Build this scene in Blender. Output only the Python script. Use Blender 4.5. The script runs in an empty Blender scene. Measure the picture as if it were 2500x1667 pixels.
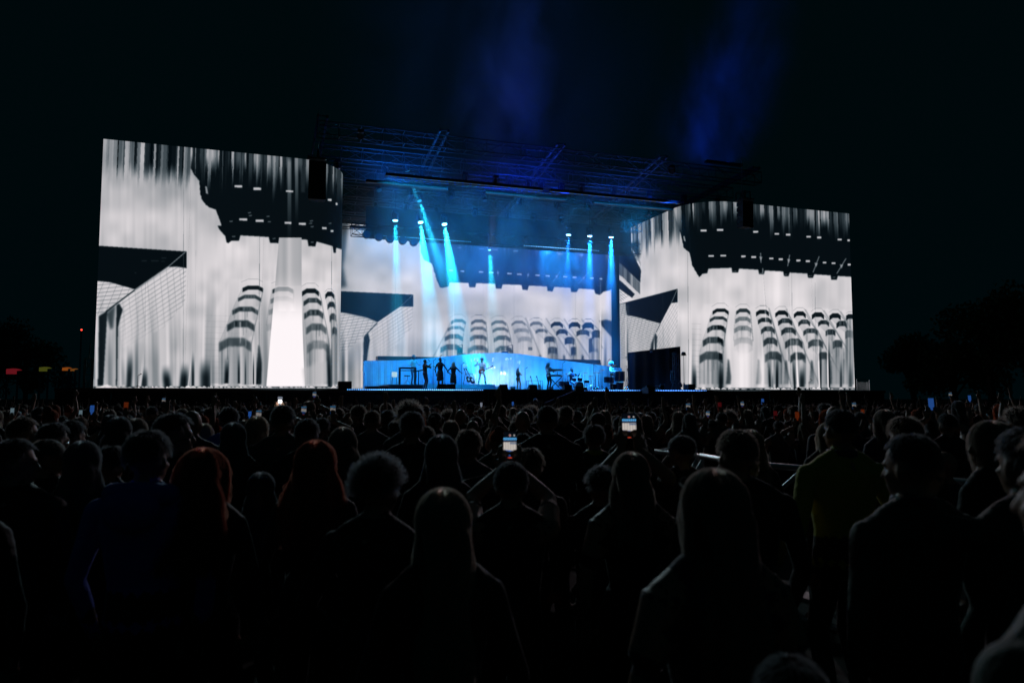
import bpy, bmesh, math, random
import numpy as np
from mathutils import Vector, Matrix, Euler, noise as mnoise
from mathutils.kdtree import KDTree

random.seed(7)
SC = bpy.context.scene
C = SC.collection
R = math.radians

# ---------------------------------------------------------------- camera
EYE = 1.85
FPX, PITCH, YAW = 1820.0, math.atan(134.5 / 1820.0), R(19.0)
cam_d = bpy.data.cameras.new('camera'); cam = bpy.data.objects.new('camera', cam_d); C.objects.link(cam)
SC.camera = cam
cam_d.sensor_width = 36; cam_d.lens = 36 * FPX / 2500.0
cam_d.clip_start = 0.05; cam_d.clip_end = 2000
cam.location = (0, 0, EYE)
cam.rotation_euler = Euler((R(90) + PITCH, 0, -YAW), 'XYZ')
cam_d.dof.use_dof = True; cam_d.dof.focus_distance = 40; cam_d.dof.aperture_fstop = 2.8

# ---------------------------------------------------------------- night sky
W = bpy.data.worlds.new('World'); SC.world = W; W.use_nodes = True
nt = W.node_tree; nt.nodes.clear()
out = nt.nodes.new('ShaderNodeOutputWorld'); bg = nt.nodes.new('ShaderNodeBackground'); sky = nt.nodes.new('ShaderNodeTexSky')
sky.sky_type = 'NISHITA'; sky.sun_disc = False; sky.sun_elevation = R(-4); sky.sun_rotation = R(200)
add = nt.nodes.new('ShaderNodeMix'); add.data_type = 'RGBA'; add.blend_type = 'ADD'; add.inputs[0].default_value = 1
mul = nt.nodes.new('ShaderNodeMix'); mul.data_type = 'RGBA'; mul.blend_type = 'MULTIPLY'; mul.inputs[0].default_value = 1
nt.links.new(sky.outputs[0], mul.inputs[6]); mul.inputs[7].default_value = (.02, .03, .035, 1)
nt.links.new(mul.outputs[2], add.inputs[6]); add.inputs[7].default_value = (.0006, .018, .024, 1)
nt.links.new(add.outputs[2], bg.inputs[0]); bg.inputs[1].default_value = 0.13
nt.links.new(bg.outputs[0], out.inputs[0])
# the moon's worth of light that is left
sd = bpy.data.lights.new('moon', 'SUN'); sd.energy = 0.004; sd.angle = R(.5); sd.color = (.8, .9, 1)
so = bpy.data.objects.new('moon', sd); C.objects.link(so); so.rotation_euler = (R(50), 0, R(160))

# ---------------------------------------------------------------- exposure and sampling
SC.view_settings.view_transform = 'Standard'; SC.view_settings.look = 'None'
SC.view_settings.exposure = 0; SC.view_settings.gamma = 1; SC.view_settings.use_curve_mapping = False
cy = SC.cycles
cy.use_denoising = True
try: cy.denoiser = 'OPENIMAGEDENOISE'
except Exception: pass
cy.max_bounces = 6; cy.diffuse_bounces = 2; cy.glossy_bounces = 2; cy.transmission_bounces = 5; cy.volume_bounces = 0; cy.transparent_max_bounces = 12
cy.volume_step_rate = 2.0; cy.volume_max_steps = 128
cy.sample_clamp_indirect = 3.0; cy.sample_clamp_direct = 0
cy.caustics_reflective = False; cy.caustics_refractive = False
SC.render.film_transparent = False

# ---------------------------------------------------------------- where things stand: a sighting from the camera spot, cut by a plane of the site
FW = Vector((math.sin(YAW), math.cos(YAW), 0)); RT = Vector((math.cos(YAW), -math.sin(YAW), 0)); UP = Vector((0, 0, 1))
def ray(x, y):
    v = (833.5 - y) / FPX; u = (x - 1250.0) / FPX
    return RT * u + FW * (math.cos(PITCH) - v * math.sin(PITCH)) + UP * (math.sin(PITCH) + v * math.cos(PITCH))
def P(x, y, Y):
    r = ray(x, y); t = Y / r.y; return Vector((r.x * t, Y, EYE + r.z * t))
def PD(x, y, d):
    r = ray(x, y); t = d / r.dot(FW); return Vector((r.x * t, r.y * t, EYE + r.z * t))
def PZ(x, y, z):
    r = ray(x, y); t = (z - EYE) / r.z; return Vector((r.x * t, r.y * t, z))
def pix(X, Y, Z):
    """world -> sighting, arrays allowed"""
    d = X * FW.x + Y * FW.y; s = X * RT.x + Y * RT.y; h = Z - EYE
    f = d * math.cos(PITCH) + h * math.sin(PITCH); u = h * math.cos(PITCH) - d * math.sin(PITCH)
    return 1250 + FPX * s / f, 833.5 - FPX * u / f
def ground(x, y):
    d = x * FW.x + y * FW.y
    return -0.009 * max(0.0, min(d, 60) - 4) 
DECK = EYE + .42

# ---------------------------------------------------------------- helpers
def tag(o, label=None, cat=None, group=None, kind=None):
    if label: o['label'] = label
    if cat: o['category'] = cat
    if group: o['group'] = group
    if kind: o['kind'] = kind
    return o
def empty(name, loc=(0, 0, 0), rz=0, **k):
    o = bpy.data.objects.new(name, None); C.objects.link(o); o.location = loc; o.rotation_euler = (0, 0, rz); o.empty_display_size = .1
    return tag(o, **k)
def copy_tree(o, parent=None):
    c = o.copy(); C.objects.link(c)
    if parent is not None: c.parent = parent
    for ch in list(o.children): copy_tree(ch, c)
    return c

def link(name, me, m=None, parent=None, smooth=False, loc=None, rot=None):
    o = bpy.data.objects.new(name, me); C.objects.link(o)
    if m is not None and not me.materials: me.materials.append(m)
    if parent is not None: o.parent = parent
    if loc is not None: o.location = loc
    if rot is not None: o.rotation_euler = rot
    return o

class MB:
    """collects simple solids and links them as one mesh object"""
    def __init__(s): s.v = []; s.f = []; s.smooth = []
    def add(s, vs, fs, smooth=False):
        n = len(s.v); s.v += [tuple(p) for p in vs]; s.f += [tuple(i + n for i in f) for f in fs]; s.smooth += [smooth] * len(fs)
        return s
    def box(s, c, d, M=None):
        x, y, z = d[0] / 2, d[1] / 2, d[2] / 2
        vs = [Vector((a * x, b * y, e * z)) for a in (-1, 1) for b in (-1, 1) for e in (-1, 1)]
        if M is not None: vs = [M @ p for p in vs]
        c = Vector(c); vs = [p + c for p in vs]
        return s.add(vs, [(0, 1, 3, 2), (4, 6, 7, 5), (0, 4, 5, 1), (2, 3, 7, 6), (0, 2, 6, 4), (1, 5, 7, 3)])
    def frame(s, a, b):
        d = (Vector(b) - Vector(a)); L = d.length or 1e-6; d = d / L
        u = d.cross(Vector((0, 0, 1)));
        if u.length < 1e-3: u = d.cross(Vector((1, 0, 0)))
        u.normalize(); return d, u, u.cross(d)
    def cyl(s, a, b, r0, r1=None, n=8, caps=True, smooth=True):
        if r1 is None: r1 = r0
        a, b = Vector(a), Vector(b); d, u, w = s.frame(a, b)
        vs = []
        for p, r in ((a, r0), (b, r1)):
            for k in range(n):
                t = 2 * math.pi * k / n; vs.append(p + (u * math.cos(t) + w * math.sin(t)) * r)
        fs = [(k, n + k, n + (k + 1) % n, (k + 1) % n) for k in range(n)]
        s.add(vs, fs, smooth)
        if caps: s.add(vs[:n], [tuple(range(n))]); s.add(vs[n:], [tuple(reversed(range(n)))])
        return s
    def bar(s, a, b, w, h=None):
        """square bar"""
        h = h or w; a, b = Vector(a), Vector(b); d, u, v = s.frame(a, b)
        vs = []
        for p in (a, b):
            for i, j in ((-1, -1), (1, -1), (1, 1), (-1, 1)): vs.append(p + u * (i * w / 2) + v * (j * h / 2))
        return s.add(vs, [(0, 1, 2, 3), (7, 6, 5, 4), (0, 4, 5, 1), (1, 5, 6, 2), (2, 6, 7, 3), (3, 7, 4, 0)])
    def path(s, pts, r, n=6):
        """tube along points, closed ends; r scalar or list"""
        pts = [Vector(p) for p in pts]; rr = r if isinstance(r, (list, tuple)) else [r] * len(pts)
        vs = []; u = None
        for i, p in enumerate(pts):
            d = (pts[min(i + 1, len(pts) - 1)] - pts[max(i - 1, 0)]).normalized()
            if u is None:
                u = d.cross(Vector((0, 0, 1)))
                if u.length < .05: u = d.cross(Vector((0, 1, 0)))
            u = (u - d * u.dot(d)).normalized(); w = d.cross(u)
            q = rr[i]; q = q if isinstance(q, (list, tuple)) else (q, q)
            for k in range(n):
                t = 2 * math.pi * k / n; vs.append(p + u * math.cos(t) * q[0] + w * math.sin(t) * q[1])
        fs = []
        for i in range(len(pts) - 1):
            for k in range(n):
                a = i * n + k; b = i * n + (k + 1) % n; fs.append((a, b, b + n, a + n))
        fs.append(tuple(reversed(range(n)))); fs.append(tuple(range(len(vs) - n, len(vs))))
        return s.add(vs, fs, True)
    def loft(s, secs, n=14):
        """horizontal ellipses: (x, y, z, rx, ry)"""
        vs = []
        for (x, y, z, rx, ry) in secs:
            for k in range(n):
                t = 2 * math.pi * k / n; vs.append((x + math.cos(t) * rx, y + math.sin(t) * ry, z))
        fs = []
        for i in range(len(secs) - 1):
            for k in range(n):
                a = i * n + k; b = i * n + (k + 1) % n; fs.append((a, b, b + n, a + n))
        fs.append(tuple(reversed(range(n)))); fs.append(tuple(range(len(vs) - n, len(vs))))
        return s.add(vs, fs, True)
    def ball(s, c, r, n=10, m=7, M=None):
        c = Vector(c); r = r if isinstance(r, (tuple, list)) else (r, r, r); vs = [Vector((0, 0, r[2]))]
        for i in range(1, m):
            ph = math.pi * i / m
            for k in range(n):
                t = 2 * math.pi * k / n; vs.append(Vector((r[0] * math.sin(ph) * math.cos(t), r[1] * math.sin(ph) * math.sin(t), r[2] * math.cos(ph))))
        vs.append(Vector((0, 0, -r[2])))
        if M is not None: vs = [M @ p for p in vs]
        vs = [p + c for p in vs]; fs = [(0, 1 + k, 1 + (k + 1) % n) for k in range(n)]
        for i in range(m - 2):
            for k in range(n):
                a = 1 + i * n + k; b = 1 + i * n + (k + 1) % n; fs.append((a, a + n, b + n, b))
        L = len(vs) - 1; base = 1 + (m - 2) * n
        fs += [(L, base + (k + 1) % n, base + k) for k in range(n)]
        return s.add(vs, fs, True)
    def mesh(s, name='m'):
        me = bpy.data.meshes.new(name); me.from_pydata(s.v, [], s.f); me.polygons.foreach_set('use_smooth', s.smooth); me.update()
        return me
    def build(s, name, m, parent=None, **k):
        return link(name, s.mesh(name), m, parent, **k)

# ---------------------------------------------------------------- materials
def mat(name, col, rough=.6, metal=0.0, vary=.25, scale=6.0, bump=0.0, bscale=40.0, sheen=0.0, spec=.5, trans=0.0, coat=0.0):
    m = bpy.data.materials.new(name); m.use_nodes = True; n = m.node_tree; b = n.nodes['Principled BSDF']
    b.inputs['Roughness'].default_value = rough; b.inputs['Metallic'].default_value = metal; b.inputs['Specular IOR Level'].default_value = spec
    if sheen: b.inputs['Sheen Weight'].default_value = sheen; b.inputs['Sheen Roughness'].default_value = .3
    if coat: b.inputs['Coat Weight'].default_value = coat
    tc = n.nodes.new('ShaderNodeTexCoord'); nz = n.nodes.new('ShaderNodeTexNoise'); nz.inputs['Scale'].default_value = scale; nz.inputs['Detail'].default_value = 3
    n.links.new(tc.outputs['Object'], nz.inputs['Vector'])
    mx = n.nodes.new('ShaderNodeMix'); mx.data_type = 'RGBA'
    mx.inputs[6].default_value = tuple(c * (1 - vary) for c in col) + (1,); mx.inputs[7].default_value = tuple(min(1, c * (1 + vary)) for c in col) + (1,)
    n.links.new(nz.outputs[0], mx.inputs[0]); n.links.new(mx.outputs[2], b.inputs['Base Color'])
    if bump:
        bn = n.nodes.new('ShaderNodeTexNoise'); bn.inputs['Scale'].default_value = bscale; bn.inputs['Detail'].default_value = 4
        n.links.new(tc.outputs['Object'], bn.inputs['Vector'])
        bp = n.nodes.new('ShaderNodeBump'); bp.inputs['Strength'].default_value = bump; bp.inputs['Distance'].default_value = .02
        n.links.new(bn.outputs[0], bp.inputs['Height']); n.links.new(bp.outputs[0], b.inputs['Normal'])
    return m
def glow(name, col, st, sample=True):
    m = bpy.data.materials.new(name); m.use_nodes = True; n = m.node_tree; n.nodes.clear()
    o = n.nodes.new('ShaderNodeOutputMaterial'); e = n.nodes.new('ShaderNodeEmission'); e.inputs[0].default_value = tuple(col) + (1,); e.inputs[1].default_value = st
    n.links.new(e.outputs[0], o.inputs[0])
    if not sample: m.cycles.emission_sampling = 'NONE'
    return m
M = {}
M['black_metal'] = mat('black_metal', (.012, .013, .015), .45, .3, .3)
M['black_paint'] = mat('black_paint', (.008, .008, .01), .8, 0, .3, spec=.2)
M['speaker_black'] = mat('speaker_black', (.02, .022, .026), .8, 0, .3)
M['aluminium'] = mat('aluminium', (.7, .71, .73), .35, .7, .15, 9)
M['steel'] = mat('steel', (.38, .38, .37), .4, .85, .3, 14, .1, 60)
M['dark_truss'] = mat('dark_truss', (.05, .055, .06), .5, .6, .3)
M['black_cloth'] = mat('black_cloth', (.006, .006, .007), .95, 0, .3, 3, .3, 12)
M['deck'] = mat('deck', (.02, .021, .024), .35, 0, .3, 2)
M['skirt'] = mat('skirt', (.022, .024, .03), .9, 0, .4, 1.5, .4, 5)
M['roof_sheet'] = mat('roof_sheet', (.005, .005, .007), .8, 0, .3, 1)
M['ply'] = mat('ply', (.03, .03, .032), .6)
M['white_paint'] = mat('white_paint', (.7, .7, .7), .4)
M['chrome'] = mat('chrome', (.7, .72, .75), .12, 1.0, .05)
M['drum_shell'] = mat('drum_shell', (.02, .03, .06), .2, .2, .2, 5, coat=.5)
M['drum_skin'] = mat('drum_skin', (.6, .6, .58), .5)
M['brass'] = mat('brass', (.55, .38, .12), .2, 1.0, .1)
M['wood'] = mat('wood', (.30, .12, .05), .3, 0, .4, 12)
M['guitar_red'] = mat('guitar_red', (.45, .08, .05), .2, 0, .3, 8, coat=.6)
M['rubber'] = mat('rubber', (.015, .015, .015), .8)
# ---------------------------------------------------------------- pictures shown on the LED walls
def noise2(h, w, cy, cx, rs):
    """smooth value noise, h x w, cells cy x cx"""
    g = rs.rand(max(2, cy + 1), max(2, cx + 1))
    y = np.linspace(0, g.shape[0] - 1.001, h); x = np.linspace(0, g.shape[1] - 1.001, w)
    yi = y.astype(int); xi = x.astype(int)
    fy = (y - yi); fy = (fy * fy * (3 - 2 * fy))[:, None]
    fx = (x - xi); fx = (fx * fx * (3 - 2 * fx))[None, :]
    a = g[yi][:, xi]; b = g[yi][:, xi + 1]; c = g[yi + 1][:, xi]; d = g[yi + 1][:, xi + 1]
    return (a * (1 - fx) + b * fx) * (1 - fy) + (c * (1 - fx) + d * fx) * fy

def blur(a, s):
    if s <= 0.2: return a
    r = int(max(1, round(s * 2.5)))
    k = np.exp(-0.5 * (np.arange(-r, r + 1) / s) ** 2); k /= k.sum()
    p = np.pad(a, ((r, r), (0, 0)), 'edge')
    a = sum(k[i] * p[i:i + a.shape[0]] for i in range(2 * r + 1))
    p = np.pad(a, ((0, 0), (r, r)), 'edge')
    return sum(k[i] * p[:, i:i + a.shape[1]] for i in range(2 * r + 1))

class Canvas:
    """a picture drawn on the wall, measured in the frame of the picture it shows"""
    S = 1.3
    def __init__(s, x0, y0, x1, y1, seed):
        s.x0, s.y0 = x0, y0
        s.w, s.h = int((x1 - x0) * s.S), int((y1 - y0) * s.S)
        s.g = np.zeros((s.h, s.w)); s.rs = np.random.RandomState(seed)
        s.X = (x0 + (np.arange(s.w) + .5) / s.S)[None, :] * np.ones((s.h, 1))
        s.Y = (y0 + (np.arange(s.h) + .5) / s.S)[:, None] * np.ones((1, s.w))
    def mask(s, pts, soft=0.6, jag=0.0):
        pts = [(x, y) for x, y in pts]
        if jag:
            q = []
            for i, (a, b) in enumerate(zip(pts, pts[1:] + pts[:1])):
                n = max(1, int(math.hypot(b[0] - a[0], b[1] - a[1]) / 4))
                for k in range(n):
                    t = k / n
                    q.append((a[0] + (b[0] - a[0]) * t + s.rs.uniform(-jag, jag) * (k > 0), a[1] + (b[1] - a[1]) * t + s.rs.uniform(-jag, jag) * .5 * (k > 0)))
            pts = q
        xs = [p[0] for p in pts]; ys = [p[1] for p in pts]
        pad = soft * 3 + 2
        i0 = max(0, int((min(ys) - pad - s.y0) * s.S)); i1 = min(s.h, int((max(ys) + pad - s.y0) * s.S) + 1)
        j0 = max(0, int((min(xs) - pad - s.x0) * s.S)); j1 = min(s.w, int((max(xs) + pad - s.x0) * s.S) + 1)
        if i1 <= i0 or j1 <= j0: return None
        X = s.X[i0:i1, j0:j1]; Y = s.Y[i0:i1, j0:j1]
        ins = np.zeros(X.shape, bool)
        for (xa, ya), (xb, yb) in zip(pts, pts[1:] + pts[:1]):
            if ya == yb: continue
            c = ((ya > Y) != (yb > Y)) & (X < (xb - xa) * (Y - ya) / (yb - ya) + xa)
            ins ^= c
        return (slice(i0, i1), slice(j0, j1)), blur(ins.astype(float), soft * s.S)
    def fill(s, pts, val, op=1.0, soft=0.6, jag=0.0):
        m = s.mask(pts, soft, jag)
        if m is None: return
        sl, a = m
        v = val[sl] if isinstance(val, np.ndarray) else val
        s.g[sl] = s.g[sl] * (1 - a * op) + v * a * op
    def line(s, a, b, w, val, op=1.0, soft=0.5):
        dx, dy = b[0] - a[0], b[1] - a[1]; L = math.hypot(dx, dy) or 1
        nx, ny = -dy / L * w / 2, dx / L * w / 2
        s.fill([(a[0] + nx, a[1] + ny), (b[0] + nx, b[1] + ny), (b[0] - nx, b[1] - ny), (a[0] - nx, a[1] - ny)], val, op, soft)
    def mul(s, m): s.g *= m
    def bars(s, seed, period=5.0, xs=None):
        """1-D bar code along x, values 0..1"""
        rs = np.random.RandomState(seed)
        x = s.x0; edges = []; vals = []
        end = s.x0 + s.w / s.S
        while x < end:
            edges.append(x); vals.append(rs.choice([0.0, .12, .3, .55, .8, 1.0]))
            x += rs.uniform(.35, 1.7) * period
        edges = np.array(edges); vals = np.array(vals)
        xx = s.X if xs is None else xs
        v = vals[np.clip(np.searchsorted(edges, xx) - 1, 0, len(vals) - 1)]
        v = v * .78 + .22 * vals[::-1][np.clip(np.searchsorted(edges, xx + 3.3) - 1, 0, len(vals) - 1)]
        return v

def sstep(a, b, x):
    t = np.clip((x - a) / (b - a), 0, 1); return t * t * (3 - 2 * t)

def chevrons(c, cols, soft=.8, floor=938):
    # bodies of the columns run on to the floor, dark gaps open between them
    L = [r[-1] for r in cols]
    for a_, b_ in zip(L, L[1:]):
        x0, x1 = a_[1] + 1, b_[0] - 1
        if x1 - x0 > 3:
            y = max(a_[2], b_[2]) + 18; m = (x0 + x1) / 2; w_ = min((x1 - x0) * .38, 7)
            c.fill([(m - w_ * .2, y), (m + w_ * .3, y + 4), (m + w_, y + 45), (m + w_ * .8, floor), (m - w_ * .9, floor), (m - w_ * .7, y + 50)], .06, .8, 1.8)
    for rows in cols:
        for r0, r1 in zip(rows, rows[1:]):
            c.fill([(r0[0], r0[2] + r0[3]), (r0[0] + (r0[1] - r0[0]) * .26, r0[2]), (r1[0] + (r1[1] - r1[0]) * .26, r1[2]), (r1[0], r1[2] + r1[3])], .60, .30, 1)
            c.line((r0[1] + 1, r0[2] + r0[3]), (r1[1] + 1, r1[2] + r1[3]), 1.8, .30, .55, .8); c.line((r0[0] - 1, r0[2] + r0[3]), (r1[0] - 1, r1[2] + r1[3]), 1.3, .45, .4, .8)
        r = rows[-1]
        if r[5] > .3:
            w_ = r[1] - r[0]
            for k, v in ((0, .58), (.26, .80), (.5, .70), (.74, .50)):
                c.fill([(r[0] + w_ * k, r[2] + r[3] * .6), (r[0] + w_ * (k + .25), r[2] + r[3] * .6), (r[0] + w_ * (k + .25), floor), (r[0] + w_ * k, floor)], v, .45, 1.5)
            c.line((r[1], r[2] + r[3]), (r[1], floor), 2.2, .15, .55, 1.2); c.line((r[0], r[2] + r[3]), (r[0], floor), 1.6, .25, .4, 1.2)
        for i, (xl, xr, yt, drop, th, dk) in enumerate(rows):
            drop = drop * .85; th = th * 1.3
            w = xr - xl; a = xl + w * .28; b = xl + w * .76
            pts = [(xl, yt + drop), (a, yt), (b, yt), (xr, yt + drop), (xr, yt + drop + th), (b, yt + th), (a, yt + th), (xl, yt + drop + th)]
            sf = soft * (1 + i * .35)
            # parapet under the window band, then the band itself with panes of unequal darkness
            h = (rows[i + 1][2] - yt - th) if i + 1 < len(rows) else th * 1.5
            c.fill([(xl, yt + drop + th), (a, yt + th), (b, yt + th), (xr, yt + drop + th), (xr + 1, yt + drop + h), (b, yt + th + h), (a, yt + th + h), (xl - 1, yt + drop + h)], .80, .45, sf)
            c.fill([(b, yt + th), (xr, yt + drop + th), (xr + 1, yt + drop + h), (b + 1, yt + th + h)], .62, .28, sf)
            c.fill(pts, .05, dk, sf)
            if i in (1, 2, 3):
                for k in range(4):
                    u = a + (b - a) * (k + .15) / 4
                    c.fill([(u, yt + th * .15), (u + (b - a) * .17, yt + th * .15), (u + (b - a) * .17, yt + th * .85), (u, yt + th * .85)],
                           c.rs.choice([.03, .45, .3, .6]), dk * .55, sf * .8)
        # the picture melts downward: smears hang from the lower bands
        for (xl, xr, yt, drop, th, dk) in rows[2:]:
            for k in range(6):
                u = c.rs.uniform(xl + 1, xr - 2); w_ = c.rs.uniform(.8, 3.2); L_ = c.rs.uniform(15, 62)
                c.fill([(u, yt + 4), (u + w_, yt + 4), (u + w_ * .8, yt + L_), (u + w_ * .2, yt + L_)], c.rs.choice([.12, .3, .5, .93]), c.rs.uniform(.25, .6) * min(1, dk + .2), 1.1)
        xl, xr, yt, drop, th, dk = rows[-1]; yb = yt + th * 1.2
        if dk > .3:
            for k in range(5):
                u = xl + (xr - xl) * (k + c.rs.uniform(.1, .9)) / 5; w_ = c.rs.uniform(2, 6)
                c.fill([(u, yb), (u + w_, yb), (u + w_, 938), (u, 938)], c.rs.choice([.18, .4, .62, .9]), .45, 1.4)
        xl, xr, yt, drop, th, dk = rows[0]; w = xr - xl
        a = xl + w * .28; b = xl + w * .76; u = 13 * w / 42
        c.line((xl - w * .06, yt - u + drop), (a, yt - u), .9, .45, .6); c.line((a, yt - u), (b, yt - u), .9, .3, .7); c.line((b, yt - u), (xr, yt - u + drop), .9, .45, .6)

def folds(c, specs):
    """curtain folds: x, half width, y where the fold starts, y end, value, strength, lean"""
    for x, hw, ya, yb, val, st, lean in specs:
        xc = x + lean * ((c.Y - ya) / max(1, yb - ya)) ** 2
        k = np.exp(-np.abs((c.X - xc) / (hw * 1.15)) ** 3 * 1.1) * sstep(ya, ya + (yb - ya) * .75, c.Y) * (c.Y < yb) * st
        c.g = c.g * (1 - k) + val * k

def drape(c, y0, y1, st, seed, per=11):
    rs = np.random.RandomState(seed); n = int(c.w / (per * c.S)) + 4
    v = rs.rand(n) ** 1.5; xx = (c.X - c.x0) / per + .6 * sstep(y0, y1, c.Y) * np.sin(c.X / 37)
    i = np.clip(xx.astype(int), 0, n - 2); f = xx - i; f = f * f * (3 - 2 * f)
    k = v[i] * (1 - f) + v[i + 1] * f
    v2 = rs.rand(n * 3); x2 = xx * 2.7; i2 = np.clip(x2.astype(int), 0, n * 3 - 2); f2 = x2 - i2
    k = k * .7 + .3 * (v2[i2] * (1 - f2) + v2[i2 + 1] * f2)
    c.g *= 1 - st * k * sstep(y0, y1, c.Y)

def hem(c, x0, x1, y, amp=5):
    c.fill([(x0, y - amp * .6), (x1, y - amp * .6), (x1, y + 12), (x0, y + 12)], .02, .85, .8)
    x = x0
    while x < x1:
        w = c.rs.uniform(6, 20); h = c.rs.uniform(.25, 1.0) * amp
        c.fill([(x, y), (x + w * .2, y - h * .8), (x + w * .5, y - h), (x + w * .8, y - h * .5), (x + w, y)], c.rs.uniform(.75, .98), .95, .5)
        if c.rs.rand() < .5: c.line((x + w * .2, y - h * .2), (x + w * .7, y - h * .6), .8, .3, .6, .4)
        x += w * c.rs.uniform(.7, 1.15)

def lattice(c, pts, ang, step, val=.55, op=.4, w=.8, soft=.5, fade=None):
    """rows of parallel joints inside a polygon"""
    m = c.mask(pts, .8)
    if m is None: return
    sl, a = m
    X = c.X[sl]; Y = c.Y[sl]
    for (an, stp, o) in ((ang, step, op), (ang + 62, step * 1.7, op * .55)):
        q = X * math.sin(math.radians(an)) + Y * math.cos(math.radians(an))
        d = np.abs((q / stp) % 1 - .5) * stp
        ln = np.exp(-(d / w) ** 2) * a * o
        if fade is not None: ln = ln * fade[sl]
        c.g[sl] = c.g[sl] * (1 - ln) + val * ln

def paint_left():
    c = Canvas(215, 325, 840, 962, 3)
    X, Y = c.X, c.Y; rs = c.rs
    n = noise2(c.h, c.w, 9, 9, rs) * .5 + noise2(c.h, c.w, 22, 20, rs) * .3 + noise2(c.h, c.w, 5, 90, rs) * .2
    c.g = .715 + .11 * sstep(430, 680, Y) + (n - .5) * .30
    c.g += .03 * np.sin(X / 7) * sstep(600, 760, Y)
    yt = 341 + (X - 254) * .088
    yt = np.where(X > 735, 383 + (X - 735) * .1 + ((np.clip(X, 735, 900) - 735) / 92) ** 2 * 26, yt)
    d = Y - yt
    b = c.bars(11, 7, X + d * .04)
    b2 = c.bars(17, 6, X + d * .045)
    light = .70 * (b > .4) + .3
    c.g = c.g * (1 - (1 - b) * .93 * sstep(88 + 30 * b2, 38 + 20 * b2, d)) - .05 * (1 - b) * sstep(150, 40, d)
    # the dark rig
    E = [(463.9, 330), (465, 410), (477, 430), (487, 442), (489, 475), (497, 493), (510, 506), (527, 512), (536, 536), (541, 551), (531, 551), (535, 560), (550, 577), (553, 592), (557.5, 594), (565, 588), (583.5, 588), (587, 575)]
    rest = [(656, 579), (659, 593), (680, 594), (683, 581), (750.5, 585.6), (753, 601), (770, 602), (773, 590), (812, 601), (814.5, 617), (820, 617), (821, 605), (845, 612), (845, 330)]
    bb = c.bars(29, 6, X + d * .02)
    dk = .03 + .66 * bb ** 1.3 * sstep(125 * (.35 + .65 * b2), 12, d)
    c.fill(E + rest, dk, 1, .9, 0)
    c.fill([(463, 405), (477, 430), (487, 442), (489, 475), (497, 493), (510, 506), (528, 512), (541, 545), (556, 590), (566, 588), (545, 540), (520, 500), (500, 460)], .03, .9, .8, 2.2)
    for x, y, w, h in [(594, 535.7, 19, 5), (634, 539, 19, 5.5), (703, 544, 16, 5), (738, 546.5, 17, 5), (792, 557, 11, 5), (811, 564, 7, 4.5), (582, 455, 19, 5), (628, 461, 19, 6), (707, 467, 18, 4), (805, 488, 9, 5), (822, 498, 5, 6)]:
        c.fill([(x - w / 2, y - h / 2), (x + w / 2, y - h / 2 + .6), (x + w / 2, y + h / 2 + .6), (x - w / 2, y + h / 2)], .82, .95, .9)
    for x, y in [(609, 519), (611, 526), (654, 528), (657, 541), (760, 539), (758, 545), (762, 553), (564, 540), (570, 577), (669, 582), (762, 591), (806, 545)]:
        c.fill([(x - 4, y), (x + 4, y - 1), (x + 4, y + 1.5), (x - 3, y + 2)], .5, .7, .8)
    c.fill([(501, 455), (505, 456), (508, 474), (503, 472)], .7, .8, .8)
    # pale shaft falling through the dark
    shaft = sstep(700, 704, X) * sstep(713, 709, X) * sstep(380, 400, Y) * sstep(620, 380, Y) * .45 + sstep(719, 722, X) * sstep(730, 726, X) * sstep(560, 380, Y) * .5
    c.g = c.g + shaft * (.75 - c.g)
    # dark rectangle with the corner of a tiled building
    c.fill([(215, 599), (241, 600), (455.6, 614), (455.6, 655), (409, 652), (329, 707), (237.5, 687), (215, 684)], .025, 1, .8)
    tile = [(215, 684), (238, 686), (270, 689.5), (288, 695), (311, 701), (329, 707), (258, 761), (233, 772), (215, 775)]
    c.fill(tile, .84, 1, .8, .6); lattice(c, tile, 6, 9.5, .3, .7, .7)
    wall = [(329, 708), (409, 652), (430, 651), (454.5, 655), (452, 740), (400, 800), (300, 850), (290, 796), (297, 757), (291, 741)]
    c.fill(wall, .86, .85, 1.2, .8); lattice(c, wall, 33, 9.5, .5, .5, 1.3, fade=sstep(880, 700, Y))
    c.line((258, 761), (329, 708), 3.2, .04, .9, .9); c.line((329, 708), (410, 652), 1.5, .3, .8, .8); c.line((410, 652), (453, 615), 1.8, .62, .9, .8)
    for x, y, w in [(352, 637, 12), (378, 637, 18), (398, 638, 9), (400, 630, 12), (331, 666, 4)]:
        c.fill([(x - w / 2, y - 1), (x + w / 2, y - 1), (x + w / 2, y + 1), (x - w / 2, y + 1)], .18, .6, 1)
    c.fill([(241, 772), (258, 761), (291, 741), (300, 756), (294, 775), (288, 800), (286, 941), (283, 941), (284, 745), (262, 762), (252, 941), (238, 941), (241, 800)], .04, .93, 1.3)
    c.fill([(258, 765), (282, 745), (276, 800), (270, 805)], .12, .8, 3)
    # bay-window building
    c.fill([(563, 681), (832, 690), (832, 946), (470, 946), (505, 800)], .90, .5, 3)
    for k in range(12):
        y = 770 + k * 14; c.line((500, y), (590, y + 2), .8, .6, .35, .6)
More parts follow.
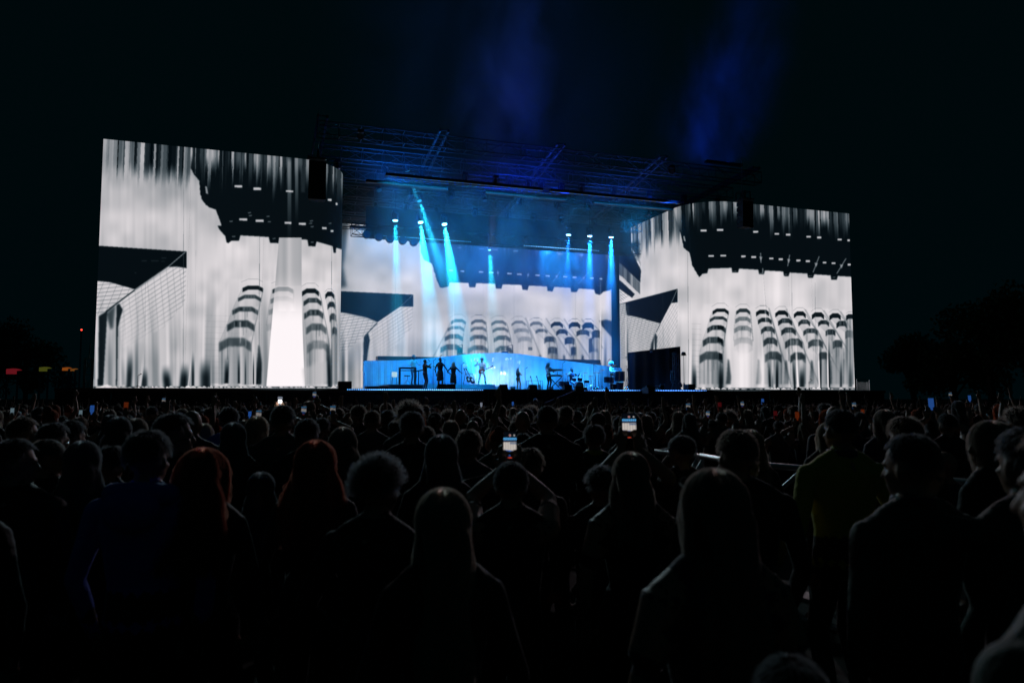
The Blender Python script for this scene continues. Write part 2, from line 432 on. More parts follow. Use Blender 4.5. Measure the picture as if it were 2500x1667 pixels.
    chevrons(c, [
        [(592, 642, 697, 7, 8, .98), (581, 637, 720, 9, 7, .8), (567, 630, 748.5, 11, 9, .8), (554, 621.5, 782, 13, 13, .8), (535, 613, 824, 15, 17, .62)],
        [(665, 716, 700.7, 7, 8, .8), (660.5, 716, 723.5, 8, 9, .42), (656, 716, 750, 8, 10, .28), (651, 716, 786, 9, 12, .18)],
        [(737.5, 778.7, 704, 9, 9, .98), (741, 785, 727.4, 10, 9, .85), (743, 789.6, 756, 11, 11, .8), (747, 797, 789.7, 13, 13, .6), (749.5, 803, 831, 14, 16, .35)],
        [(794, 815.6, 712, 8, 9, .98), (800, 818, 736.5, 8, 10, .85), (805, 820, 765, 8, 12, .85), (811, 822, 798, 6, 14, .8)]])
    # curtain folds
    folds(c, [(318, 7, 840, 945, .03, .9, -4), (352, 8, 890, 944, .05, .9, 0), (405, 9, 885, 944, .03, .95, 4), (450, 10, 880, 944, .02, .97, -2), (471, 3.5, 850, 944, .03, .9, 0), (502, 13, 865, 944, .03, .92, 0),
              (333, 4, 800, 944, .35, .5, 0), (381, 6, 820, 944, .45, .4, 0), (268, 5, 790, 944, .45, .5, 0), (300, 4, 860, 940, .3, .5, 2),
              (300, 8, 770, 944, .92, .3, 0), (350, 3, 840, 944, .98, .85, -9), (441, 7, 780, 944, .97, .8, -12), (468, 1.3, 830, 944, .97, .8, -9), (236, 4, 770, 925, .9, .7, 0), (229, 2.5, 700, 925, .6, .8, 0),
              (480, 4, 830, 942, .8, .6, 0), (555, 6, 860, 936, .02, .97, -2), (583, 3, 850, 936, .02, .95, 0), (599, 2, 855, 938, .1, .8, 0), (619, 2, 850, 938, .03, .9, 0), (633, 6, 855, 938, .03, .95, -3),
              (516, 2.2, 830, 944, .97, .9, 0), (563, 3, 820, 938, .95, .8, -2), (623, 2, 850, 942, .96, .85, 0), (574, 6, 830, 935, .8, .5, 0), (592, 5, 840, 935, .8, .5, 0), (610, 5, 840, 935, .8, .5, 0), (525, 10, 840, 936, .55, .5, 0),
              (801, 4.5, 800, 944, .04, .95, 4), (810, 1.5, 780, 944, .2, .7, 0), (818, 1.2, 700, 944, .5, .6, 0)])
    drape(c, 640, 900, .42, 5)
    # bright cone
    yy = sstep(585, 946, Y); L = 681 + (650 - 681) * ((Y - 585) / 361); R = 736.4 + 8.5 * np.clip((Y - 700) / 246, 0, 1) ** 1.5
    m = sstep(-1.2, 1.2, X - L) * sstep(-1.2, 1.2, R - X) * (Y > 580) * (Y < 947)
    v = .66 + .1 * np.exp(-((X - 706) / 6) ** 2) - .04 * np.exp(-((X - 694) / 5) ** 2)
    v = v + (1.0 - v) * sstep(655, 790, Y) + .05 * sstep(.3, 1, noise2(c.h, c.w, 2, 60, rs)) * (Y < 760)
    m *= (1 - .35 * sstep(760, 700, Y) * (Y > 697))
    c.g = c.g * (1 - m) + v * m
    c.fill([(738, 900), (797, 880), (797, 930), (780, 941), (744, 944)], .74, .6, 3)
    hem(c, 222, 838, 947, 6)
    c.fill([(228, 947), (262, 938), (275, 944), (275, 951), (228, 951)], .95, .8, .8, 1.5)
    for x, y0, o in [(449, 345, .5), (634, 575, .6), (810, 600, .5), (355, 690, .3), (478, 610, .12)]:
        c.line((x + (y0 - 640) * -.02 * 0, y0), (x - 2, 944), 1.1, .25, o, .4)
    for x0_, x1_ in ((736, 748),):
        c.fill([(733, 379), (749, 381), (748, 410), (744, 470), (735, 470)], .3, .35, 1.5)
    return c

def paint_centre():
    c = Canvas(815, 535, 1535, 965, 5)
    X, Y = c.X, c.Y; rs = c.rs
    n = noise2(c.h, c.w, 8, 11, rs) * .6 + noise2(c.h, c.w, 18, 24, rs) * .4
    c.g = .73 + .06 * sstep(600, 760, Y) + (n - .5) * .30
    d = Y - (549 + (X - 827) * .0718)
    bb = c.bars(41, 6, X)
    E = [(1012, 530), (1022, 588), (1028, 600), (1028, 615), (1036, 634), (1055, 643.5), (1061.5, 663), (1066, 678.6), (1074, 701), (1080.6, 702.5), (1095, 699), (1097, 689)]
    rest = [(1143.8, 690.4), (1146, 701), (1160, 701.5), (1162.6, 691), (1209, 692.6), (1211, 704), (1224, 704.7), (1227, 694), (1273.5, 695.5), (1275.8, 707), (1288, 708), (1291, 697), (1335.7, 699), (1337, 710.5),
            (1349, 711), (1353, 700), (1393, 702.5), (1394.7, 713), (1407.5, 713), (1413, 704), (1450.5, 706.6), (1453.7, 716.8), (1465, 720), (1473, 712), (1486, 709), (1535, 690), (1535, 530)]
    c.fill(E + rest, .03 + .5 * bb ** 2 * sstep(60, 5, d), 1, .9)
    c.fill([(1028, 600), (1036, 634), (1055, 643), (1066, 679), (1074, 701), (1081, 702), (1064, 655), (1040, 625)], .03, .9, .8, 2)
    for x, y, w in [(1101, 660, 10), (1128.5, 662, 10), (1174.7, 664, 11), (1200, 665.5, 11), (1244, 668, 11), (1268, 669.6, 11), (1312.4, 672, 11), (1337, 673.5, 10), (1380, 675.7, 10), (1403, 677, 10), (1444.8, 679, 9), (1467, 680.5, 7),
                    (1176, 607.8, 12), (1207.5, 609.7, 13), (1258.5, 613, 11), (1339, 618.6, 10), (1369, 620, 12), (1418.6, 622.8, 10), (1122, 605, 10)]:
        c.fill([(x - w / 2, y - 2), (x + w / 2, y - 1.5), (x + w / 2 + .5, y + 2), (x - w / 2 - .5, y + 1.7)], .8, .9 if y > 640 else .45, .8)
    for a, b in [((1367.6, 662.6), (1350, 688)), ((1437.7, 664), (1412, 693)), ((1291, 664), (1287, 679)), ((1215, 658), (1216, 675))]:
        c.line(a, b, 2, .6, .6, .8)
        m = ((a[0] + b[0]) / 2, (a[1] + b[1]) / 2); c.fill([(m[0] - 4, m[1] - 3), (m[0] + 4, m[1] - 3), (m[0] + 1, m[1] + 5)], .7, .6, 1)
    for x in (1148, 1214, 1277, 1339, 1397, 1456): c.line((x + 2, 697), (x + 11, 698), 1.2, .4, .7, .6)
    c.fill([(815, 535), (851, 535), (845, 600), (838, 650), (846, 700), (815, 705)], .1, .75, 4)
    # dark rectangle and building corner
    c.fill([(815, 710), (824, 710.5), (1009, 719.4), (1009, 749), (977, 748.7), (921, 787), (815, 761)], .03, 1, .8)
    tile = [(815, 760), (850, 765), (895, 775), (924, 787), (892, 819), (851, 851), (815, 870)]
    c.fill(tile, .80, .9, .8, .5); lattice(c, tile, 8, 7, .35, .6, .7)
    wall = [(921, 788), (977, 749), (1008, 749), (1006, 800), (960, 850), (900, 900), (880, 905), (885, 850), (893, 822)]
    c.fill(wall, .84, .8, 1, .5); lattice(c, wall, 33, 7.5, .5, .45, 1.1, fade=sstep(890, 760, Y))
    c.line((892, 819), (921, 788), 2.5, .1, .8, .8); c.line((977, 749), (1008, 720), 1.5, .5, .8, .7)
    c.fill([(888, 822), (899, 814), (903, 830), (898, 860), (893, 905), (886, 905)], .04, .9, 1.3)
    folds(c, [(855, 6, 800, 945, .35, .6, 0), (838, 4, 790, 945, .2, .6, 0), (872, 5, 830, 945, .9, .5, 0), (883, 2, 800, 945, .97, .7, 0), (830, 3, 740, 945, .6, .5, 0), (846, 3, 780, 945, .95, .5, 0)])
    # bay-window building
    c.fill([(1085, 768), (1500, 780), (1510, 880), (1060, 880)], .83, .45, 3)
    for p, q in [((1100, 800), (1062, 875)), ((1288, 775), (1330, 880)), ((1338, 777), (1405, 880)), ((1382, 778), (1450, 880)), ((1425, 779), (1478, 850)), ((1468, 782), (1495, 815))]:
        c.line(p, q, 7, .86, .8, 1.2)
        c.line((p[0] - 5, p[1]), (q[0] - 6, q[1]), 2.5, .35, .5, 1.3)
    chevrons(c, [
        [(1100.8, 1136.5, 778.7, 7, 6, .6), (1093, 1132.7, 795.7, 7, 6, .52), (1086, 1129.5, 816, 8, 8, .7), (1076, 1126, 840.7, 9, 10, .7)],
        [(1150.7, 1185.8, 779.7, 7, 6, .55), (1149, 1187, 797, 7, 6, .5), (1147, 1189, 817, 8, 8, .55), (1143, 1191, 843, 10, 9, .55)],
        [(1200, 1235.8, 782, 7, 6, .5), (1202.8, 1241, 799, 7, 6, .52), (1206, 1246.4, 819, 8, 8, .62), (1208.8, 1249.6, 844.5, 9, 9, .62)],
        [(1249, 1283.6, 783, 8, 5, .42), (1255, 1292, 801, 6, 7, .3), (1264.5, 1298.5, 821, 6, 9, .25)],
        [(1294, 1324, 785, 6, 6, .5), (1307, 1336.8, 802.5, 6, 6, .55), (1328, 1356, 821, 6, 10, .8), (1338, 1360, 846.7, 4, 12, .8)],
        [(1345, 1374, 786, 7, 7, .95), (1358, 1385.6, 803.7, 7, 8, .9), (1379, 1401.6, 823, 4, 12, .92), (1394, 1406, 846.7, 2, 16, .9)],
        [(1388.8, 1416.5, 786.7, 7, 8, .97), (1407, 1439, 805, 6, 9, .85), (1438, 1460, 825, 3, 26, .9)],
        [(1421.8, 1450, 787.6, 7, 10, .95), (1446, 1466, 806, 4, 14, .85)]], .7)
    c.fill([(1290, 847), (1299.5, 847), (1299.5, 855), (1290, 855)], .3, .8, .8)
    c.fill([(1464, 783), (1480, 780), (1500, 786), (1512, 800), (1500, 830), (1484, 812), (1468, 794)], .05, .85, 1.5)
    folds(c, [(1466, 1.6, 640, 885, .95, .9, 0), (1328, 1.1, 700, 880, .95, .6, 0), (1108, 1.1, 700, 880, .97, .7, 0), (1478, 3, 800, 930, .3, .7, 0), (1487, 3, 790, 930, .75, .6, 0), (1496, 3, 780, 930, .3, .7, 0)])
    drape(c, 700, 930, .3, 6, 9)
    c.g *= 1 - .93 * sstep(1484, 1512, X)
    for x in (965, 1180, 1255, 1405): c.line((x, 600), (x, 880), .9, .5, .18, .4)
    return c

def paint_right():
    c = Canvas(1505, 470, 2102, 965, 7)
    X, Y = c.X, c.Y; rs = c.rs
    n = noise2(c.h, c.w, 8, 12, rs) * .55 + noise2(c.h, c.w, 18, 26, rs) * .3 + noise2(c.h, c.w, 4, 80, rs) * .15
    c.g = .715 + .12 * sstep(540, 700, Y) + (n - .5) * .27
    xs = np.array([1505, 1518, 1560, 1600, 1659, 1700, 1750, 1798, 1836, 2074, 2105]); ys = np.array([572, 567, 545, 526, 502, 492, 486.5, 485.8, 498, 522.5, 526])
    yt = np.interp(X, xs, ys); d = Y - yt
    b = c.bars(53, 6.0, X - d * .03); b2 = c.bars(57, 7, X); bw = c.bars(61, 6.5, X - d * .03)
    c.g = c.g * (1 - (1 - b) * .9 * sstep(72 + 34 * b2, 30 + 24 * b2, d) * (X < 1660))
    E = [(1640, 470), (1648.8, 533), (1659, 560.6), (1666, 588), (1669.5, 605), (1683, 615.7), (1688, 636), (1691, 650), (1698.7, 660.5), (1707, 676), (1714, 669), (1727, 667), (1729.7, 656)]
    rest = [(1786, 654), (1787.6, 665.6), (1802, 665.6), (1804.5, 656), (1851, 658.7), (1853, 669), (1865, 670), (1867.5, 660.5), (1912, 663), (1914, 674), (1925, 675), (1928, 665.6), (1971, 668), (1972.6, 678), (1984.6, 678.7),
            (1988, 670), (2027.7, 672.5), (2029.4, 683), (2043, 683), (2045.6, 674), (2081, 676), (2105, 677), (2105, 470)]
    dk = .025 + .66 * bw ** 1.3 * sstep(88 * (.4 + .6 * b2), 10, d)
    c.fill(E + rest, dk, 1, .9)
    c.fill([(1659, 560), (1666, 588), (1669, 605), (1683, 616), (1691, 650), (1707, 676), (1714, 669), (1698, 640), (1680, 600)], .025, .9, .7, 2)
    for x, y, w in [(1736, 625, 13), (1766, 624, 14), (1815, 626, 11), (1840, 627.7, 11), (1883, 631, 10), (1906.5, 633, 10), (1949.5, 636, 10), (1972.6, 637.7, 10), (2013, 641, 9), (2035, 642.5, 9), (2074, 646, 8),
                    (1717.7, 563, 15), (1758, 561.6, 15), (1845, 566, 13), (1896.8, 571, 11), (1924, 573, 11), (1974, 578, 11), (2000, 580, 10), (2050, 584.7, 10), (2072, 587, 6)]:
        c.fill([(x - w / 2, y - 2), (x + w / 2, y - 2), (x + w / 2, y + 2), (x - w / 2, y + 2.3)], .84, .93, .7)
    for a, b_ in [((2000, 626), (1985, 665)), ((2065.6, 631), (2043, 668)), ((1928, 622), (1923, 650)), ((1857, 618), (1858, 642))]:
        c.line(a, b_, 2, .6, .75, .7); m = ((a[0] + b_[0]) / 2, (a[1] + b_[1]) / 2)
        c.fill([(m[0] - 4, m[1] - 4), (m[0] + 4, m[1] - 3), (m[0], m[1] + 7)], .72, .7, .9)
    for x in (1794, 1859, 1919, 1979, 2036): c.line((x - 5, 663 + (x - 1794) * .06), (x + 4, 662 + (x - 1794) * .06), 1.2, .5, .8, .6)
    c.fill([(1668, 577), (1671, 576), (1674, 590), (1670, 588)], .7, .8, .7)
    # folded-back strip at the stage side
    c.fill([(1505, 600), (1520, 600), (1561, 587), (1562, 624), (1556, 640), (1505, 640)], .03, .8, 3)
    c.fill([(1505, 612), (1539, 610), (1561, 650), (1565, 661), (1563, 690), (1505, 636)], .03, .97, 1)
    c.fill([(1538, 603), (1543, 605), (1564, 640), (1564, 651), (1556, 640)], .6, .9, 1)
    c.fill([(1554, 636), (1558, 637), (1563, 648), (1561, 651)], .9, .9, .8)
    c.fill([(1505, 640), (1520, 648), (1563, 691), (1563, 719), (1505, 665)], .16 + .4 * c.bars(71, 4), .9, .8)
    c.fill([(1505, 668), (1520, 676), (1563, 722), (1563, 730), (1545, 730), (1505, 690)], .8, .9, .7)
    c.fill([(1505, 678), (1520, 690), (1550, 718), (1543, 727), (1505, 700)], .03, .95, .7)
    lattice(c, [(1505, 700), (1535, 722), (1520, 735), (1505, 738)], -40, 5, .3, .6, .6)
    # dark rectangle and building corner
    c.fill([(1505, 744), (1521.7, 739.7), (1654, 705), (1654.4, 738), (1638.8, 740), (1612.7, 790), (1528, 771), (1505, 760)], .025, 1, .7)
    tile = [(1505, 744), (1527, 740), (1530, 769), (1560, 775), (1612.7, 790), (1602, 811), (1593, 831), (1586, 860), (1505, 880)]
    c.fill(tile, .80, .92, .7, .6); lattice(c, tile, 14, 5.2, .35, .65, .7, fade=sstep(880, 770, Y)); lattice(c, tile, -28, 6, .5, .4, .6)
    wall = [(1612, 791), (1638.8, 741), (1654.4, 739), (1654, 800), (1630, 880), (1598, 880), (1600, 830), (1604, 811)]
    c.fill(wall, .86, .8, .9, .5); lattice(c, wall, 60, 5.5, .55, .4, .8)
    c.line((1602, 811), (1612, 791), 2, .15, .8, .6); c.line((1639, 740), (1653, 707), 1.3, .6, .8, .6)
    c.fill([(1600, 812), (1605, 822), (1602, 860), (1586, 870), (1590, 838)], .06, .85, 1.4)
    c.fill([(1527, 745), (1536, 742), (1536, 768), (1529, 768)], .2, .6, 1.5)
    folds(c, [(1528, 1.5, 740, 870, .95, .8, 0), (1597, 1.2, 810, 870, .97, .9, 0), (1532, 2, 770, 880, .2, .5, 0)])
    # bay-window building
    c.fill([(1718, 742), (2082, 757), (2090, 955), (1690, 955), (1700, 800)], .90, .55, 3)
    for k in range(11):
        y = 790 + k * 13; c.line((1688, y), (1712, y + 1), .8, .6, .5, .5)
    for p, q in [((1883, 748), (1945, 955)), ((1925, 750), (2010, 940)), ((1972, 752), (2062, 915)), ((2017, 754), (2085, 865)), ((2058, 757), (2086, 800))]:
        c.line(p, q, 8, .88, .85, 1.1); c.line((p[0] - 6, p[1] + 4), (q[0] - 9, q[1]), 2.6, .3, .55, 1.3)
    chevrons(c, [
        [(1739.6, 1778.6, 752.7, 8, 7, .99), (1733, 1775, 772, 8, 6, .85), (1726.6, 1772, 794, 9, 9, .88), (1715.7, 1766.7, 822, 11, 12, .82), (1708, 1764.5, 858, 12, 15, .72)],
        [(1797, 1831, 753, 8, 7, .85), (1795, 1833, 772.7, 8, 8, .5), (1793, 1835, 795, 8, 9, .4), (1792, 1837.5, 823, 9, 12, .25)],
        [(1846, 1877.6, 756, 7, 8, .99), (1850.5, 1884, 775.5, 7, 8, .9), (1858, 1891.7, 797, 9, 9, .85), (1863.5, 1898, 824, 9, 12, .82), (1867, 1908, 858, 10, 15, .75)],
        [(1892.8, 1924, 757.8, 8, 8, .99), (1900, 1934, 777, 8, 9, .92), (1907, 1943.7, 799.4, 9, 10, .88), (1916.6, 1960, 826.5, 10, 13, .82), (1929.6, 1966.5, 860, 10, 14, .82)],
        [(1938, 1967.6, 760, 8, 8, .99), (1949, 1978.4, 780, 8, 8, .88), (1961, 1997, 801.5, 8, 9, .82), (1973, 2010, 828.7, 8, 12, .75), (1997, 2023, 859, 6, 14, .75)],
        [(1981.7, 2012, 762, 8, 9, .99), (1997, 2024, 781.4, 7, 8, .92), (2016, 2040, 803.7, 5, 10, .92), (2033.7, 2055.4, 829.8, 5, 14, .75)],
        [(2025, 2053, 764.7, 7, 9, .99), (2042, 2068.4, 783, 7, 10, .92), (2064, 2082.5, 806, 4, 14, .85)],
        [(2066, 2084, 767, 4, 9, .99)]], .6)
    c.fill([(1752, 794), (1768, 796), (1766, 805), (1752, 803)], .02, .9, .6)
    c.fill([(1752, 822), (1764, 828), (1765, 839), (1752, 833)], .02, .95, .7)
    c.fill([(1755, 860), (1764, 864), (1763, 879), (1755, 877)], .02, .95, .8)
    drape(c, 740, 930, .38, 8, 9)
    glow = np.exp(-((X - 1812) / 19) ** 2) * sstep(800, 880, Y) + np.exp(-((X - 1858) / 12) ** 2) * sstep(830, 900, Y) * .8
    c.g += (1 - c.g) * np.clip(glow, 0, 1) * .85
    folds(c, [(1695, 5, 880, 950, .03, .95, 0), (1687, 3, 760, 948, .97, .85, -3), (1760, 6, 870, 950, .02, .95, 0), (1878, 3, 870, 945, .05, .9, 2), (1897, 3.5, 850, 950, .02, .97, 0), (1937, 3, 850, 950, .03, .9, 4), (1958, 6.5, 885, 945, .05, .93, 0),
              (2003, 3, 800, 950, .03, .9, 0), (2024, 3, 800, 950, .02, .93, 0), (2053, 3, 870, 945, .12, .9, 0), (2076, 5, 880, 945, .2, .8, 0), (1886, 2.5, 900, 946, .3, .7, 0),
              (1943, 2, 790, 952, .98, .95, 6), (1997, 1.8, 780, 952, .98, .95, 4), (2020, 1.6, 780, 952, .98, .95, 2), (2085, 2, 770, 950, .97, .8, 2), (1727, 6, 880, 946, .62, .5, 0), (1745, 6, 880, 946, .55, .5, 0),
              (1917, 8, 880, 948, .7, .6, 0), (1985, 9, 880, 948, .7, .6, 0), (2040, 9, 860, 948, .66, .6, 0), (2065, 6, 860, 948, .75, .6, 0), (2012, 5, 860, 948, .6, .6, 0)])
    hem(c, 1680, 2098, 951, 7)
    c.line((1862, 655), (1870, 790), 2, .95, .5, .8); c.line((1862, 655), (1888, 955), 1.2, .5, .3, .6)
    for x, y0, o in [(1679, 615, .5), (1618, 720, .3), (1933, 665, .4), (1990, 690, .35), (1684, 560, .1)]: c.line((x, y0), (x + 2, 950), 1, .3, o, .4)
    return c

def smear(g, s):
    return blur(g, s)

def graded(g):
    """grey picture -> what the diodes show: cool blacks, faintly warm whites (display values made linear)"""
    g = np.clip(g, 0, 1)[..., None]
    lo = np.array([0.0, .028, .046]); hi = np.array([.995, .965, .975]) 
    mid = np.array([-.05, .0, .012]) * (4 * g * (1 - g)) ** 1.2
    s = lo + (hi - lo) * g + mid * (1 - g)
    s = np.clip(s, 0, 1)
    return np.where(s <= .04045, s / 12.92, ((s + .055) / 1.055) ** 2.4)
# ---------------------------------------------------------------- ground
gm = bpy.data.materials.new('trampled_grass'); gm.use_nodes = True; n_ = gm.node_tree; b_ = n_.nodes['Principled BSDF']; b_.inputs['Roughness'].default_value = .95
tc = n_.nodes.new('ShaderNodeTexCoord'); nz = n_.nodes.new('ShaderNodeTexNoise'); nz.inputs['Scale'].default_value = 1.3; nz.inputs['Detail'].default_value = 8
cr = n_.nodes.new('ShaderNodeValToRGB'); cr.color_ramp.elements[0].color = (.006, .010, .004, 1); cr.color_ramp.elements[1].color = (.018, .015, .009, 1); cr.color_ramp.elements[0].position = .4; cr.color_ramp.elements[1].position = .65
n_.links.new(tc.outputs['Object'], nz.inputs[0]); n_.links.new(nz.outputs[0], cr.inputs[0]); n_.links.new(cr.outputs[0], b_.inputs[0])
bn = n_.nodes.new('ShaderNodeTexNoise'); bn.inputs['Scale'].default_value = 30; bp = n_.nodes.new('ShaderNodeBump'); bp.inputs['Strength'].default_value = .6
n_.links.new(tc.outputs['Object'], bn.inputs[0]); n_.links.new(bn.outputs[0], bp.inputs['Height']); n_.links.new(bp.outputs[0], b_.inputs['Normal'])
def sheet():
    ks = [-600, -200, -60, -20, -5, 0, 2, 4, 8, 16, 32, 60, 64, 120, 300, 700]; xs = [-700, -200, -60, -20, 0, 20, 60, 200, 700]
    vs = [];
    for k in ks:
        for x in xs:
            p = FW * k + RT * x; vs.append((p.x, p.y, -0.009 * max(0.0, min(k, 60) - 4)))
    fs = [(i * len(xs) + j, i * len(xs) + j + 1, (i + 1) * len(xs) + j + 1, (i + 1) * len(xs) + j) for i in range(len(ks) - 1) for j in range(len(xs) - 1)]
    me = bpy.data.meshes.new('ground'); me.from_pydata(vs, [], fs); return me
tag(link('ground', sheet(), gm), kind='structure')

# ---------------------------------------------------------------- the stage itself
YF = 40.6
stage = empty('concert_stage', (16, YF, -.3), label='low black concert stage running under all three video walls', cat='stage')
def sp(mb, name, m, **k):
    o = mb.build(name, m, None, **k); o.parent = stage; o.matrix_parent_inverse = Matrix.Translation(stage.location).inverted(); return o
sp(MB().box((16.2, (YF + 62) / 2, DECK - .09), (50.4, 62 - YF, .18)), 'deck', M['deck'])
for i in range(21):
    x0 = -9 + i * 2.4
    mb = MB(); n = 16; vs = []
    for k in range(n + 1):
        x = x0 + .01 + k * 2.38 / n; y = YF + .10 + .035 * math.sin(k * 1.9 + i)
        vs += [(x, y, -.35), (x, y, DECK - .18)]
    mb.add(vs, [(2 * k, 2 * k + 2, 2 * k + 3, 2 * k + 1) for k in range(n)], True)
    sp(mb, 'skirt_panel', M['skirt'])
for i in range(26):
    x = -8.9 + i * 2.0
    sp(MB().bar((x, YF + .4, -.4), (x, YF + .4, DECK - .18), .08), 'leg', M['aluminium'])
sp(MB().box((16.2, YF - .02, DECK - .07), (50.4, .03, .05)), 'front_rail', M['black_metal'])

# strips of small diodes along the lip of the deck
def led_strip(p0, p1, label, col, st, r=.022, gap=.115, fade=True):
    p0, p1 = Vector(p0), Vector(p1); d = p1 - p0; L = d.length; n = int(L / gap)
    t = empty('light_strip', p0, label=label, cat='light strip', group='strips of small blue lamps')
    m = MB().bar((0, 0, 0), d, .05, .03); o = m.build('housing', M['black_metal'], t)
    parts = 4 if fade else 1
    for q in range(parts):
        mm = MB()
        for k in range(n):
            u = (k + .5) / n
            e = min(u, 1 - u) * 2
            lev = min(parts - 1, int(e * parts * 1.6))
            if lev != q: continue
            c = d * u + Vector((0, -.035, 0)); mm.box(c, (r * 2, .012, r * 2))
        if mm.v: tag(mm.build('lamp_row', glow('led', col, st * (.12 + .88 * (q + 1) / parts) if fade else st), t), kind='stuff')
    return t
z_l = DECK - .045
led_strip(P(612, 951, YF - .05).xy.to_3d() + Vector((0, 0, z_l)), P(800, 951, YF - .05).xy.to_3d() + Vector((0, 0, z_l)), 'faint row of tiny white lamps on the stage lip below the white cone', (.5, .7, .8), .25, .015)
led_strip(P(846, 951, YF - .05).xy.to_3d() + Vector((0, 0, z_l)), P(1180, 951, YF - .05).xy.to_3d() + Vector((0, 0, z_l)), 'bright blue row of lamps on the stage lip below the singers and guitarist', (.12, .42, 1), 6.5)
led_strip(P(1425, 951, YF - .05).xy.to_3d() + Vector((0, 0, z_l)), P(1566, 951, YF - .05).xy.to_3d() + Vector((0, 0, z_l)), 'blue row of lamps on the stage lip below the drum kits', (.08, .32, 1), 5.5)
led_strip(P(1580, 951, YF - .05).xy.to_3d() + Vector((0, 0, z_l)), P(1725, 951, YF - .05).xy.to_3d() + Vector((0, 0, z_l)), 'blue row of lamps on the stage lip below the dark wing opening', (.08, .3, 1), 5)
led_strip(P(1740, 951, YF - .05).xy.to_3d() + Vector((0, 0, z_l)), P(1880, 951, YF - .05).xy.to_3d() + Vector((0, 0, z_l)), 'faint row of tiny lamps on the stage lip below the right video wall', (.5, .7, .8), .22, .015)

# ---------------------------------------------------------------- video walls
ZT = EYE + 13.12; ZB = DECK + .02
def arc(cx, cy, r, a0, a1, n):
    return [(cx + r * math.cos(R(a0 + (a1 - a0) * k / n)), cy + r * math.sin(R(a0 + (a1 - a0) * k / n))) for k in range(n + 1)]
def wall_texture(cv, path, z0, z1, name, sx, sz):
    pts = np.array(path); seg = np.hypot(*(pts[1:] - pts[:-1]).T); cum = np.concatenate([[0], np.cumsum(seg)]); L = cum[-1]
    w = int(L * sx); h = int((z1 - z0) * sz)
    s = (np.arange(w) + .5) / w * L; z = z0 + (np.arange(h) + .5) / h * (z1 - z0)
    X = np.interp(s, cum, pts[:, 0])[None, :] * np.ones((h, 1)); Y = np.interp(s, cum, pts[:, 1])[None, :] * np.ones((h, 1)); Z = z[:, None] * np.ones((1, w))
    px, py = pix(X, Y, Z)
    gx = np.clip((px - cv.x0) * cv.S - .5, 0, cv.w - 1.01); gy = np.clip((py - cv.y0) * cv.S - .5, 0, cv.h - 1.01)
    xi = gx.astype(int); yi = gy.astype(int); fx = gx - xi; fy = gy - yi; g = cv.g
    v = (g[yi, xi] * (1 - fx) + g[yi, xi + 1] * fx) * (1 - fy) + (g[yi + 1, xi] * (1 - fx) + g[yi + 1, xi + 1] * fx) * fy
    # hairline joints between the wall's cabinets
    rgb = graded(blur(v, .3))
    a = np.ones((h, w, 4), np.float32); a[..., :3] = rgb
    im = bpy.data.images.new(name, w, h, float_buffer=True, is_data=True); im.pixels.foreach_set(a.ravel()); im.update(); im.pack()
    return im, cum, L
def screen_mat(name, im, st=1.0):
    m = bpy.data.materials.new(name); m.use_nodes = True; n = m.node_tree; b = n.nodes['Principled BSDF']
    b.inputs['Base Color'].default_value = (.003, .003, .003, 1); b.inputs['Roughness'].default_value = .7
    t = n.nodes.new('ShaderNodeTexImage'); t.image = im; t.extension = 'EXTEND'
    n.links.new(t.outputs[0], b.inputs['Emission Color']); b.inputs['Emission Strength'].default_value = st
    m.cycles.emission_sampling = 'FRONT_BACK'; b.inputs['Specular IOR Level'].default_value = .05
    return m
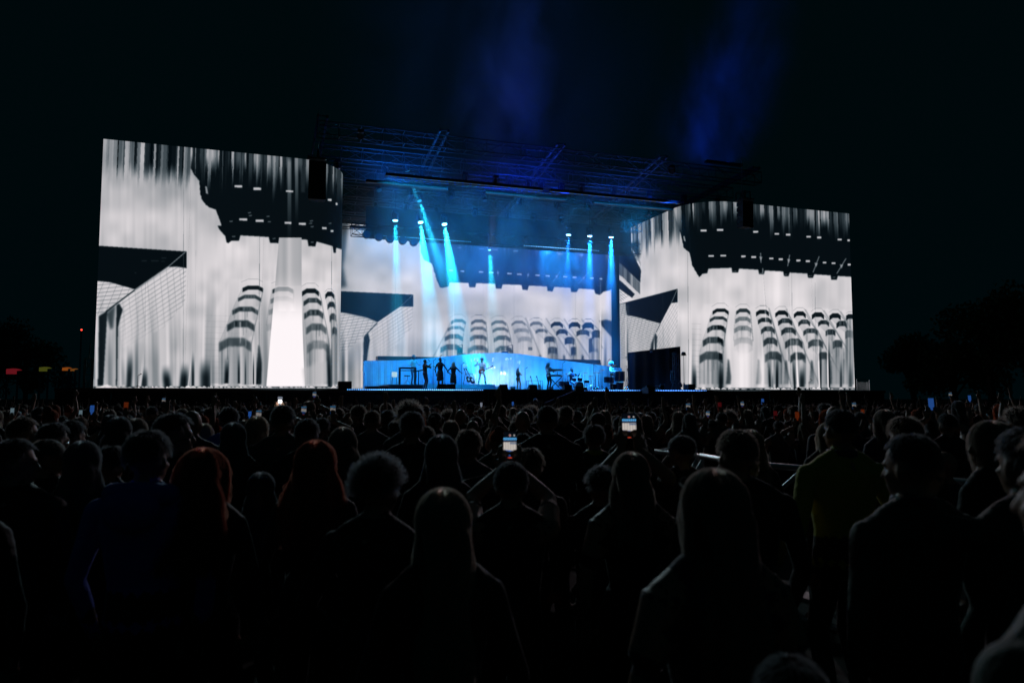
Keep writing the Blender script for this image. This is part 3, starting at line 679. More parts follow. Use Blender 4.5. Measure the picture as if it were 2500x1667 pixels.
def video_wall(label, cv, path, cuts, openings, name):
    """path: plan line; cuts: arc lengths where two columns of cabinets meet; openings: (s0, s1, z) left free below z"""
    im, cum, L = wall_texture(cv, path, ZB, ZT, name, 46, 52)
    m = screen_mat(name, im)
    pts = np.array(path)
    at = lambda s: (float(np.interp(s, cum, pts[:, 0])), float(np.interp(s, cum, pts[:, 1])))
    t = empty('video_wall', (at(0)[0], at(0)[1], ZB), label=label, cat='video wall')
    inv = Matrix.Translation(t.location).inverted()
    ss = sorted(set([0, L] + [c for c in cuts if 0 < c < L] + [q for o in openings for q in o[:2]]))
    for a, b in zip(ss, ss[1:]):
        z0 = ZB
        for o in openings:
            if a >= o[0] - 1e-4 and b <= o[1] + 1e-4: z0 = o[2]
        n = max(2, int((b - a) / .25)); vs = []; fs = []; uv = []
        g = .0015
        q = [a + g + (b - a - 2 * g) * k / n for k in range(n + 1)]
        back = []
        for s in q:
            x, y = at(s); vs += [(x, y, z0), (x, y, ZT)]
        e = .02
        for s in q:
            x, y = at(s); x2, y2 = at(min(L, s + e)); x1, y1 = at(max(0, s - e)); dx, dy = x2 - x1, y2 - y1; l = math.hypot(dx, dy) or 1
            vs += [(x - dy / l * .12, y + dx / l * .12, z0), (x - dy / l * .12, y + dx / l * .12, ZT)]
        o2 = 2 * (n + 1)
        for k in range(n): fs.append((2 * k, 2 * k + 2, 2 * k + 3, 2 * k + 1))
        nf = len(fs)
        for k in range(n):
            fs.append((o2 + 2 * k + 2, o2 + 2 * k, o2 + 2 * k + 1, o2 + 2 * k + 3)); fs.append((2 * k + 1, 2 * k + 3, o2 + 2 * k + 3, o2 + 2 * k + 1)); fs.append((2 * k + 2, 2 * k, o2 + 2 * k, o2 + 2 * k + 2))
        fs.append((0, 1, o2 + 1, o2)); fs.append((2 * n + 1, 2 * n, o2 + 2 * n, o2 + 2 * n + 1))
        me = bpy.data.meshes.new('screen_panel'); me.from_pydata(vs, [], fs); me.materials.append(m); me.materials.append(M['black_metal'])
        for i, p in enumerate(me.polygons): p.material_index = 0 if i < nf else 1
        ul = me.uv_layers.new(name='UVMap')
        for p in me.polygons:
            for li, vi in zip(p.loop_indices, p.vertices):
                s = q[(vi % o2) // 2]; z = vs[vi][2]; ul.data[li].uv = (s / L, (z - ZB) / (ZT - ZB))
        o = link('screen_panel', me, None, t); o.matrix_parent_inverse = inv
    # bearing frame behind
    for z in (ZB + 4.3, ZB + 8.6, ZT - .1):
        mb = MB(); prev = None
        for k in range(0, int(L / .8) + 1):
            s = min(L, k * .8); x, y = at(s); x2, y2 = at(min(L, s + .05)); x1, y1 = at(max(0, s - .05)); dx, dy = x2 - x1, y2 - y1; l = math.hypot(dx, dy)
            p = Vector((x - dy / l * .3, y + dx / l * .3, z))
            if prev is not None: mb.bar(prev, p, .06)
            prev = p
        o = mb.build('back_rail', M['black_metal'], t); o.matrix_parent_inverse = inv
    return at, cum, L, m

XL0 = -7.62
pathL = [(XL0, 42.0), (2.1, 42.0)] + arc(1.95, 44.72, 2.72, 90 - 180 + 3, 0, 16)[0:] + [(4.67, 53.0)]
pathL = [(XL0, 42.0)] + arc(1.95, 44.72, 2.72, -90, 0, 16) + [(4.67, 53.0)]
pathR = [(27.42, 53.2)] + arc(30.27, 44.9, 2.85, 180, 270, 16) + [(40.12, 42.05)]
cvL, cvC, cvR = paint_left(), paint_centre(), paint_right()
def s_at(x_px, path, y_px=800):
    """arc length at which a sighting meets the wall"""
    pts = np.array(path); seg = np.hypot(*(pts[1:] - pts[:-1]).T); cum = np.concatenate([[0], np.cumsum(seg)])
    s = np.linspace(0, cum[-1], 4000); X = np.interp(s, cum, pts[:, 0]); Y = np.interp(s, cum, pts[:, 1]); px, _ = pix(X, Y, np.full_like(X, EYE))
    return s[np.argmin(np.abs(px - x_px))]
cutsL = [s_at(x, pathL) for x in (449, 634, 808)]
atL, cumL, LL, mL = video_wall('left video wall with bright white cone and rounded inner edge', cvL, pathL, cutsL, [], 'left_picture')
cutsC = [9.3, 14.0, 18.6]
pathC = [(4.9, 57.0), (28.6, 57.0)]
cutsC = [P(x, 800, 57).x - 4.9 for x in (965, 1109, 1328, 1466)]
atC, cumC, LC, mC = video_wall('middle video wall at the back of the stage behind the band', cvC, pathC, cutsC, [], 'middle_picture')
so0, so1 = s_at(1533, pathR), s_at(1663, pathR)
cutsR = [s_at(x, pathR) for x in (1618, 1684, 1933, 1990)]
zo = EYE + 3.42
atR, cumR, LR, mR = video_wall('right video wall with a dark doorway and curved left return', cvR, pathR, cutsR, [(so0, so1, zo)], 'right_picture')

# black masking behind the doorway
mb = MB(); n = 40; vs = []
for k in range(n + 1):
    x = 28.5 + k * 4.2 / n; y = 54 - k * 7.5 / n; w_ = .08 * math.sin(k * 1.3)
    vs += [(x + w_, y + w_, DECK + .01), (x + w_, y + w_, EYE + 4.2)]
mb.add(vs, [(2 * k, 2 * k + 2, 2 * k + 3, 2 * k + 1) for k in range(n)], True)
tag(mb.build('black_curtain', M['black_cloth']), 'black masking curtain inside the doorway of the right video wall', 'curtain')
# narrow ladder truss standing in the doorway
def box_truss(a, b, w, seg, m, name=None, chord=.05, brace=.025, parent=None, label=None, cat='truss', group=None, up=Vector((0, 0, 1))):
    a, b = Vector(a), Vector(b); d = (b - a); L = d.length; d.normalize()
    if abs(d.dot(up)) > .9: up = Vector((0, 1, 0))
    u = d.cross(up).normalized(); v = u.cross(d)
    t = empty(name or 'truss', a, label=label, cat=cat, group=group) if parent is None else parent
    org = a if parent is None else Vector((0, 0, 0)); 
    cs = [(u * i + v * j) * (w / 2) for i, j in ((-1, -1), (1, -1), (1, 1), (-1, 1))]
    for c in cs: MB().cyl(a + c - a, b + c - a, chord / 2, n=6).build('chord', m, t)
    n = max(1, int(round(L / seg))); mb = MB()
    for k in range(n + 1):
        p = d * (L * k / n)
        for i in range(4): mb.bar(p + cs[i], p + cs[(i + 1) % 4], brace)
        if k < n:
            q = d * (L * (k + 1) / n)
            for i in range(4):
                if (k + i) % 2: mb.bar(p + cs[i], q + cs[(i + 1) % 4], brace)
                else: mb.bar(p + cs[(i + 1) % 4], q + cs[i], brace)
    tag(mb.build('bracing', m, t), kind='stuff')
    return t
p = P(1650, 900, 46.2); box_truss((p.x, p.y, DECK + .02), (p.x, p.y, EYE + 3.1), .3, .5, M['dark_truss'], 'truss_tower', label='slim upright truss inside the dark doorway', cat='truss')

# ---------------------------------------------------------------- roof of trusses
ZR = EYE + 15.6
rows = [(43.0, ZR - .35, 3.0, 33.1), (45.6, ZR - .8, 3.4, 32.6), (48.2, ZR - 1.25, 3.4, 31), (50.8, ZR - 1.7, 3.8, 30), (53.4, ZR - 2.15, 4, 29), (56.2, ZR - 2.6, 4, 29)]
RL = ['front edge truss of the stage roof, topmost and longest', 'second truss of the stage roof behind the front edge', 'third truss of the stage roof counted from the front edge', 'fourth truss of the stage roof counted from the front edge', 'fifth truss of the stage roof just before the back one', 'rearmost truss of the stage roof above the middle video wall']
for (y, z, x0, x1), lb in zip(rows, RL):
    box_truss((x0, y, z), (x1, y, z), .75, 1.25, M['dark_truss'], 'roof_truss', .07, .03, label=lb, group='cross trusses of the stage roof')
for i, x in enumerate((3.3, 10.4, 18.0, 25.4, 32.8)):
    mb = MB(); a = Vector((x, 42.7, ZR + .35)); b = Vector((min(x, 29.2), 57.2, ZR - 2.05))
    t = empty('roof_beam', a, label=['roof beam running back at the left end of the roof', 'second roof beam from the left running back over the stage', 'middle roof beam running back over the stage', 'fourth roof beam from the left running back over the stage', 'roof beam running back at the right end of the roof'][i], cat='beam', group='long beams of the stage roof')
    for dx in (-.25, .25):
        MB().bar(Vector((dx, 0, 0)), b - a + Vector((dx, 0, 0)), .12, .16).build('flange', M['dark_truss'], t)
    m2 = MB(); n = 14
    for k in range(n + 1): q = (b - a) * (k / n); m2.bar(q + Vector((-.25, 0, 0)), q + Vector((.25, 0, 0)), .05)
    tag(m2.build('rungs', M['dark_truss'], t), kind='stuff')
# towers carrying the roof, dark beside the walls
for x, y, lb in ((3.1, 46.5, 'roof tower hidden behind the rounded edge of the left video wall'), (33.0, 44.6, 'roof tower behind the right video wall')):
    box_truss((x, y, -.35), (x, y, ZR - .9), .7, 1.4, M['dark_truss'], 'roof_tower', .08, .035, label=lb)
# slim scaffold to the left of the left wall
pq = P(219, 955, 43.5)
tw = box_truss((pq.x - .1, 43.5, -.35), (pq.x - .1, 43.5, P(219, 875, 43.5).z), .35, .8, M['steel'], 'scaffold_tower', .05, .03, label='slim metal mast left of the left video wall')
MB().cyl((0, 0, P(219, 875, 43.5).z + .35), (.05, 0, P(219, 868, 43.5).z + 1.0), .03).build('aerial', M['steel'], tw)

# header truss carrying round lamps, and its strip of diodes
hz = P(975, 584, 50).z
box_truss((P(858, 570, 50).x, 50, hz + .42), (28.0, 50, hz + .42), .75, .9, M['black_paint'], 'header_truss', .06, .03, label='low header truss across the stage with round lamps beneath its left end')
pb = P(1520, 560, 46.0)
box_truss((P(1519, 553, 46).x, 46, P(1519, 553, 46).z), (P(1562, 553, 46).x, 46, P(1519, 553, 46).z - .0), .62, .42, M['dark_truss'], 'side_truss', .05, .03, label='short stub of truss before the striped return of the right wall')
led_strip((P(930, 590, 49.4).x, 49.4, hz + .02), (P(1150, 590, 49.4).x, 49.4, hz + .02), 'cyan row of lamps along the header truss over the singers', (.1, .6, 1), 1.8, .024, .13)
led_strip((P(1278, 600, 49.4).x, 49.4, hz + .02), (P(1462, 600, 49.4).x, 49.4, hz + .02), 'blue row of lamps along the header truss above the keyboards', (.15, .5, 1), 3.0, .026, .13)
mb = MB(); n = 70; vs = []
xa, xb = P(893, 560, 50.7).x, 27.2
for k in range(n + 1):
    x = xa + (xb - xa) * k / n; y = 50.75 + .05 * math.sin(k * 1.7); vs += [(x, y, hz + .05), (x, y, hz + 2.3)]
mb.add(vs, [(2 * k, 2 * k + 2, 2 * k + 3, 2 * k + 1) for k in range(n)], True)
tag(mb.build('border_curtain', M['black_cloth']), 'black border curtain hung behind the header truss', 'curtain')

# ---------------------------------------------------------------- moving lights
lens_off = mat('lens_glass', (.03, .05, .08), .08, 0, .1, spec=.9)
def fixture(name='stage_light', tilt=0, pan=0, lens=None, s=1.0):
    t = empty(name)
    MB().box((0, 0, -.07 * s), (.34 * s, .30 * s, .14 * s)).build('base', M['black_metal'], t)
    mb = MB(); mb.box((-.2 * s, 0, -.3 * s), (.04 * s, .12 * s, .36 * s)); mb.box((.2 * s, 0, -.3 * s), (.04 * s, .12 * s, .36 * s)); mb.box((0, 0, -.15 * s), (.44 * s, .14 * s, .03 * s)); mb.build('yoke', M['black_metal'], t)
    h = MB(); h.cyl((0, 0, .18 * s), (0, 0, -.2 * s), .12 * s, .165 * s, 14); h.cyl((0, 0, .18 * s), (0, 0, .24 * s), .09 * s, .05 * s, 12)
    ho = h.build('lamp_head', M['black_metal'], t); ho.location = (0, 0, -.38 * s); ho.rotation_euler = (tilt, 0, pan)
    ll = MB().cyl((0, 0, -.203 * s), (0, 0, -.225 * s), .15 * s, .145 * s, 16).build('lens', lens or lens_off, ho)
    return t, ho
def spot_lamp(ho, col, power, ang, blend=.35, r=.12, s=1.0):
    l = bpy.data.lights.new('beam', 'SPOT'); l.color = col; l.energy = power; l.spot_size = R(ang); l.spot_blend = blend; l.shadow_soft_size = r
    o = bpy.data.objects.new('beam', l); C.objects.link(o); o.parent = ho; o.location = (0, 0, -.27 * s); return o
def aim(t, ho, target):
    """turn the head so that its lens looks at a point"""
    v = (Vector(target) - (t.location + ho.location)).normalized(); q = (-v).to_track_quat('Z', 'Y'); ho.rotation_euler = q.to_euler()
GL = 'moving lights hung under the roof trusses'
cyan_l = glow('cyan_lens', (.25, .8, 1), 9.0, False); blue_l = glow('blue_lens', (.3, .65, 1), 9.0, False)
LIT = [  # sighting, plane, aim point sighting/plane, colour, power, angle, label
    ((965, 536), 49.2, (970, 900, 48.6), (.02, .62, 1), 230000, 10, 'leftmost of the three cyan lamps, its beam falling almost straight', cyan_l),
    ((1026, 541), 49.2, (1068, 905, 46.9), (.02, .60, 1), 480000, 12, 'middle of the three cyan lamps with a slanting beam', cyan_l),
    ((1084, 546), 49.2, (1140, 905, 46.3), (.02, .60, 1), 500000, 12, 'cyan lamp right of its two neighbours with the widest beam', cyan_l),
    ((1388, 571), 49.2, (1382, 900, 49.3), (.01, .22, 1), 200000, 10, 'leftmost of the three deep blue lamps beside the right wall', blue_l),
    ((1440, 574), 49.2, (1437, 905, 49.3), (.01, .24, 1), 300000, 11, 'middle of the three deep blue lamps beside the right wall', blue_l),
    ((1492, 577), 49.2, (1494, 905, 49.3), (.01, .24, 1), 360000, 12, 'rightmost of the three deep blue lamps, next to the striped return', blue_l)]
for (px, py), Y, tg, col, pw, ang, lb, lm in LIT:
    p = P(px, py, Y); t, ho = fixture(lens=lm, s=1.15); t.location = p + Vector((0, 0, .6)); tag(t, lb, 'stage light', GL)
    aim(t, ho, P(*tg)); spot_lamp(ho, col, pw, ang, s=1.15)
    MB().cyl((0, 0, 0), (0, 0, 1.4), .02).build('hanger', M['black_metal'], t)
proto, ph = fixture()
tag(proto, 'unlit black moving light hung under a roof truss', 'stage light', GL)
first = True; rs = random.Random(3)
ORD = ['first', 'second', 'third', 'fourth', 'fifth', 'sixth', 'seventh', 'eighth', 'ninth', 'tenth', 'eleventh', 'twelfth']
for j, (y, z, x0, x1) in enumerate(rows[1:5]):
    nfx = 11
    for k in range(nfx):
        x = x0 + 1.2 + (x1 - x0 - 2.4) * k / (nfx - 1) + rs.uniform(-.3, .3)
        o = proto if first else copy_tree(proto); first = False
        o['label'] = f"unlit moving light, {ORD[k]} from the left on the {ORD[j + 1]} roof truss"; o.location = (x, y, z - .4); h = [c for c in o.children if c.name.startswith('lamp_head')][0]
        h.rotation_euler = (rs.uniform(-.9, .3), rs.uniform(-.3, .3), 0)
# round lamps under the header's left end
rl0 = None
for px, py in ((895, 573), (925, 579), (952, 584), (983, 588), (1010, 592)):
    if rl0 is None:
        rl0 = empty('round_lamp', label='round black lamp hanging below the left end of the header truss', cat='stage light', group='round lamps in a row under the header truss')
        m_ = MB(); m_.cyl((0, -.16, 0), (0, .1, 0), .27, .27, 18); m_.cyl((0, .1, 0), (0, .3, 0), .22, .1, 14); m_.build('housing', M['black_metal'], rl0)
        MB().cyl((0, -.165, 0), (0, -.185, 0), .23, .23, 18).build('lens', lens_off, rl0)
        m_ = MB(); m_.bar((-.3, 0, 0), (-.3, 0, .4), .03); m_.bar((.3, 0, 0), (.3, 0, .4), .03); m_.bar((-.3, 0, .4), (.3, 0, .4), .03); m_.build('bracket', M['black_metal'], rl0)
        o = rl0
    else: o = copy_tree(rl0)
    o['label'] = f'round black lamp, {ORD[[895, 925, 952, 983, 1010].index(px)]} from the left below the header truss'
    o.location = P(px, py, 49.3)
# blue and cyan washes sent through the smoke from heads in the roof
def wash(px, py, Y, tg, col, pw, ang, lb, blend=.8, lens=None, s=1.0):
    t, ho = fixture(lens=lens or lens_off, s=s); t.location = P(px, py, Y) + Vector((0, 0, .6)); tag(t, lb, 'stage light', GL); aim(t, ho, P(*tg) if len(tg) == 3 and not isinstance(tg, Vector) else tg)
    return spot_lamp(ho, col, pw, ang, blend, s=s)
dim_c = glow('dim_cyan_lens', (.05, .5, .8), .8, False); dim_b = glow('dim_blue_lens', (.02, .15, .6), .5, False)
wash(992, 418, 46.0, (1060, 600, 48), (.02, .62, 1), 50000, 7, 'lamp high in the roof sending a dim cyan shaft down to the header', .3, dim_c)
wash(1022, 492, 48.4, (1088, 690, 46.8), (.02, .6, 1), 130000, 9, 'lamp above the middle cyan lamp sending a soft cyan shaft', .5, dim_c)
wash(1195, 618, 54.6, (1212, 905, 55), (.02, .7, .95), 150000, 12, 'small cyan lamp before the dark part of the middle wall', .2, cyan_l, .6)
o = wash(1322, 600, 51.6, (1376, 655, 54.6), (.005, .30, 1), 16000, 75, 'added blue lamp hidden behind the header truss lighting the smoke cloud', 1.0, dim_b, .6)  # added hidden lamp, put behind the header to light the smoke cloud
def added_bar(x0, x1, y, z, dirv, col, pw, spread, lb):  # added light bars, no such lamps visible: they tint smoke and stage blue
    t = empty('added_light_bar', ((x0 + x1) / 2, y, z), label=lb, cat='light bar', group='added unseen light bars filling the stage with blue'); L = x1 - x0
    MB().box((0, 0, .12), (L, .26, .16)).build('housing', M['black_metal'], t)
    d = Vector(dirv).normalized(); mm = MB()
    for k in range(int(L / .5)): mm.cyl((-L / 2 + .25 + k * .5, 0, .05), (-L / 2 + .25 + k * .5, 0, .028), .07, n=10)
    tag(mm.build('lens_row', dim_b, t), kind='stuff')
    l = bpy.data.lights.new('added_bar', 'AREA'); l.shape = 'RECTANGLE'; l.size = L; l.size_y = .25; l.energy = pw; l.color = col; l.spread = R(spread)
    o = bpy.data.objects.new('added_bar', l); C.objects.link(o); o.parent = t; o.location = (0, 0, .01); o.rotation_euler = (-d).to_track_quat('Z', 'Y').to_euler()
added_bar(6.0, 12.0, 52.3, hz + 1.0, (0, .25, -1), (.006, .40, 1), 1500, 150, 'added light bar behind the left of the header truss glowing cyan')
added_bar(12.3, 18.5, 52.3, hz + 1.0, (0, .2, -1), (.004, .22, 1), 1500, 150, 'added light bar behind the middle of the header truss')
added_bar(19, 27, 52.3, hz + 1.0, (0, .2, -1), (.002, .13, 1), 1300, 150, 'added light bar behind the right of the header truss glowing deep blue')
added_bar(7.5, 19, 45.2, ZR - 2.2, (0, .3, -1), (.002, .14, 1), 620, 150, 'added light bar under the third roof truss with a dim blue glow')
added_bar(7, 17, 43.4, ZR - 2.6, (0, .75, -1), (.01, .42, 1), 1200, 100, 'added front light bar turned on the singers and backdrop')
added_bar(17.5, 27, 43.4, ZR - 2.6, (0, .75, -1), (.008, .36, 1), 1050, 100, 'added front light bar turned on the drums and backdrop')
# two added lamps, hidden in the roof, giving the audience its rim light
for px, tx, col, lb in [(880, 500, (.62, .92, 1), 'added rim lamp under the front truss turned on the left of the audience'), (1640, 1900, (.95, .8, .9), 'added rim lamp under the front truss turned on the right of the audience')]:
    o = wash(px, 345 + (px - 900) * .11, 42.0, PD(tx, 1250, 9), col, 3600, 110, lb, .6); o.data.shadow_soft_size = .3
wash(1210, 452, 44.4, (1178, 912, 47.4), (.92, .95, 1), 9000, 9, 'white front lamp trained on the guitarist', .6)
wash(1290, 462, 44.4, (1266, 928, 47.4), (.95, .95, 1), 5000, 7, 'white front lamp trained on the lead singer', .6)
wash(1370, 470, 44.4, (1342, 915, 45.6), (.85, .92, 1), 6000, 8, 'white front lamp trained on the keyboard player', .6)

# ---------------------------------------------------------------- hung loudspeakers
def line_array(px, py_top, Y, n, label, rz):
    p = P(px, py_top, Y); t = empty('line_array', p, rz, label=label, cat='loudspeaker', group='hung columns of loudspeakers')
    fr = MB(); fr.box((0, 0, .1), (.9, .8, .08)); fr.box((0, 0, .4), (.1, .1, .6)); fr.build('flying_frame', M['black_metal'], t)
    ch = MB(); ch.cyl((0, .2, .6), (0, .2, ZR - p.z + .2), .02); ch.build('chain', M['steel'], t)
    me = None; z = 0; y = 0
    for k in range(n):
        a = -R(.8 * k)
        if me is None:
            b = MB(); b.add([(-.46, -.3, -.17), (.46, -.3, -.17), (.46, -.3, .17), (-.46, -.3, .17), (-.38, .35, -.12), (.38, .35, -.12), (.38, .35, .12), (-.38, .35, .12)],
                            [(0, 1, 2, 3), (5, 4, 7, 6), (0, 4, 5, 1), (3, 2, 6, 7), (0, 3, 7, 4), (1, 5, 6, 2)]); me = b.mesh('cabinet')
        o = link('cabinet', me, M['speaker_black'], t); o.location = (0, y, z - .19); o.rotation_euler = (a, 0, 0)
        z -= .355 * math.cos(a); y += .355 * math.sin(-a) * .6
    return t
line_array(776, 396, 40.9, 6, 'column of loudspeakers hung before the rounded edge of the left wall', R(-6))
line_array(1818, 492, 40.6, 5, 'column of loudspeakers hung before the right video wall', R(8))

# ---------------------------------------------------------------- wavy backdrop behind the band
cloth = mat('satin', (.22, .44, .66), .45, 0, .12, 3, .25, 9)
prof = [(886, 881), (985, 880), (1060, 874), (1115, 868), (1165, 864), (1215, 862.5), (1260, 865), (1310, 872), (1360, 880), (1400, 884), (1440, 889), (1478, 893), (1520, 899)]
pp = [P(x, y, 52) for x, y in prof]; n = 520; vs = []; nz_ = 9
for k in range(n + 1):
    x = pp[0].x + (pp[-1].x - pp[0].x) * k / n; top = np.interp(x, [q.x for q in pp], [q.z for q in pp])
    cv_ = 52.4 - 1.1 * math.cos((x - 16) / 8.2)
    f = .055 * math.sin(x * 13 + 1.3 * math.sin(x * 2.1)) + .03 * math.sin(x * 29 + x * x)
    for j in range(nz_):
        u = j / (nz_ - 1); vs.append((x, cv_ + f * (1.15 - .75 * u) - .12 * (1 - u) ** 3, DECK + .005 + (top - DECK) * u))
fs = [(k * nz_ + j, (k + 1) * nz_ + j, (k + 1) * nz_ + j + 1, k * nz_ + j + 1) for k in range(n) for j in range(nz_ - 1)]
me = bpy.data.meshes.new('backdrop'); me.from_pydata(vs, [], fs); me.polygons.foreach_set('use_smooth', [True] * len(fs))
tag(link('fabric_backdrop', me, cloth), 'long wavy-topped satin backdrop glowing blue behind the musicians', 'backdrop')
# floor lamps washing it
def uplight(px, col, pw, ang, lb, Y=49.9):
    p = P(px, 950, Y); t = empty('floor_light', (p.x, Y, DECK), label=lb, cat='floor light', group='small lamps on the floor at the foot of the backdrop')
    MB().box((0, 0, .06), (.3, .2, .12)).build('base', M['black_metal'], t)
    h = MB().box((0, 0, 0), (.34, .14, .14), Matrix.Rotation(R(-25), 3, 'X')).build('lamp_head', M['black_metal'], t); h.location = (0, 0, .2)
    l = bpy.data.lights.new('beam', 'SPOT'); l.color = col; l.energy = pw; l.spot_size = R(ang); l.spot_blend = 1; l.shadow_soft_size = .1
    o = bpy.data.objects.new('beam', l); C.objects.link(o); o.parent = t; o.location = (0, .1, .32); v = Vector((0, 1.0, .9)); o.rotation_euler = (-v).to_track_quat('Z', 'Y').to_euler()
    MB().box((0, .02, .09), (.28, .012, .1)).build('lens', glow('up_lens', col, 3, False), t).location = (0, .08, .13)
    return o
for px, col, pw, lb in [(940, (.1, .75, 1), 161, 'floor lamp at the foot of the backdrop left of the riser'), (1120, (.05, .6, 1), 127, 'floor lamp behind the guitar rack'), (1190, (.8, .85, 1), 111, 'white floor lamp behind the guitarist'),
                        (1222, (1, .9, 1), 126, 'white floor lamp left of the lead singer'), (1252, (1, .92, 1), 111, 'white floor lamp directly behind the lead singer'), (1300, (.3, .7, 1), 127, 'floor lamp behind the two guitars on stands'),
                        (1345, (.1, .7, 1), 136, 'floor lamp behind the keyboard player'), (1455, (.15, .75, 1), 188, 'floor lamp between the two drum kits'), (1005, (.02, .55, 1), 110, 'floor lamp behind the keyboard desk')]:
    uplight(px, col, pw, 120, lb)

# rear walkway seen over the backdrop
a = P(922, 869, 54.2); b = P(1465, 880, 54.2)
t = empty('walkway', (a.x, 54.2, a.z), label='dark raised walkway seen above the wavy backdrop', cat='platform')
MB().box(((b.x - a.x) / 2, .4, -.15), (b.x - a.x, 1.0, .3)).build('deck', M['deck'], t)
MB().box(((b.x - a.x) / 2, -.13, -.36), (b.x - a.x, .05, .06)).build('handrail', M['chrome'], t)
for k in range(9): MB().bar(((b.x - a.x) * k / 8, .4, -.3), ((b.x - a.x) * k / 8, .4, DECK - a.z), .08).build('leg', M['black_metal'], t)
def railing(px, wpx, py0, py1, Y, lb):
    p = P(px, py1, Y); q = P(px + wpx, py0, Y); w = q.x - p.x; h = P(px, py0, Y).z - p.z
    t = empty('railing', p, label=lb, cat='railing'); mb = MB()
    mb.bar((0, 0, -.1), (0, 0, h * .9), .035); mb.bar((w, 0, -.1), (w, 0, h), .045); mb.build('posts', M['black_metal'], t)
    m2 = MB(); m2.bar((0, 0, h * .9), (w, 0, h), .035); m2.bar((0, 0, h * .35), (w, 0, h * .35), .03); m2.build('rails', M['black_metal'], t)
railing(1117, 12, 841, 869, 53.6, 'thin railing standing on the backdrop crest behind the guitar rack')
railing(1240, 12, 842, 864, 53.6, 'thin railing on the backdrop crest above the lead singer')
p = P(1125, 868, 53.3); t = empty('folding_chair', p - Vector((0, 0, .12)), label='dark folding chair beside the left thin railing', cat='chair')
MB().box((0, 0, .22), (.42, .4, .06)).build('seat', M['black_metal'], t); MB().box((-.02, .18, .5), (.42, .05, .42)).build('backrest', M['black_metal'], t)
for sx in (-.18, .18):
    for sy in (-.16, .16): MB().bar((sx, sy, 0), (sx, sy, .22), .03).build('leg', M['black_metal'], t)
p = P(1233, 864, 53.3); t = empty('monitor_speaker', p - Vector((0, 0, .06)), label='small dark monitor speaker on the backdrop crest beside the right railing', cat='speaker')
MB().add([(-.3, -.2, 0), (.3, -.2, 0), (.3, .2, 0), (-.3, .2, 0), (-.2, .0, .26), (.2, .0, .26), (.2, .2, .26), (-.2, .2, .26)], [(3, 2, 1, 0), (4, 5, 6, 7), (0, 1, 5, 4), (1, 2, 6, 5), (2, 3, 7, 6), (3, 0, 4, 7)]).build('cabinet', M['black_metal'], t)
MB().add([(-.24, -.19, .03), (.24, -.19, .03), (.17, -.02, .24), (-.17, -.02, .24)], [(0, 1, 2, 3)]).build('grille', M['rubber'], t)

# riser
a = P(1035, 938, 46.6); b = P(1212, 938, 46.6); zr = a.z
t = empty('riser', (a.x, 46.6, DECK), label='low pale riser under the guitarist and backing singers', cat='riser')
h = zr - DECK; w = b.x - a.x
mb = MB(); prof_ = [(0, 0), (w - .3, 0)] + [(w - .3 + .3 * math.sin(R(q)), .3 - .3 * math.cos(R(q))) for q in (22, 45, 67, 90)] + [(w, 4), (0, 4)]
vs = [(x, y, z) for z in (0.005, h) for x, y in prof_]; L_ = len(prof_)
mb.add(vs, [tuple(reversed(range(L_))), tuple(range(L_, 2 * L_))] + [(k, (k + 1) % L_, L_ + (k + 1) % L_, L_ + k) for k in range(L_)])
mb.build('platform', cloth, t)
MB().box((w + .22, 1.2, h * .35), (.4, 1.6, h * .7)).build('step', cloth, t)
MB().box((w / 2, 2, h + .012), (w - .6, 3, .02)).build('mat', mat('riser_top', (.25, .28, .3), .6), t)
a = P(950, 938, 46.4); w = P(1033, 938, 46.4).x - a.x
t = empty('ribbed_riser', (a.x, 46.4, DECK), label='ribbed dark blue riser under the keyboard desk', cat='riser')
MB().box((w / 2, 2, h / 2 - .01), (w, 3.9, h - .03)).build('platform', mat('riser_dark', (.10, .13, .18), .6), t)
for k in range(34):
    o = MB().bar((0, 0, 0), (.05, 0, h - .04), .03, .03)
    if k == 0: me_r = o.mesh('rib')
    ob = link('rib', me_r, M['black_metal'], t); ob.location = (.05 + (w - .1) * k / 33, .03, .01)
MB().box((w * .15 - .9, .6, .12), (1.6, .8, .2)).build('case', M['black_metal'], t)

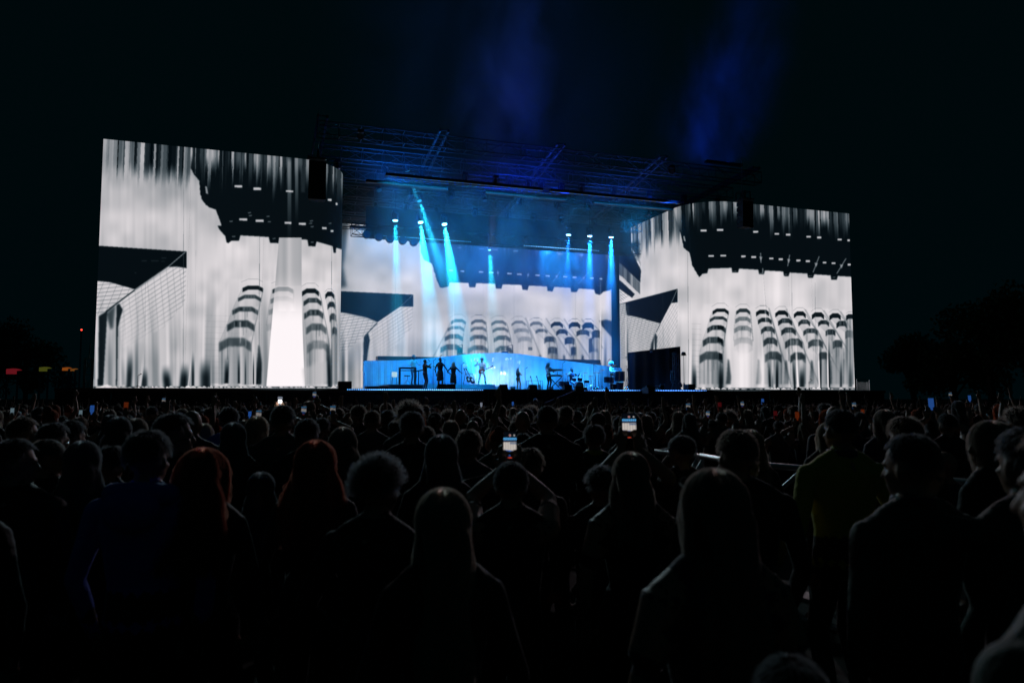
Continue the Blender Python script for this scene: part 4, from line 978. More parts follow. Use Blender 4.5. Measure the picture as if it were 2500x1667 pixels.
# square lamp, and light patches on the backdrop put in as pale pieces
for px, py, wp, hp, lb in [(963, 914, 11, 12, 'pale square lamp shade before the left of the backdrop'), ]:
    p = P(px, py, 49.8); t = empty('square_lamp', (p.x, 49.8, DECK), label=lb, cat='lamp')
    MB().box((0, 0, p.z - DECK), (wp / 34.5, .25, hp / 34.5)).build('shade', glow('shade', (.55, .85, 1), .75), t)
    mb = MB()
    for sx in (-1, 1): mb.bar((sx * .22, 0, 0), (sx * .12, 0, p.z - DECK - .15), .025)
    mb.build('stand', M['black_metal'], t)
lit_patch = mat('lit_patch', (.8, .82, .85), .6, 0, .05)
rs = random.Random(5)
for px, py, wp, hp, nn, lb in [(1157, 877, 17, 9, 9, 'light patch built as pale scraps high on the backdrop left of the guitarist'), (1204, 877, 6, 12, 5, 'narrow light patch built as pale scraps high on the backdrop above the guitar neck'),
                               (1136, 894, 12, 10, 4, 'light patch built as pale strips on the backdrop above the guitar rack'), (1201, 897, 14, 9, 5, 'light patch built as pale strips on the backdrop right of the guitar'),
                               (1241, 876, 14, 6, 6, 'faint light patch built as scraps on the backdrop below the right railing'), (1267, 884, 6, 10, 4, 'small light patch built as scraps above the lead singer'), (1228, 912, 16, 9, 5, 'light patch built as pale scraps on the backdrop left of the lead singer'),
                               (1159, 918, 8, 14, 3, 'light patch built as upright strips on the backdrop behind the guitar rack'), (1444, 938, 9, 9, 3, 'light patch built as a pale square behind the drum stands')]:
    Yb = 50.95; p = P(px, py, Yb); t = empty('light_patch', p, label=lb, cat='ribbons', group='light patches on the backdrop built as pale scraps')
    for k in range(nn):
        x = (rs.random() - .5) * wp / 35; z = (rs.random() - .5) * hp / 35 * .5; hh = hp / 35 * rs.uniform(.4, .9); ww = wp / 35 * rs.uniform(.08, .2); tw_ = rs.uniform(-.2, .2)
        MB().add([(x - ww, 0, z - hh / 2), (x + ww, -.02, z - hh / 2), (x + ww + tw_ * .3, -.04, z), (x + ww, 0, z + hh / 2), (x - ww, -.02, z + hh / 2), (x - ww + tw_ * .3, -.05, z)], [(0, 1, 2, 5), (5, 2, 3, 4)]).build('ribbon', lit_patch, t)
# ---------------------------------------------------------------- people
SKIN = [mat('skin_light', (.42, .24, .17), .5, 0, .1, 20), mat('skin_tan', (.26, .14, .09), .5, 0, .1, 20), mat('skin_dark', (.09, .045, .03), .45, 0, .1, 20)]
for s_ in SKIN:
    b = s_.node_tree.nodes['Principled BSDF']; b.inputs['Subsurface Weight'].default_value = 0.0
def clothm(name, c, sheen=.45): return mat(name, c, .7, 0, .2, 5, .5, 25, sheen=sheen)
CL = {'black': clothm('black_shirt', (.009, .010, .012)), 'navy': clothm('navy_shirt', (.012, .02, .05)), 'blue': clothm('blue_hoodie', (.05, .16, .95)), 'grey': clothm('grey_shirt', (.10, .10, .11)),
      'white': clothm('white_shirt', (.6, .6, .6), .1), 'green': clothm('green_jacket', (.02, .06, .045)), 'yellow': clothm('yellow_jersey', (.55, .52, .04)), 'red': clothm('red_top', (.25, .03, .03)), 'brown': clothm('brown_top', (.07, .04, .025)),
      'denim': clothm('denim', (.03, .05, .10)), 'trousers': clothm('dark_trousers', (.012, .012, .016)), 'teal': clothm('teal_blouse', (.25, .55, .55), .1), 'cream': clothm('cream_trousers', (.5, .48, .45), .1), 'patterned': mat('patterned_tights', (.22, .09, .05), .6, 0, .9, 30)}
SHOE = M['rubber']
def hair_mat(name, col, rough=.3):
    m = bpy.data.materials.new(name); m.use_nodes = True; n = m.node_tree; n.nodes.clear()
    o = n.nodes.new('ShaderNodeOutputMaterial'); h = n.nodes.new('ShaderNodeBsdfHairPrincipled'); h.parametrization = 'COLOR'
    h.inputs['Color'].default_value = tuple(col) + (1,); h.inputs['Roughness'].default_value = rough; h.inputs['Radial Roughness'].default_value = .4
    if 'Random Roughness' in h.inputs: h.inputs['Random Roughness'].default_value = .3
    n.links.new(h.outputs[0], o.inputs[0]); return m
HC = {'black': (.018, .017, .016), 'brown': (.09, .055, .04), 'red': (.97, .20, .09), 'blond': (.55, .42, .30), 'auburn': (.5, .12, .06), 'grey': (.3, .3, .3), 'cyan': (.3, .5, .55)}
HM = {k: hair_mat('hair_' + k, c) for k, c in HC.items()}
def thin_hair_mat(name, col):
    """pale or red hair lets the light from behind it through"""
    m = bpy.data.materials.new(name); m.use_nodes = True; n = m.node_tree; n.nodes.clear()
    o = n.nodes.new('ShaderNodeOutputMaterial'); a = n.nodes.new('ShaderNodeBsdfHair'); a.component = 'Transmission'; a.inputs['Color'].default_value = tuple(col) + (1,)
    a.inputs['RoughnessU'].default_value = .5; a.inputs['RoughnessV'].default_value = 1.0
    r_ = n.nodes.new('ShaderNodeBsdfHair'); r_.component = 'Reflection'; r_.inputs['Color'].default_value = tuple(col) + (1,); r_.inputs['RoughnessU'].default_value = .4; r_.inputs['RoughnessV'].default_value = .8
    x = n.nodes.new('ShaderNodeMixShader'); x.inputs[0].default_value = .3; n.links.new(a.outputs[0], x.inputs[1]); n.links.new(r_.outputs[0], x.inputs[2]); n.links.new(x.outputs[0], o.inputs[0]); return m
for k_, c_ in {'red': (.74, .32, .23), 'auburn': (.6, .2, .11), 'blond': (.8, .7, .6), 'brown': (.62, .54, .48), 'black': (.38, .40, .42), 'grey': (.4, .4, .42), 'cyan': (.3, .5, .55)}.items(): HM[k_] = thin_hair_mat('hair_' + k_, c_)
HS = {k: mat('hair_mass_' + k, tuple(x * .3 for x in c), .85, 0, .3, 30, .4, 60, sheen=.0, spec=.12) for k, c in HC.items()}

def body(name='person', hands='full', arms=None, fem=False, legs=None, lean=0.0, head_turn=0.0, head_tilt=0.0, voxel=.012, wide=1.0, skirt=False, sleeves=True, shorts=False, skin=0, top='black', bottom='trousers', hand_dir=None, stoop=0.0):
    """one continuous figure facing +Y, 1.70 m tall, soles at z = 0.
    arms: two wrist targets (x, y, z); legs: two ankle targets"""
    parts = []  # (MB, tag)
    def new(tagname): mb = MB(); parts.append((mb, tagname)); return mb
    lz = lambda z: Vector((0, lean * max(0, z - .9), 0))   # body bends forward from the hips
    hipw = .095 if fem else .09; sw = (.165 if fem else .195) * wide
    pel = .93
    la = legs or ((-.11, 0.0, .085), (.11, .02, .085))
    for sgn, an in zip((-1, 1), la):
        hip = Vector((sgn * hipw, 0, .90 - stoop)); an = Vector(an); d = an - hip; L = min(d.length, .80)
        a = .42; kfw = math.sqrt(max(0, a * a - (d.length / 2) ** 2)) if d.length < .84 else 0
        knee = (hip + an) / 2 + Vector((0, max(.015, kfw), 0))
        t = new('bottom'); t.path([hip + Vector((0, 0, .04)), hip, (hip + knee) / 2, knee, (knee + an) / 2 + Vector((0, -.012, 0)), an], [.075, .088, .075, .058, .054, .043] if not (skirt or shorts) else [.07, .083, .068, .052, .05, .036], 10)
        if skirt or shorts:
            parts[-1] = (t, 'skin')
        s = new('shoe'); s.path([an + Vector((0, -.05, -.035)), an + Vector((0, .03, -.03)), an + Vector((0, .13, -.055)), an + Vector((0, .19, -.065))], [(.04, .045), (.045, .045), (.045, .03), (.03, .02)], 10)
    dz = -stoop
    t = new('bottom'); t.loft([(0, 0, .80 + dz, .10, .085), (0, -.005, .86 + dz, .155 if not fem else .165, .115), (0, -.01, .93 + dz, .162 if not fem else .168, .118), (0, lean * .1, 1.02 + dz, .14 * wide, .10)], 16)
    if skirt:
        t.loft([(0, 0, .48 + dz, .20, .17), (0, 0, .60 + dz, .195, .16), (0, 0, .80 + dz, .18, .14), (0, lean * .05, 1.0 + dz, .14, .105)], 16)
    if shorts:
        for sgn in (-1, 1): t.path([(sgn * .09, 0, .9 + dz), (sgn * .10, 0, .55 + dz)], [.10, .095], 10)
    w1 = .122 if fem else .15
    t = new('top'); o = [lz(z).y for z in (.92, 1.05, 1.18, 1.28, 1.36, 1.42, 1.47)]
    t.loft([(0, o[0], .90 + dz, (.158 if fem else .165) * wide, .118), (0, o[1], 1.05 + dz, w1 * wide, .098), (0, o[2] - .005, 1.18 + dz, (.148 if fem else .168) * wide, .112), (0, o[3] - .01, 1.28 + dz, (.158 if fem else .185) * wide, .118 if not fem else .12),
            (0, o[4] - .02, 1.36 + dz, (.155 if fem else .185) * wide, .105), (0, o[5] - .02, 1.415 + dz, (.11 if fem else .125) * wide, .08), (0, o[6] - .015, 1.47 + dz, .062, .062)], 18)
    sh = [Vector((sg * sw, lz(1.39).y - .015, 1.352 + dz)) for sg in (-1, 1)]
    for sg, p in zip((-1, 1), sh):
        t.path([Vector((sg * .03, lz(1.45).y - .02, 1.455 + dz)), Vector((sg * sw * .55, lz(1.42).y - .02, 1.412 + dz)), p + Vector((-sg * .01, 0, .004))], [.05, .052, .050], 10)
    wr = arms or ((-.235, .04, .83), (.235, .04, .83))
    for i, (sg, p, w) in enumerate(zip((-1, 1), sh, wr)):
        w = Vector(w) + (Vector((0, 0, dz)) if arms is None else Vector()); d = w - p; L = d.length; l1, l2 = .29, .26
        if L > (l1 + l2) * .995: w = p + d * ((l1 + l2) * .995 / L); d = w - p; L = d.length
        a = (l1 * l1 - l2 * l2 + L * L) / (2 * L); hgt = math.sqrt(max(0, l1 * l1 - a * a))
        pole = Vector((sg * .7, -.5, -.6)); dn = d.normalized(); pole = (pole - dn * pole.dot(dn)).normalized()
        el = p + dn * a + pole * hgt
        s = new('top' if sleeves is True else 'skin'); rj = .050 if fem else .060
        s.ball(p, (rj, rj, rj), 12, 8); s.ball(el, (rj * .74,) * 3, 10, 7)
        s.path([p, (p + el) / 2, el], [.06, .052, .045] if not fem else [.05, .044, .037], 10)
        if sleeves == 'short':
            q = new('top'); q.path([p, p.lerp(el, .65)], [.066, .06], 10)
        s2 = new('top' if sleeves is True else 'skin'); s2.path([el, el.lerp(w, .35), w], [.044, .043, .03] if not fem else [.037, .036, .025], 10)
        # hand: palm, four unequal bent fingers, thumb leaving the side of the palm
        fd = (w - el).normalized(); hd = hand_dir[i] if hand_dir else None
        if hd is not None: fd = Vector(hd).normalized()
        side = fd.cross(Vector((0, 1, 0)) if abs(fd.y) < .8 else Vector((0, 0, 1))).normalized() * sg; nrm = side.cross(fd).normalized()
        if nrm.y < 0: nrm = -nrm
        h = new('skin'); h.path([w, w + fd * .03, w + fd * .085], [.026, (.036, .02), (.038, .018)], 8)
        if hands == 'full':
            for q, ln in zip((-.028, -.010, .009, .027), (.062, .076, .080, .066)):
                b0 = w + fd * .075 + side * q; b1 = b0 + fd * ln * .5 + nrm * .006; b2 = b1 + fd * ln * .3 + nrm * .018; b3 = b2 + fd * ln * .15 + nrm * .018
                h.path([b0, b1, b2, b3], [.0105, .010, .009, .0075], 6)
            b0 = w + fd * .03 - side * .03; b1 = b0 + fd * .03 - side * .025 + nrm * .008; b2 = b1 + fd * .03 - side * .006 + nrm * .012
            h.path([b0, b1, b2], [.014, .012, .009], 6)
        else:
            h.path([w + fd * .07, w + fd * .13 + nrm * .01, w + fd * .165 + nrm * .03], [(.036, .014), (.03, .012), (.02, .01)], 8)
            b0 = w + fd * .03 - side * .03; h.path([b0, b0 + fd * .05 - side * .025], [.014, .01], 6)
    # neck and head
    hc = Vector((0, lz(1.6).y + lean * .04, 1.575 + dz)); Rz = Matrix.Rotation(head_turn, 3, 'Z') @ Matrix.Rotation(head_tilt, 3, 'X')
    nk = new('skin'); nk.path([Vector((0, lz(1.4).y - .02, 1.40 + dz)), Vector((0, lz(1.48).y - .012, 1.48 + dz)), hc + Vector((0, -.01, -.06))], [.064, .056, .054] if not fem else [.055, .046, .045], 12)
    k = new('skin'); f = lambda p: hc + Rz @ Vector(p)
    k.ball(f((0, -.012, .03)), (.076, .092, .092), 16, 11, Rz)      # skull
    k.ball(f((0, .022, -.035)), (.060, .068, .075), 14, 10, Rz)     # face and jaw
    k.ball(f((0, .055, -.085)), (.030, .028, .024), 10, 8, Rz)      # chin
    k.path([f((0, .080, .012)), f((0, .098, -.018)), f((0, .104, -.032))], [.009, .013, .012], 8)   # nose
    k.ball(f((0, .078, -.060)), (.024, .014, .012), 10, 6, Rz)      # lips
    k.ball(f((0, .078, .022)), (.05, .014, .010), 10, 6, Rz)        # brow
    for sg in (-1, 1):
        k.ball(f((sg * .078, -.005, -.012)), (.011, .020, .033), 10, 8, Rz)   # ear
        k.ball(f((sg * .040, .066, -.022)), (.018, .014, .014), 8, 6, Rz)     # cheek
    # join, melt into one skin
    allv = MB(); tags = []; pts = []
    for mb, tg in parts:
        allv.add(mb.v, mb.f); tags += [tg] * len(mb.v); pts += mb.v
    me = allv.mesh(name); o_ = bpy.data.objects.new('tmp', me); C.objects.link(o_)
    md = o_.modifiers.new('r', 'REMESH'); md.mode = 'VOXEL'; md.voxel_size = voxel; md.use_smooth_shade = True
    sm = o_.modifiers.new('s', 'SMOOTH'); sm.iterations = 2 if voxel < .02 else 1; sm.factor = .5
    dg = bpy.context.evaluated_depsgraph_get(); dg.update(); ev = o_.evaluated_get(dg); out = bpy.data.meshes.new_from_object(ev); bpy.data.objects.remove(o_); bpy.data.meshes.remove(me)
    out.name = name
    kd = KDTree(len(pts))
    for i, p in enumerate(pts): kd.insert(p, i)
    kd.balance()
    order = ['skin', 'top', 'bottom', 'shoe']
    mats = [SKIN[skin], CL[top], CL[bottom], SHOE]
    for m in mats: out.materials.append(m)
    n = len(out.vertices); co = np.empty(n * 3); out.vertices.foreach_get('co', co); co = co.reshape(-1, 3)
    vt = np.array([order.index(tags[kd.find(Vector(c))[1]]) for c in co])
    # loose folds in the clothes
    if voxel < .02:
        nr = np.empty(n * 3); out.vertices.foreach_get('normal', nr); nr = nr.reshape(-1, 3)
        amp = np.where(vt == 1, .006, np.where(vt == 2, .004, 0.0))
        sd_ = random.random() * 50
        dsp = np.array([mnoise.noise(Vector((c[0] * 9 + sd_, c[1] * 9, c[2] * 5))) + .5 * mnoise.noise(Vector((c[0] * 22, c[1] * 22 + sd_, c[2] * 11))) for c in co])
        co = co + nr * (amp * dsp)[:, None]; out.vertices.foreach_set('co', co.ravel())
    pi = []
    for p in out.polygons:
        pi.append(int(vt[p.vertices[0]]))
    out.polygons.foreach_set('material_index', pi); out.polygons.foreach_set('use_smooth', [True] * len(pi)); out.update()
    return out, hc, Rz

def eyes_mouth(parent, hc, Rz):
    w_ = MB(); d_ = MB()
    for sg in (-1, 1):
        w_.ball(hc + Rz @ Vector((sg * .030, .073, .0)), .0115, 8, 6); d_.ball(hc + Rz @ Vector((sg * .030, .0815, .0)), .0055, 6, 5)
    w_.build('eyes', M['white_paint'], parent); d_.build('pupils', M['rubber'], parent)
    MB().path([hc + Rz @ Vector((-.022, .088, -.06)), hc + Rz @ Vector((0, .0935, -.061)), hc + Rz @ Vector((.022, .088, -.06))], .003, 5).build('mouth', CL['red'], parent)

def strands(name, S, r0, r1, m):
    """S: n x k x 3 array of strand points"""
    n, k, _ = S.shape
    hcv = bpy.data.hair_curves.new(name); hcv.add_curves([k] * n)
    hcv.attributes['position'].data.foreach_set('vector', S.astype(np.float32).ravel())
    ra = hcv.attributes.get('radius') or hcv.attributes.new('radius', 'FLOAT', 'POINT')
    ra.data.foreach_set('value', np.tile(np.linspace(r0, r1, k), n).astype(np.float32))
    hcv.materials.append(m); return hcv

def long_hair(hc, Rz, col, n=2600, length=.42, flare=.05, seed=0, mess=.012, centre_part=True, thick=.0009, side=0):
    """returns (mass mesh, strand data)"""
    rs = np.random.RandomState(seed); hc = np.array(hc); Rm = np.array(Rz)
    K = 15
    u = rs.rand(n); az = rs.uniform(-math.pi, math.pi, n) 
    # roots over the scalp, thinner over the face
    el = np.arccos(1 - u * .95)               # 0 = crown
    keep = ~((np.abs(az) < .9) & (el > .85)); az = az[keep]; el = el[keep]; n = len(az)
    S = np.zeros((n, K, 3)); rx, ry, rz_ = .083, .100, .098
    c0 = np.array([0, -.012, .03])
    dirx = np.sin(az); diry = np.cos(az)       # az 0 = face side
    push = 1 + rs.rand(n) * (.13 if col != 'red' else .24)
    endz = -length + rs.uniform(-.10, .06, n)
    clump = np.round(az * 9) / 9 * .5 + az * .5
    for k in range(K):
        t = k / (K - 1)
        # follow the skull down to the ears, then fall
        ang = el + (1.75 - el) * min(1, t / .38)
        on = np.clip(t / .38, 0, 1)
        sx = np.sin(ang) * np.sin(clump) * rx * push; sy = np.sin(ang) * np.cos(clump) * ry * push; sz = np.cos(ang) * rz_ * (1 + .06 * (push - 1) * 8)
        if t > .38:
            f = (t - .38) / .62
            z0 = sz; sz = z0 + (endz - z0) * f
            spread = 1 + flare * 10 * f * .35
            sx = sx * spread + .012 * np.sin(f * 6 + clump * 3) + side * f * .05
            front = np.cos(clump)
            sy = np.where(front > .2, sy * (1 - .25 * f), sy * (1 - .1 * f)) - .035 * f + np.where(sz < -.15, -.03 * f, 0)
        jit = mess * t * (rs.randn(n) * .5)
        S[:, k, 0] = sx + jit + mess * np.sin(t * 5 + az * 7) * t; S[:, k, 1] = sy + mess * t * rs.randn(n) * .5 + mess * np.cos(t * 4 + az * 5) * t; S[:, k, 2] = sz
    S = S + c0; S = S @ Rm.T + hc
    cv = strands('hair', S, thick, thick * .35, HM[col])
    # the solid mass under the strands: opens at the face
    mb = MB(); secs = 12; N = 22; vs = []
    for j in range(secs):
        t = j / (secs - 1)
        for k in range(N):
            a = R(42) + (2 * math.pi - R(84)) * k / (N - 1)
            ang = min(1.65, .05 + 1.6 * min(1, t / .42))
            x = math.sin(ang) * math.sin(a) * .084; y = math.sin(ang) * math.cos(a) * .100; z = math.cos(ang) * .098
            if t > .42:
                f = (t - .42) / .58; z = z + (-length * .93 - z) * f; x *= 1 + flare * 3 * f; y = y * (1 - .12 * f) - .035 * f
                if z < -.15: y -= .03 * f
            p = np.array([x, y, z]) + c0; p = Rm @ p + hc; vs.append(tuple(p))
    fs = [(j * N + k, (j + 1) * N + k, (j + 1) * N + k + 1, j * N + k + 1) for j in range(secs - 1) for k in range(N - 1)]
    mb.add(vs, fs, True)
    return mb.mesh('hair_mass'), cv

def short_hair(hc, Rz, col, n=1500, ln=.03, seed=0, curly=False, thick=.0011, puff=0.0):
    rs = np.random.RandomState(seed); hcn = np.array(hc); Rm = np.array(Rz)
    az = rs.uniform(-math.pi, math.pi, n); el = np.arccos(1 - rs.rand(n) * 1.28)
    keep = ~((np.abs(az) < 1.05) & (el > .95)) & ~((np.abs(az) < 1.75) & (el > 1.45)); az = az[keep]; el = el[keep]; n = len(az)
    K = 9 if curly else 5
    nrm = np.stack([np.sin(el) * np.sin(az), np.sin(el) * np.cos(az), np.cos(el)], 1)
    base = nrm * np.array([.077, .093, .093])
    down = np.stack([np.cos(el) * np.sin(az), np.cos(el) * np.cos(az), -np.sin(el)], 1)
    L = ln * rs.uniform(.6, 1.2, n)[:, None]
    S = np.zeros((n, K, 3)); ph = rs.rand(n)[:, None] * 6.28; t1 = np.cross(nrm, down)
    for k in range(K):
        t = k / (K - 1)
        if curly: S[:, k] = base + nrm * (L * t * (1 + puff)) + (down * np.cos(ph + t * 9) + t1 * np.sin(ph + t * 9)) * .010 * t ** .4
        else: S[:, k] = base + nrm * L * (t * (.75 - .3 * t)) + down * L * t * t * .9 + t1 * rs.randn(n)[:, None] * .003 * t
    S += np.array([0, -.012, .03]); S = S @ Rm.T + hcn
    cv = strands('hair', S, thick, thick * .5, HM[col])
    mb = MB(); secs, N = 8, 22; vs = []
    e = .6 * ln * (1 + puff) if curly else .35 * ln
    for j in range(secs):
        for k in range(N):
            a = -math.pi + 2 * math.pi * k / N; lim = 1.0 if abs(a) < 1.1 else (1.45 if abs(a) < 1.8 else 1.85)
            g = .02 + (lim - .02) * j / (secs - 1); tp = e * (1 if j < secs - 2 else (.6 if j == secs - 2 else .1)); bmp = (.012 * mnoise.noise(Vector((a * 2.5, g * 5, seed))) * (2 if curly else .5))
            p = np.array([math.sin(g) * math.sin(a) * (.0765 + tp + bmp), math.sin(g) * math.cos(a) * (.0925 + tp + bmp), math.cos(g) * (.0925 + tp + bmp)]) + np.array([0, -.012, .03])
            vs.append(tuple(Rm @ p + hcn))
    fs = [(j * N + k, (j + 1) * N + k, (j + 1) * N + (k + 1) % N, j * N + (k + 1) % N) for j in range(secs - 1) for k in range(N)]; fs.append(tuple(range(N)))
    mb.add(vs, fs, True)
    return mb.mesh('hair_mass'), cv

def cap_mesh(hc, Rz, brim=True, back=False):
    mb = MB(); hcv = Vector(hc); N = 18; vs = []
    for j in range(7):
        g = .02 + 1.5 * j / 6
        for k in range(N):
            a = 2 * math.pi * k / N; vs.append(hcv + Rz @ Vector((math.sin(g) * math.sin(a) * .089, math.sin(g) * math.cos(a) * .106 - .008, math.cos(g) * .098 + .036)))
    fs = [(j * N + k, (j + 1) * N + k, (j + 1) * N + (k + 1) % N, j * N + (k + 1) % N) for j in range(6) for k in range(N)]; fs.append(tuple(range(N)))
    mb.add(vs, fs, True); me = mb.mesh('cap')
    br = MB(); s = -1 if back else 1; vs = []
    for k in range(9):
        a = R(-65 + 130 * k / 8); vs.append(hcv + Rz @ Vector((math.sin(a) * .085, s * (math.cos(a) * .098), .040))); vs.append(hcv + Rz @ Vector((math.sin(a) * .08, s * (math.cos(a) * .098 + .075 * math.cos(a) ** .6), .028)))
    br.add(vs, [(2 * k, 2 * k + 2, 2 * k + 3, 2 * k + 1) for k in range(8)], True)
    br.add([v + Vector((0, 0, -.006)) for v in vs], [(2 * k, 2 * k + 1, 2 * k + 3, 2 * k + 2) for k in range(8)], True)
    return me, br.mesh('brim')

PHONE_IM = None
def phone_image():
    """the miniature of the stage that a filming phone shows"""
    w, h = 48, 100; a = np.zeros((h, w, 4), np.float32); a[..., 3] = 1
    y = np.linspace(1, 0, h)[:, None]; x = np.linspace(0, 1, w)[None, :]
    c = np.zeros((h, w, 3)) + np.array([.002, .003, .005])
    m = (y > .10) & (y < .34); c = np.where(m[..., None], np.array([.01, .07, .28]) * (1 + .6 * np.sin(x * 23 + y * 9))[..., None], c)
    m = (y >= .34 - .05 * x) & (y < .62); c = np.where(m[..., None], np.array([.55, .50, .46]) * (.85 + .15 * np.sin(x * 31))[..., None], c)
    m = (y >= .55) & (y < .60) & (x > .5); c = np.where(m[..., None], np.array([.05, .1, .2]), c)
    m = (y >= .62) & (y < .72); c = np.where(m[..., None], np.array([.02, .03, .06]), c)
    m = (y >= .70) & (y < .78); c = np.where(m[..., None], np.array([.08, .35, .7]) * (.8 + .5 * np.sin(x * 40))[..., None], c)
    d = np.hypot((x - .5) * w, (y - .87) * h); c = np.where((d < 4)[..., None], np.array([.30, .25, .25]), c); c = np.where((d < 2.2)[..., None], np.array([.5, .03, .03]), c)
    d = np.hypot((x - .84) * w, (y - .87) * h); c = np.where((d < 3)[..., None], np.array([.35, .35, .35]), c)
    m = (y > .035) & (y < .06) & (abs(x - .5) < .14); c = np.where(m[..., None], np.array([.9, .08, .03]), c)
    a[..., :3] = c[::-1]
    im = bpy.data.images.new('phone_picture', w, h, float_buffer=True, is_data=True); im.pixels.foreach_set(a.ravel()); im.pack(); return im
PM = {}
def phone_mat(kind):
    if kind in PM: return PM[kind]
    if kind.startswith('film'):
        m = screen_mat('phone_picture', phone_image(), 1.0 if kind == 'film' else .35); m.cycles.emission_sampling = 'NONE'
    else: m = glow('phone_' + kind, {'blue': (.03, .13, .5), 'orange': (.16, .025, .006), 'white': (.35, .4, .5), 'red': (.09, .006, .008), 'pale': (.2, .3, .36)}[kind], .4, False)
    PM[kind] = m; return m
def phone(p, kind, label, rz=0, tilt=0, size=(.075, .152), group=None):
    t = empty('phone', p, -YAW + rz, label=label, cat='phone', group=group); t.rotation_euler = (tilt, 0, -YAW + rz)
    w, h = size; mb = MB(); r = .012; c = []
    for cx, cz, a0 in ((w / 2 - r, h / 2 - r, 0), (-w / 2 + r, h / 2 - r, 90), (-w / 2 + r, -h / 2 + r, 180), (w / 2 - r, -h / 2 + r, 270)):
        for q in (0, 30, 60, 90): c.append((cx + r * math.cos(R(a0 + q)), cz + r * math.sin(R(a0 + q))))
    L = len(c); mb.add([(x, -.004, z) for x, z in c] + [(x, .004, z) for x, z in c], [tuple(range(L)), tuple(reversed(range(L, 2 * L)))] + [(k, L + k, L + (k + 1) % L, (k + 1) % L) for k in range(L)])
    mb.build('case', M['rubber'], t)
    me = bpy.data.meshes.new('display'); x, z = w / 2 - .004, h / 2 - .005
    me.from_pydata([(-x, -.0052, -z), (x, -.0052, -z), (x, -.0052, z), (-x, -.0052, z)], [], [(0, 1, 2, 3)]); ul = me.uv_layers.new()
    for li, uv in enumerate([(0, 0), (1, 0), (1, 1), (0, 1)]): ul.data[li].uv = uv
    link('display', me, phone_mat(kind), t); return t

NB = {}
def person_at(px, py, d, label, bod, hair=None, extras=None, yaw=0.0, top_h=1.70, group=None, plane=None, floor=None):
    """bod: (mesh, hc, Rz).  The crown meets the sighting (px, py) at distance d; the soles stand on the ground there"""
    p = PD(px, py, d) if plane is None else P(px, py, plane)
    g = ground(p.x, p.y) if floor is None else floor
    s = (p.z - g) / top_h
    t = empty('person', (p.x, p.y, g), yaw, label=label, cat='person', group=group); t.scale = (s, s, s)
    link('body', bod[0], None, t)
    if hair is not None:
        m, cvs, col = hair
        o = link('hair', m, HS[col], t)
        if cvs is not None: tag(link('strands', cvs, None, o), kind='stuff')
    for nm, me, mm in (extras or []): link(nm, me, mm, t)
    return t, s, p
# ---------------------------------------------------------------- the people standing nearest, each as the photograph shows them
def glasses(hc, Rz, up=.075, col=None):
    mb = MB(); c = Vector(hc)
    for sg in (-1, 1):
        mb.ball(c + Rz @ Vector((sg * .034, .070, up)), (.029, .006, .020), 12, 6, Rz @ Matrix.Rotation(R(-35), 3, 'X'))
        mb.path([c + Rz @ Vector((sg * .064, .068, up)), c + Rz @ Vector((sg * .084, .0, up - .02)), c + Rz @ Vector((sg * .082, -.05, up - .05))], .0035, 5)
    mb.path([c + Rz @ Vector((-.010, .078, up)), c + Rz @ Vector((.010, .078, up))], .004, 5)
    return mb.mesh('sunglasses')
def hood(hc, dz=0):
    mb = MB(); c = Vector(hc)
    pts = [c + Vector((math.sin(a) * .125, math.cos(a) * -.095 - .05, -.140 + .02 * math.cos(a))) for a in [R(q) for q in range(-120, 121, 20)]]
    mb.path(pts, [(.028, .030)] + [(.040, .046)] * (len(pts) - 2) + [(.028, .030)], 10)
    mb.ball(c + Vector((0, -.145, -.19)), (.125, .060, .10), 14, 9)
    return mb.mesh('hood')
def collar(hc):
    mb = MB(); c = Vector(hc); pts = [c + Vector((math.sin(a) * .072, -math.cos(a) * .068 - .012, -.115)) for a in [R(q) for q in range(-150, 151, 20)]]
    mb.path(pts, [(.012, .026)] * len(pts), 8); return mb.mesh('collar')

V0 = .0105
def B(**k): k.setdefault('voxel', V0); return body(**k)
def LH(b, col, **k): m, c = long_hair(b[1], b[2], col, **k); return (m, c, col)
def SH(b, col, **k): m, c = short_hair(b[1], b[2], col, **k); return (m, c, col)
heroes = []
def hero(px, py, d, label, b, hair, extras=None, yaw=None, w=90):
    yaw = -YAW * .6 + R(random.uniform(-8, 8)) if yaw is None else yaw
    top = 1.70 + (.012 if hair is None or hair[1] is None else .01)
    t, s, p = person_at(px, py, d, label, b, hair, extras, yaw, top); heroes.append((px, py, d, p.x, p.y)); return t, s, p
def arms_to(px, py, d, top_px, top_py, gx=.06, dy=0.32, dzz=0.0):
    return None

# women in the front row
b = B(fem=True, top='black'); hero(1081, 1187, 2.35, 'woman with long straight fair hair seen from behind, largest head left of centre', b, LH(b, 'blond', n=6500, length=.46, flare=.02, seed=1, mess=.006, thick=.0007), yaw=-YAW * .2)
b = B(fem=True, top='navy', head_turn=R(10), sleeves='short', skin=0); g1 = glasses(b[1], b[2], .082)
hero(1737, 1139, 2.15, 'woman with the largest head right of centre, long hair, reddish ear, sunglasses on top', b, LH(b, 'brown', n=6500, length=.40, flare=.03, seed=2, mess=.008, thick=.0007), [('sunglasses', g1, M['rubber'])], yaw=-YAW * .3)
b = B(fem=True, top='black'); hero(773, 1074, 3.75, 'woman with long red hair glowing all round its edge, flaring over both shoulders', b, LH(b, 'red', n=6000, length=.34, flare=.16, seed=3, mess=.02, thick=.0015))
b = B(fem=True, top='black', head_turn=R(-25), head_tilt=R(-6)); hero(500, 1093, 3.4, 'red-haired woman behind the blue hoodie, long locks falling over her right shoulder', b, LH(b, 'red', n=6000, length=.38, flare=.12, seed=4, mess=.024, thick=.0015, side=1))
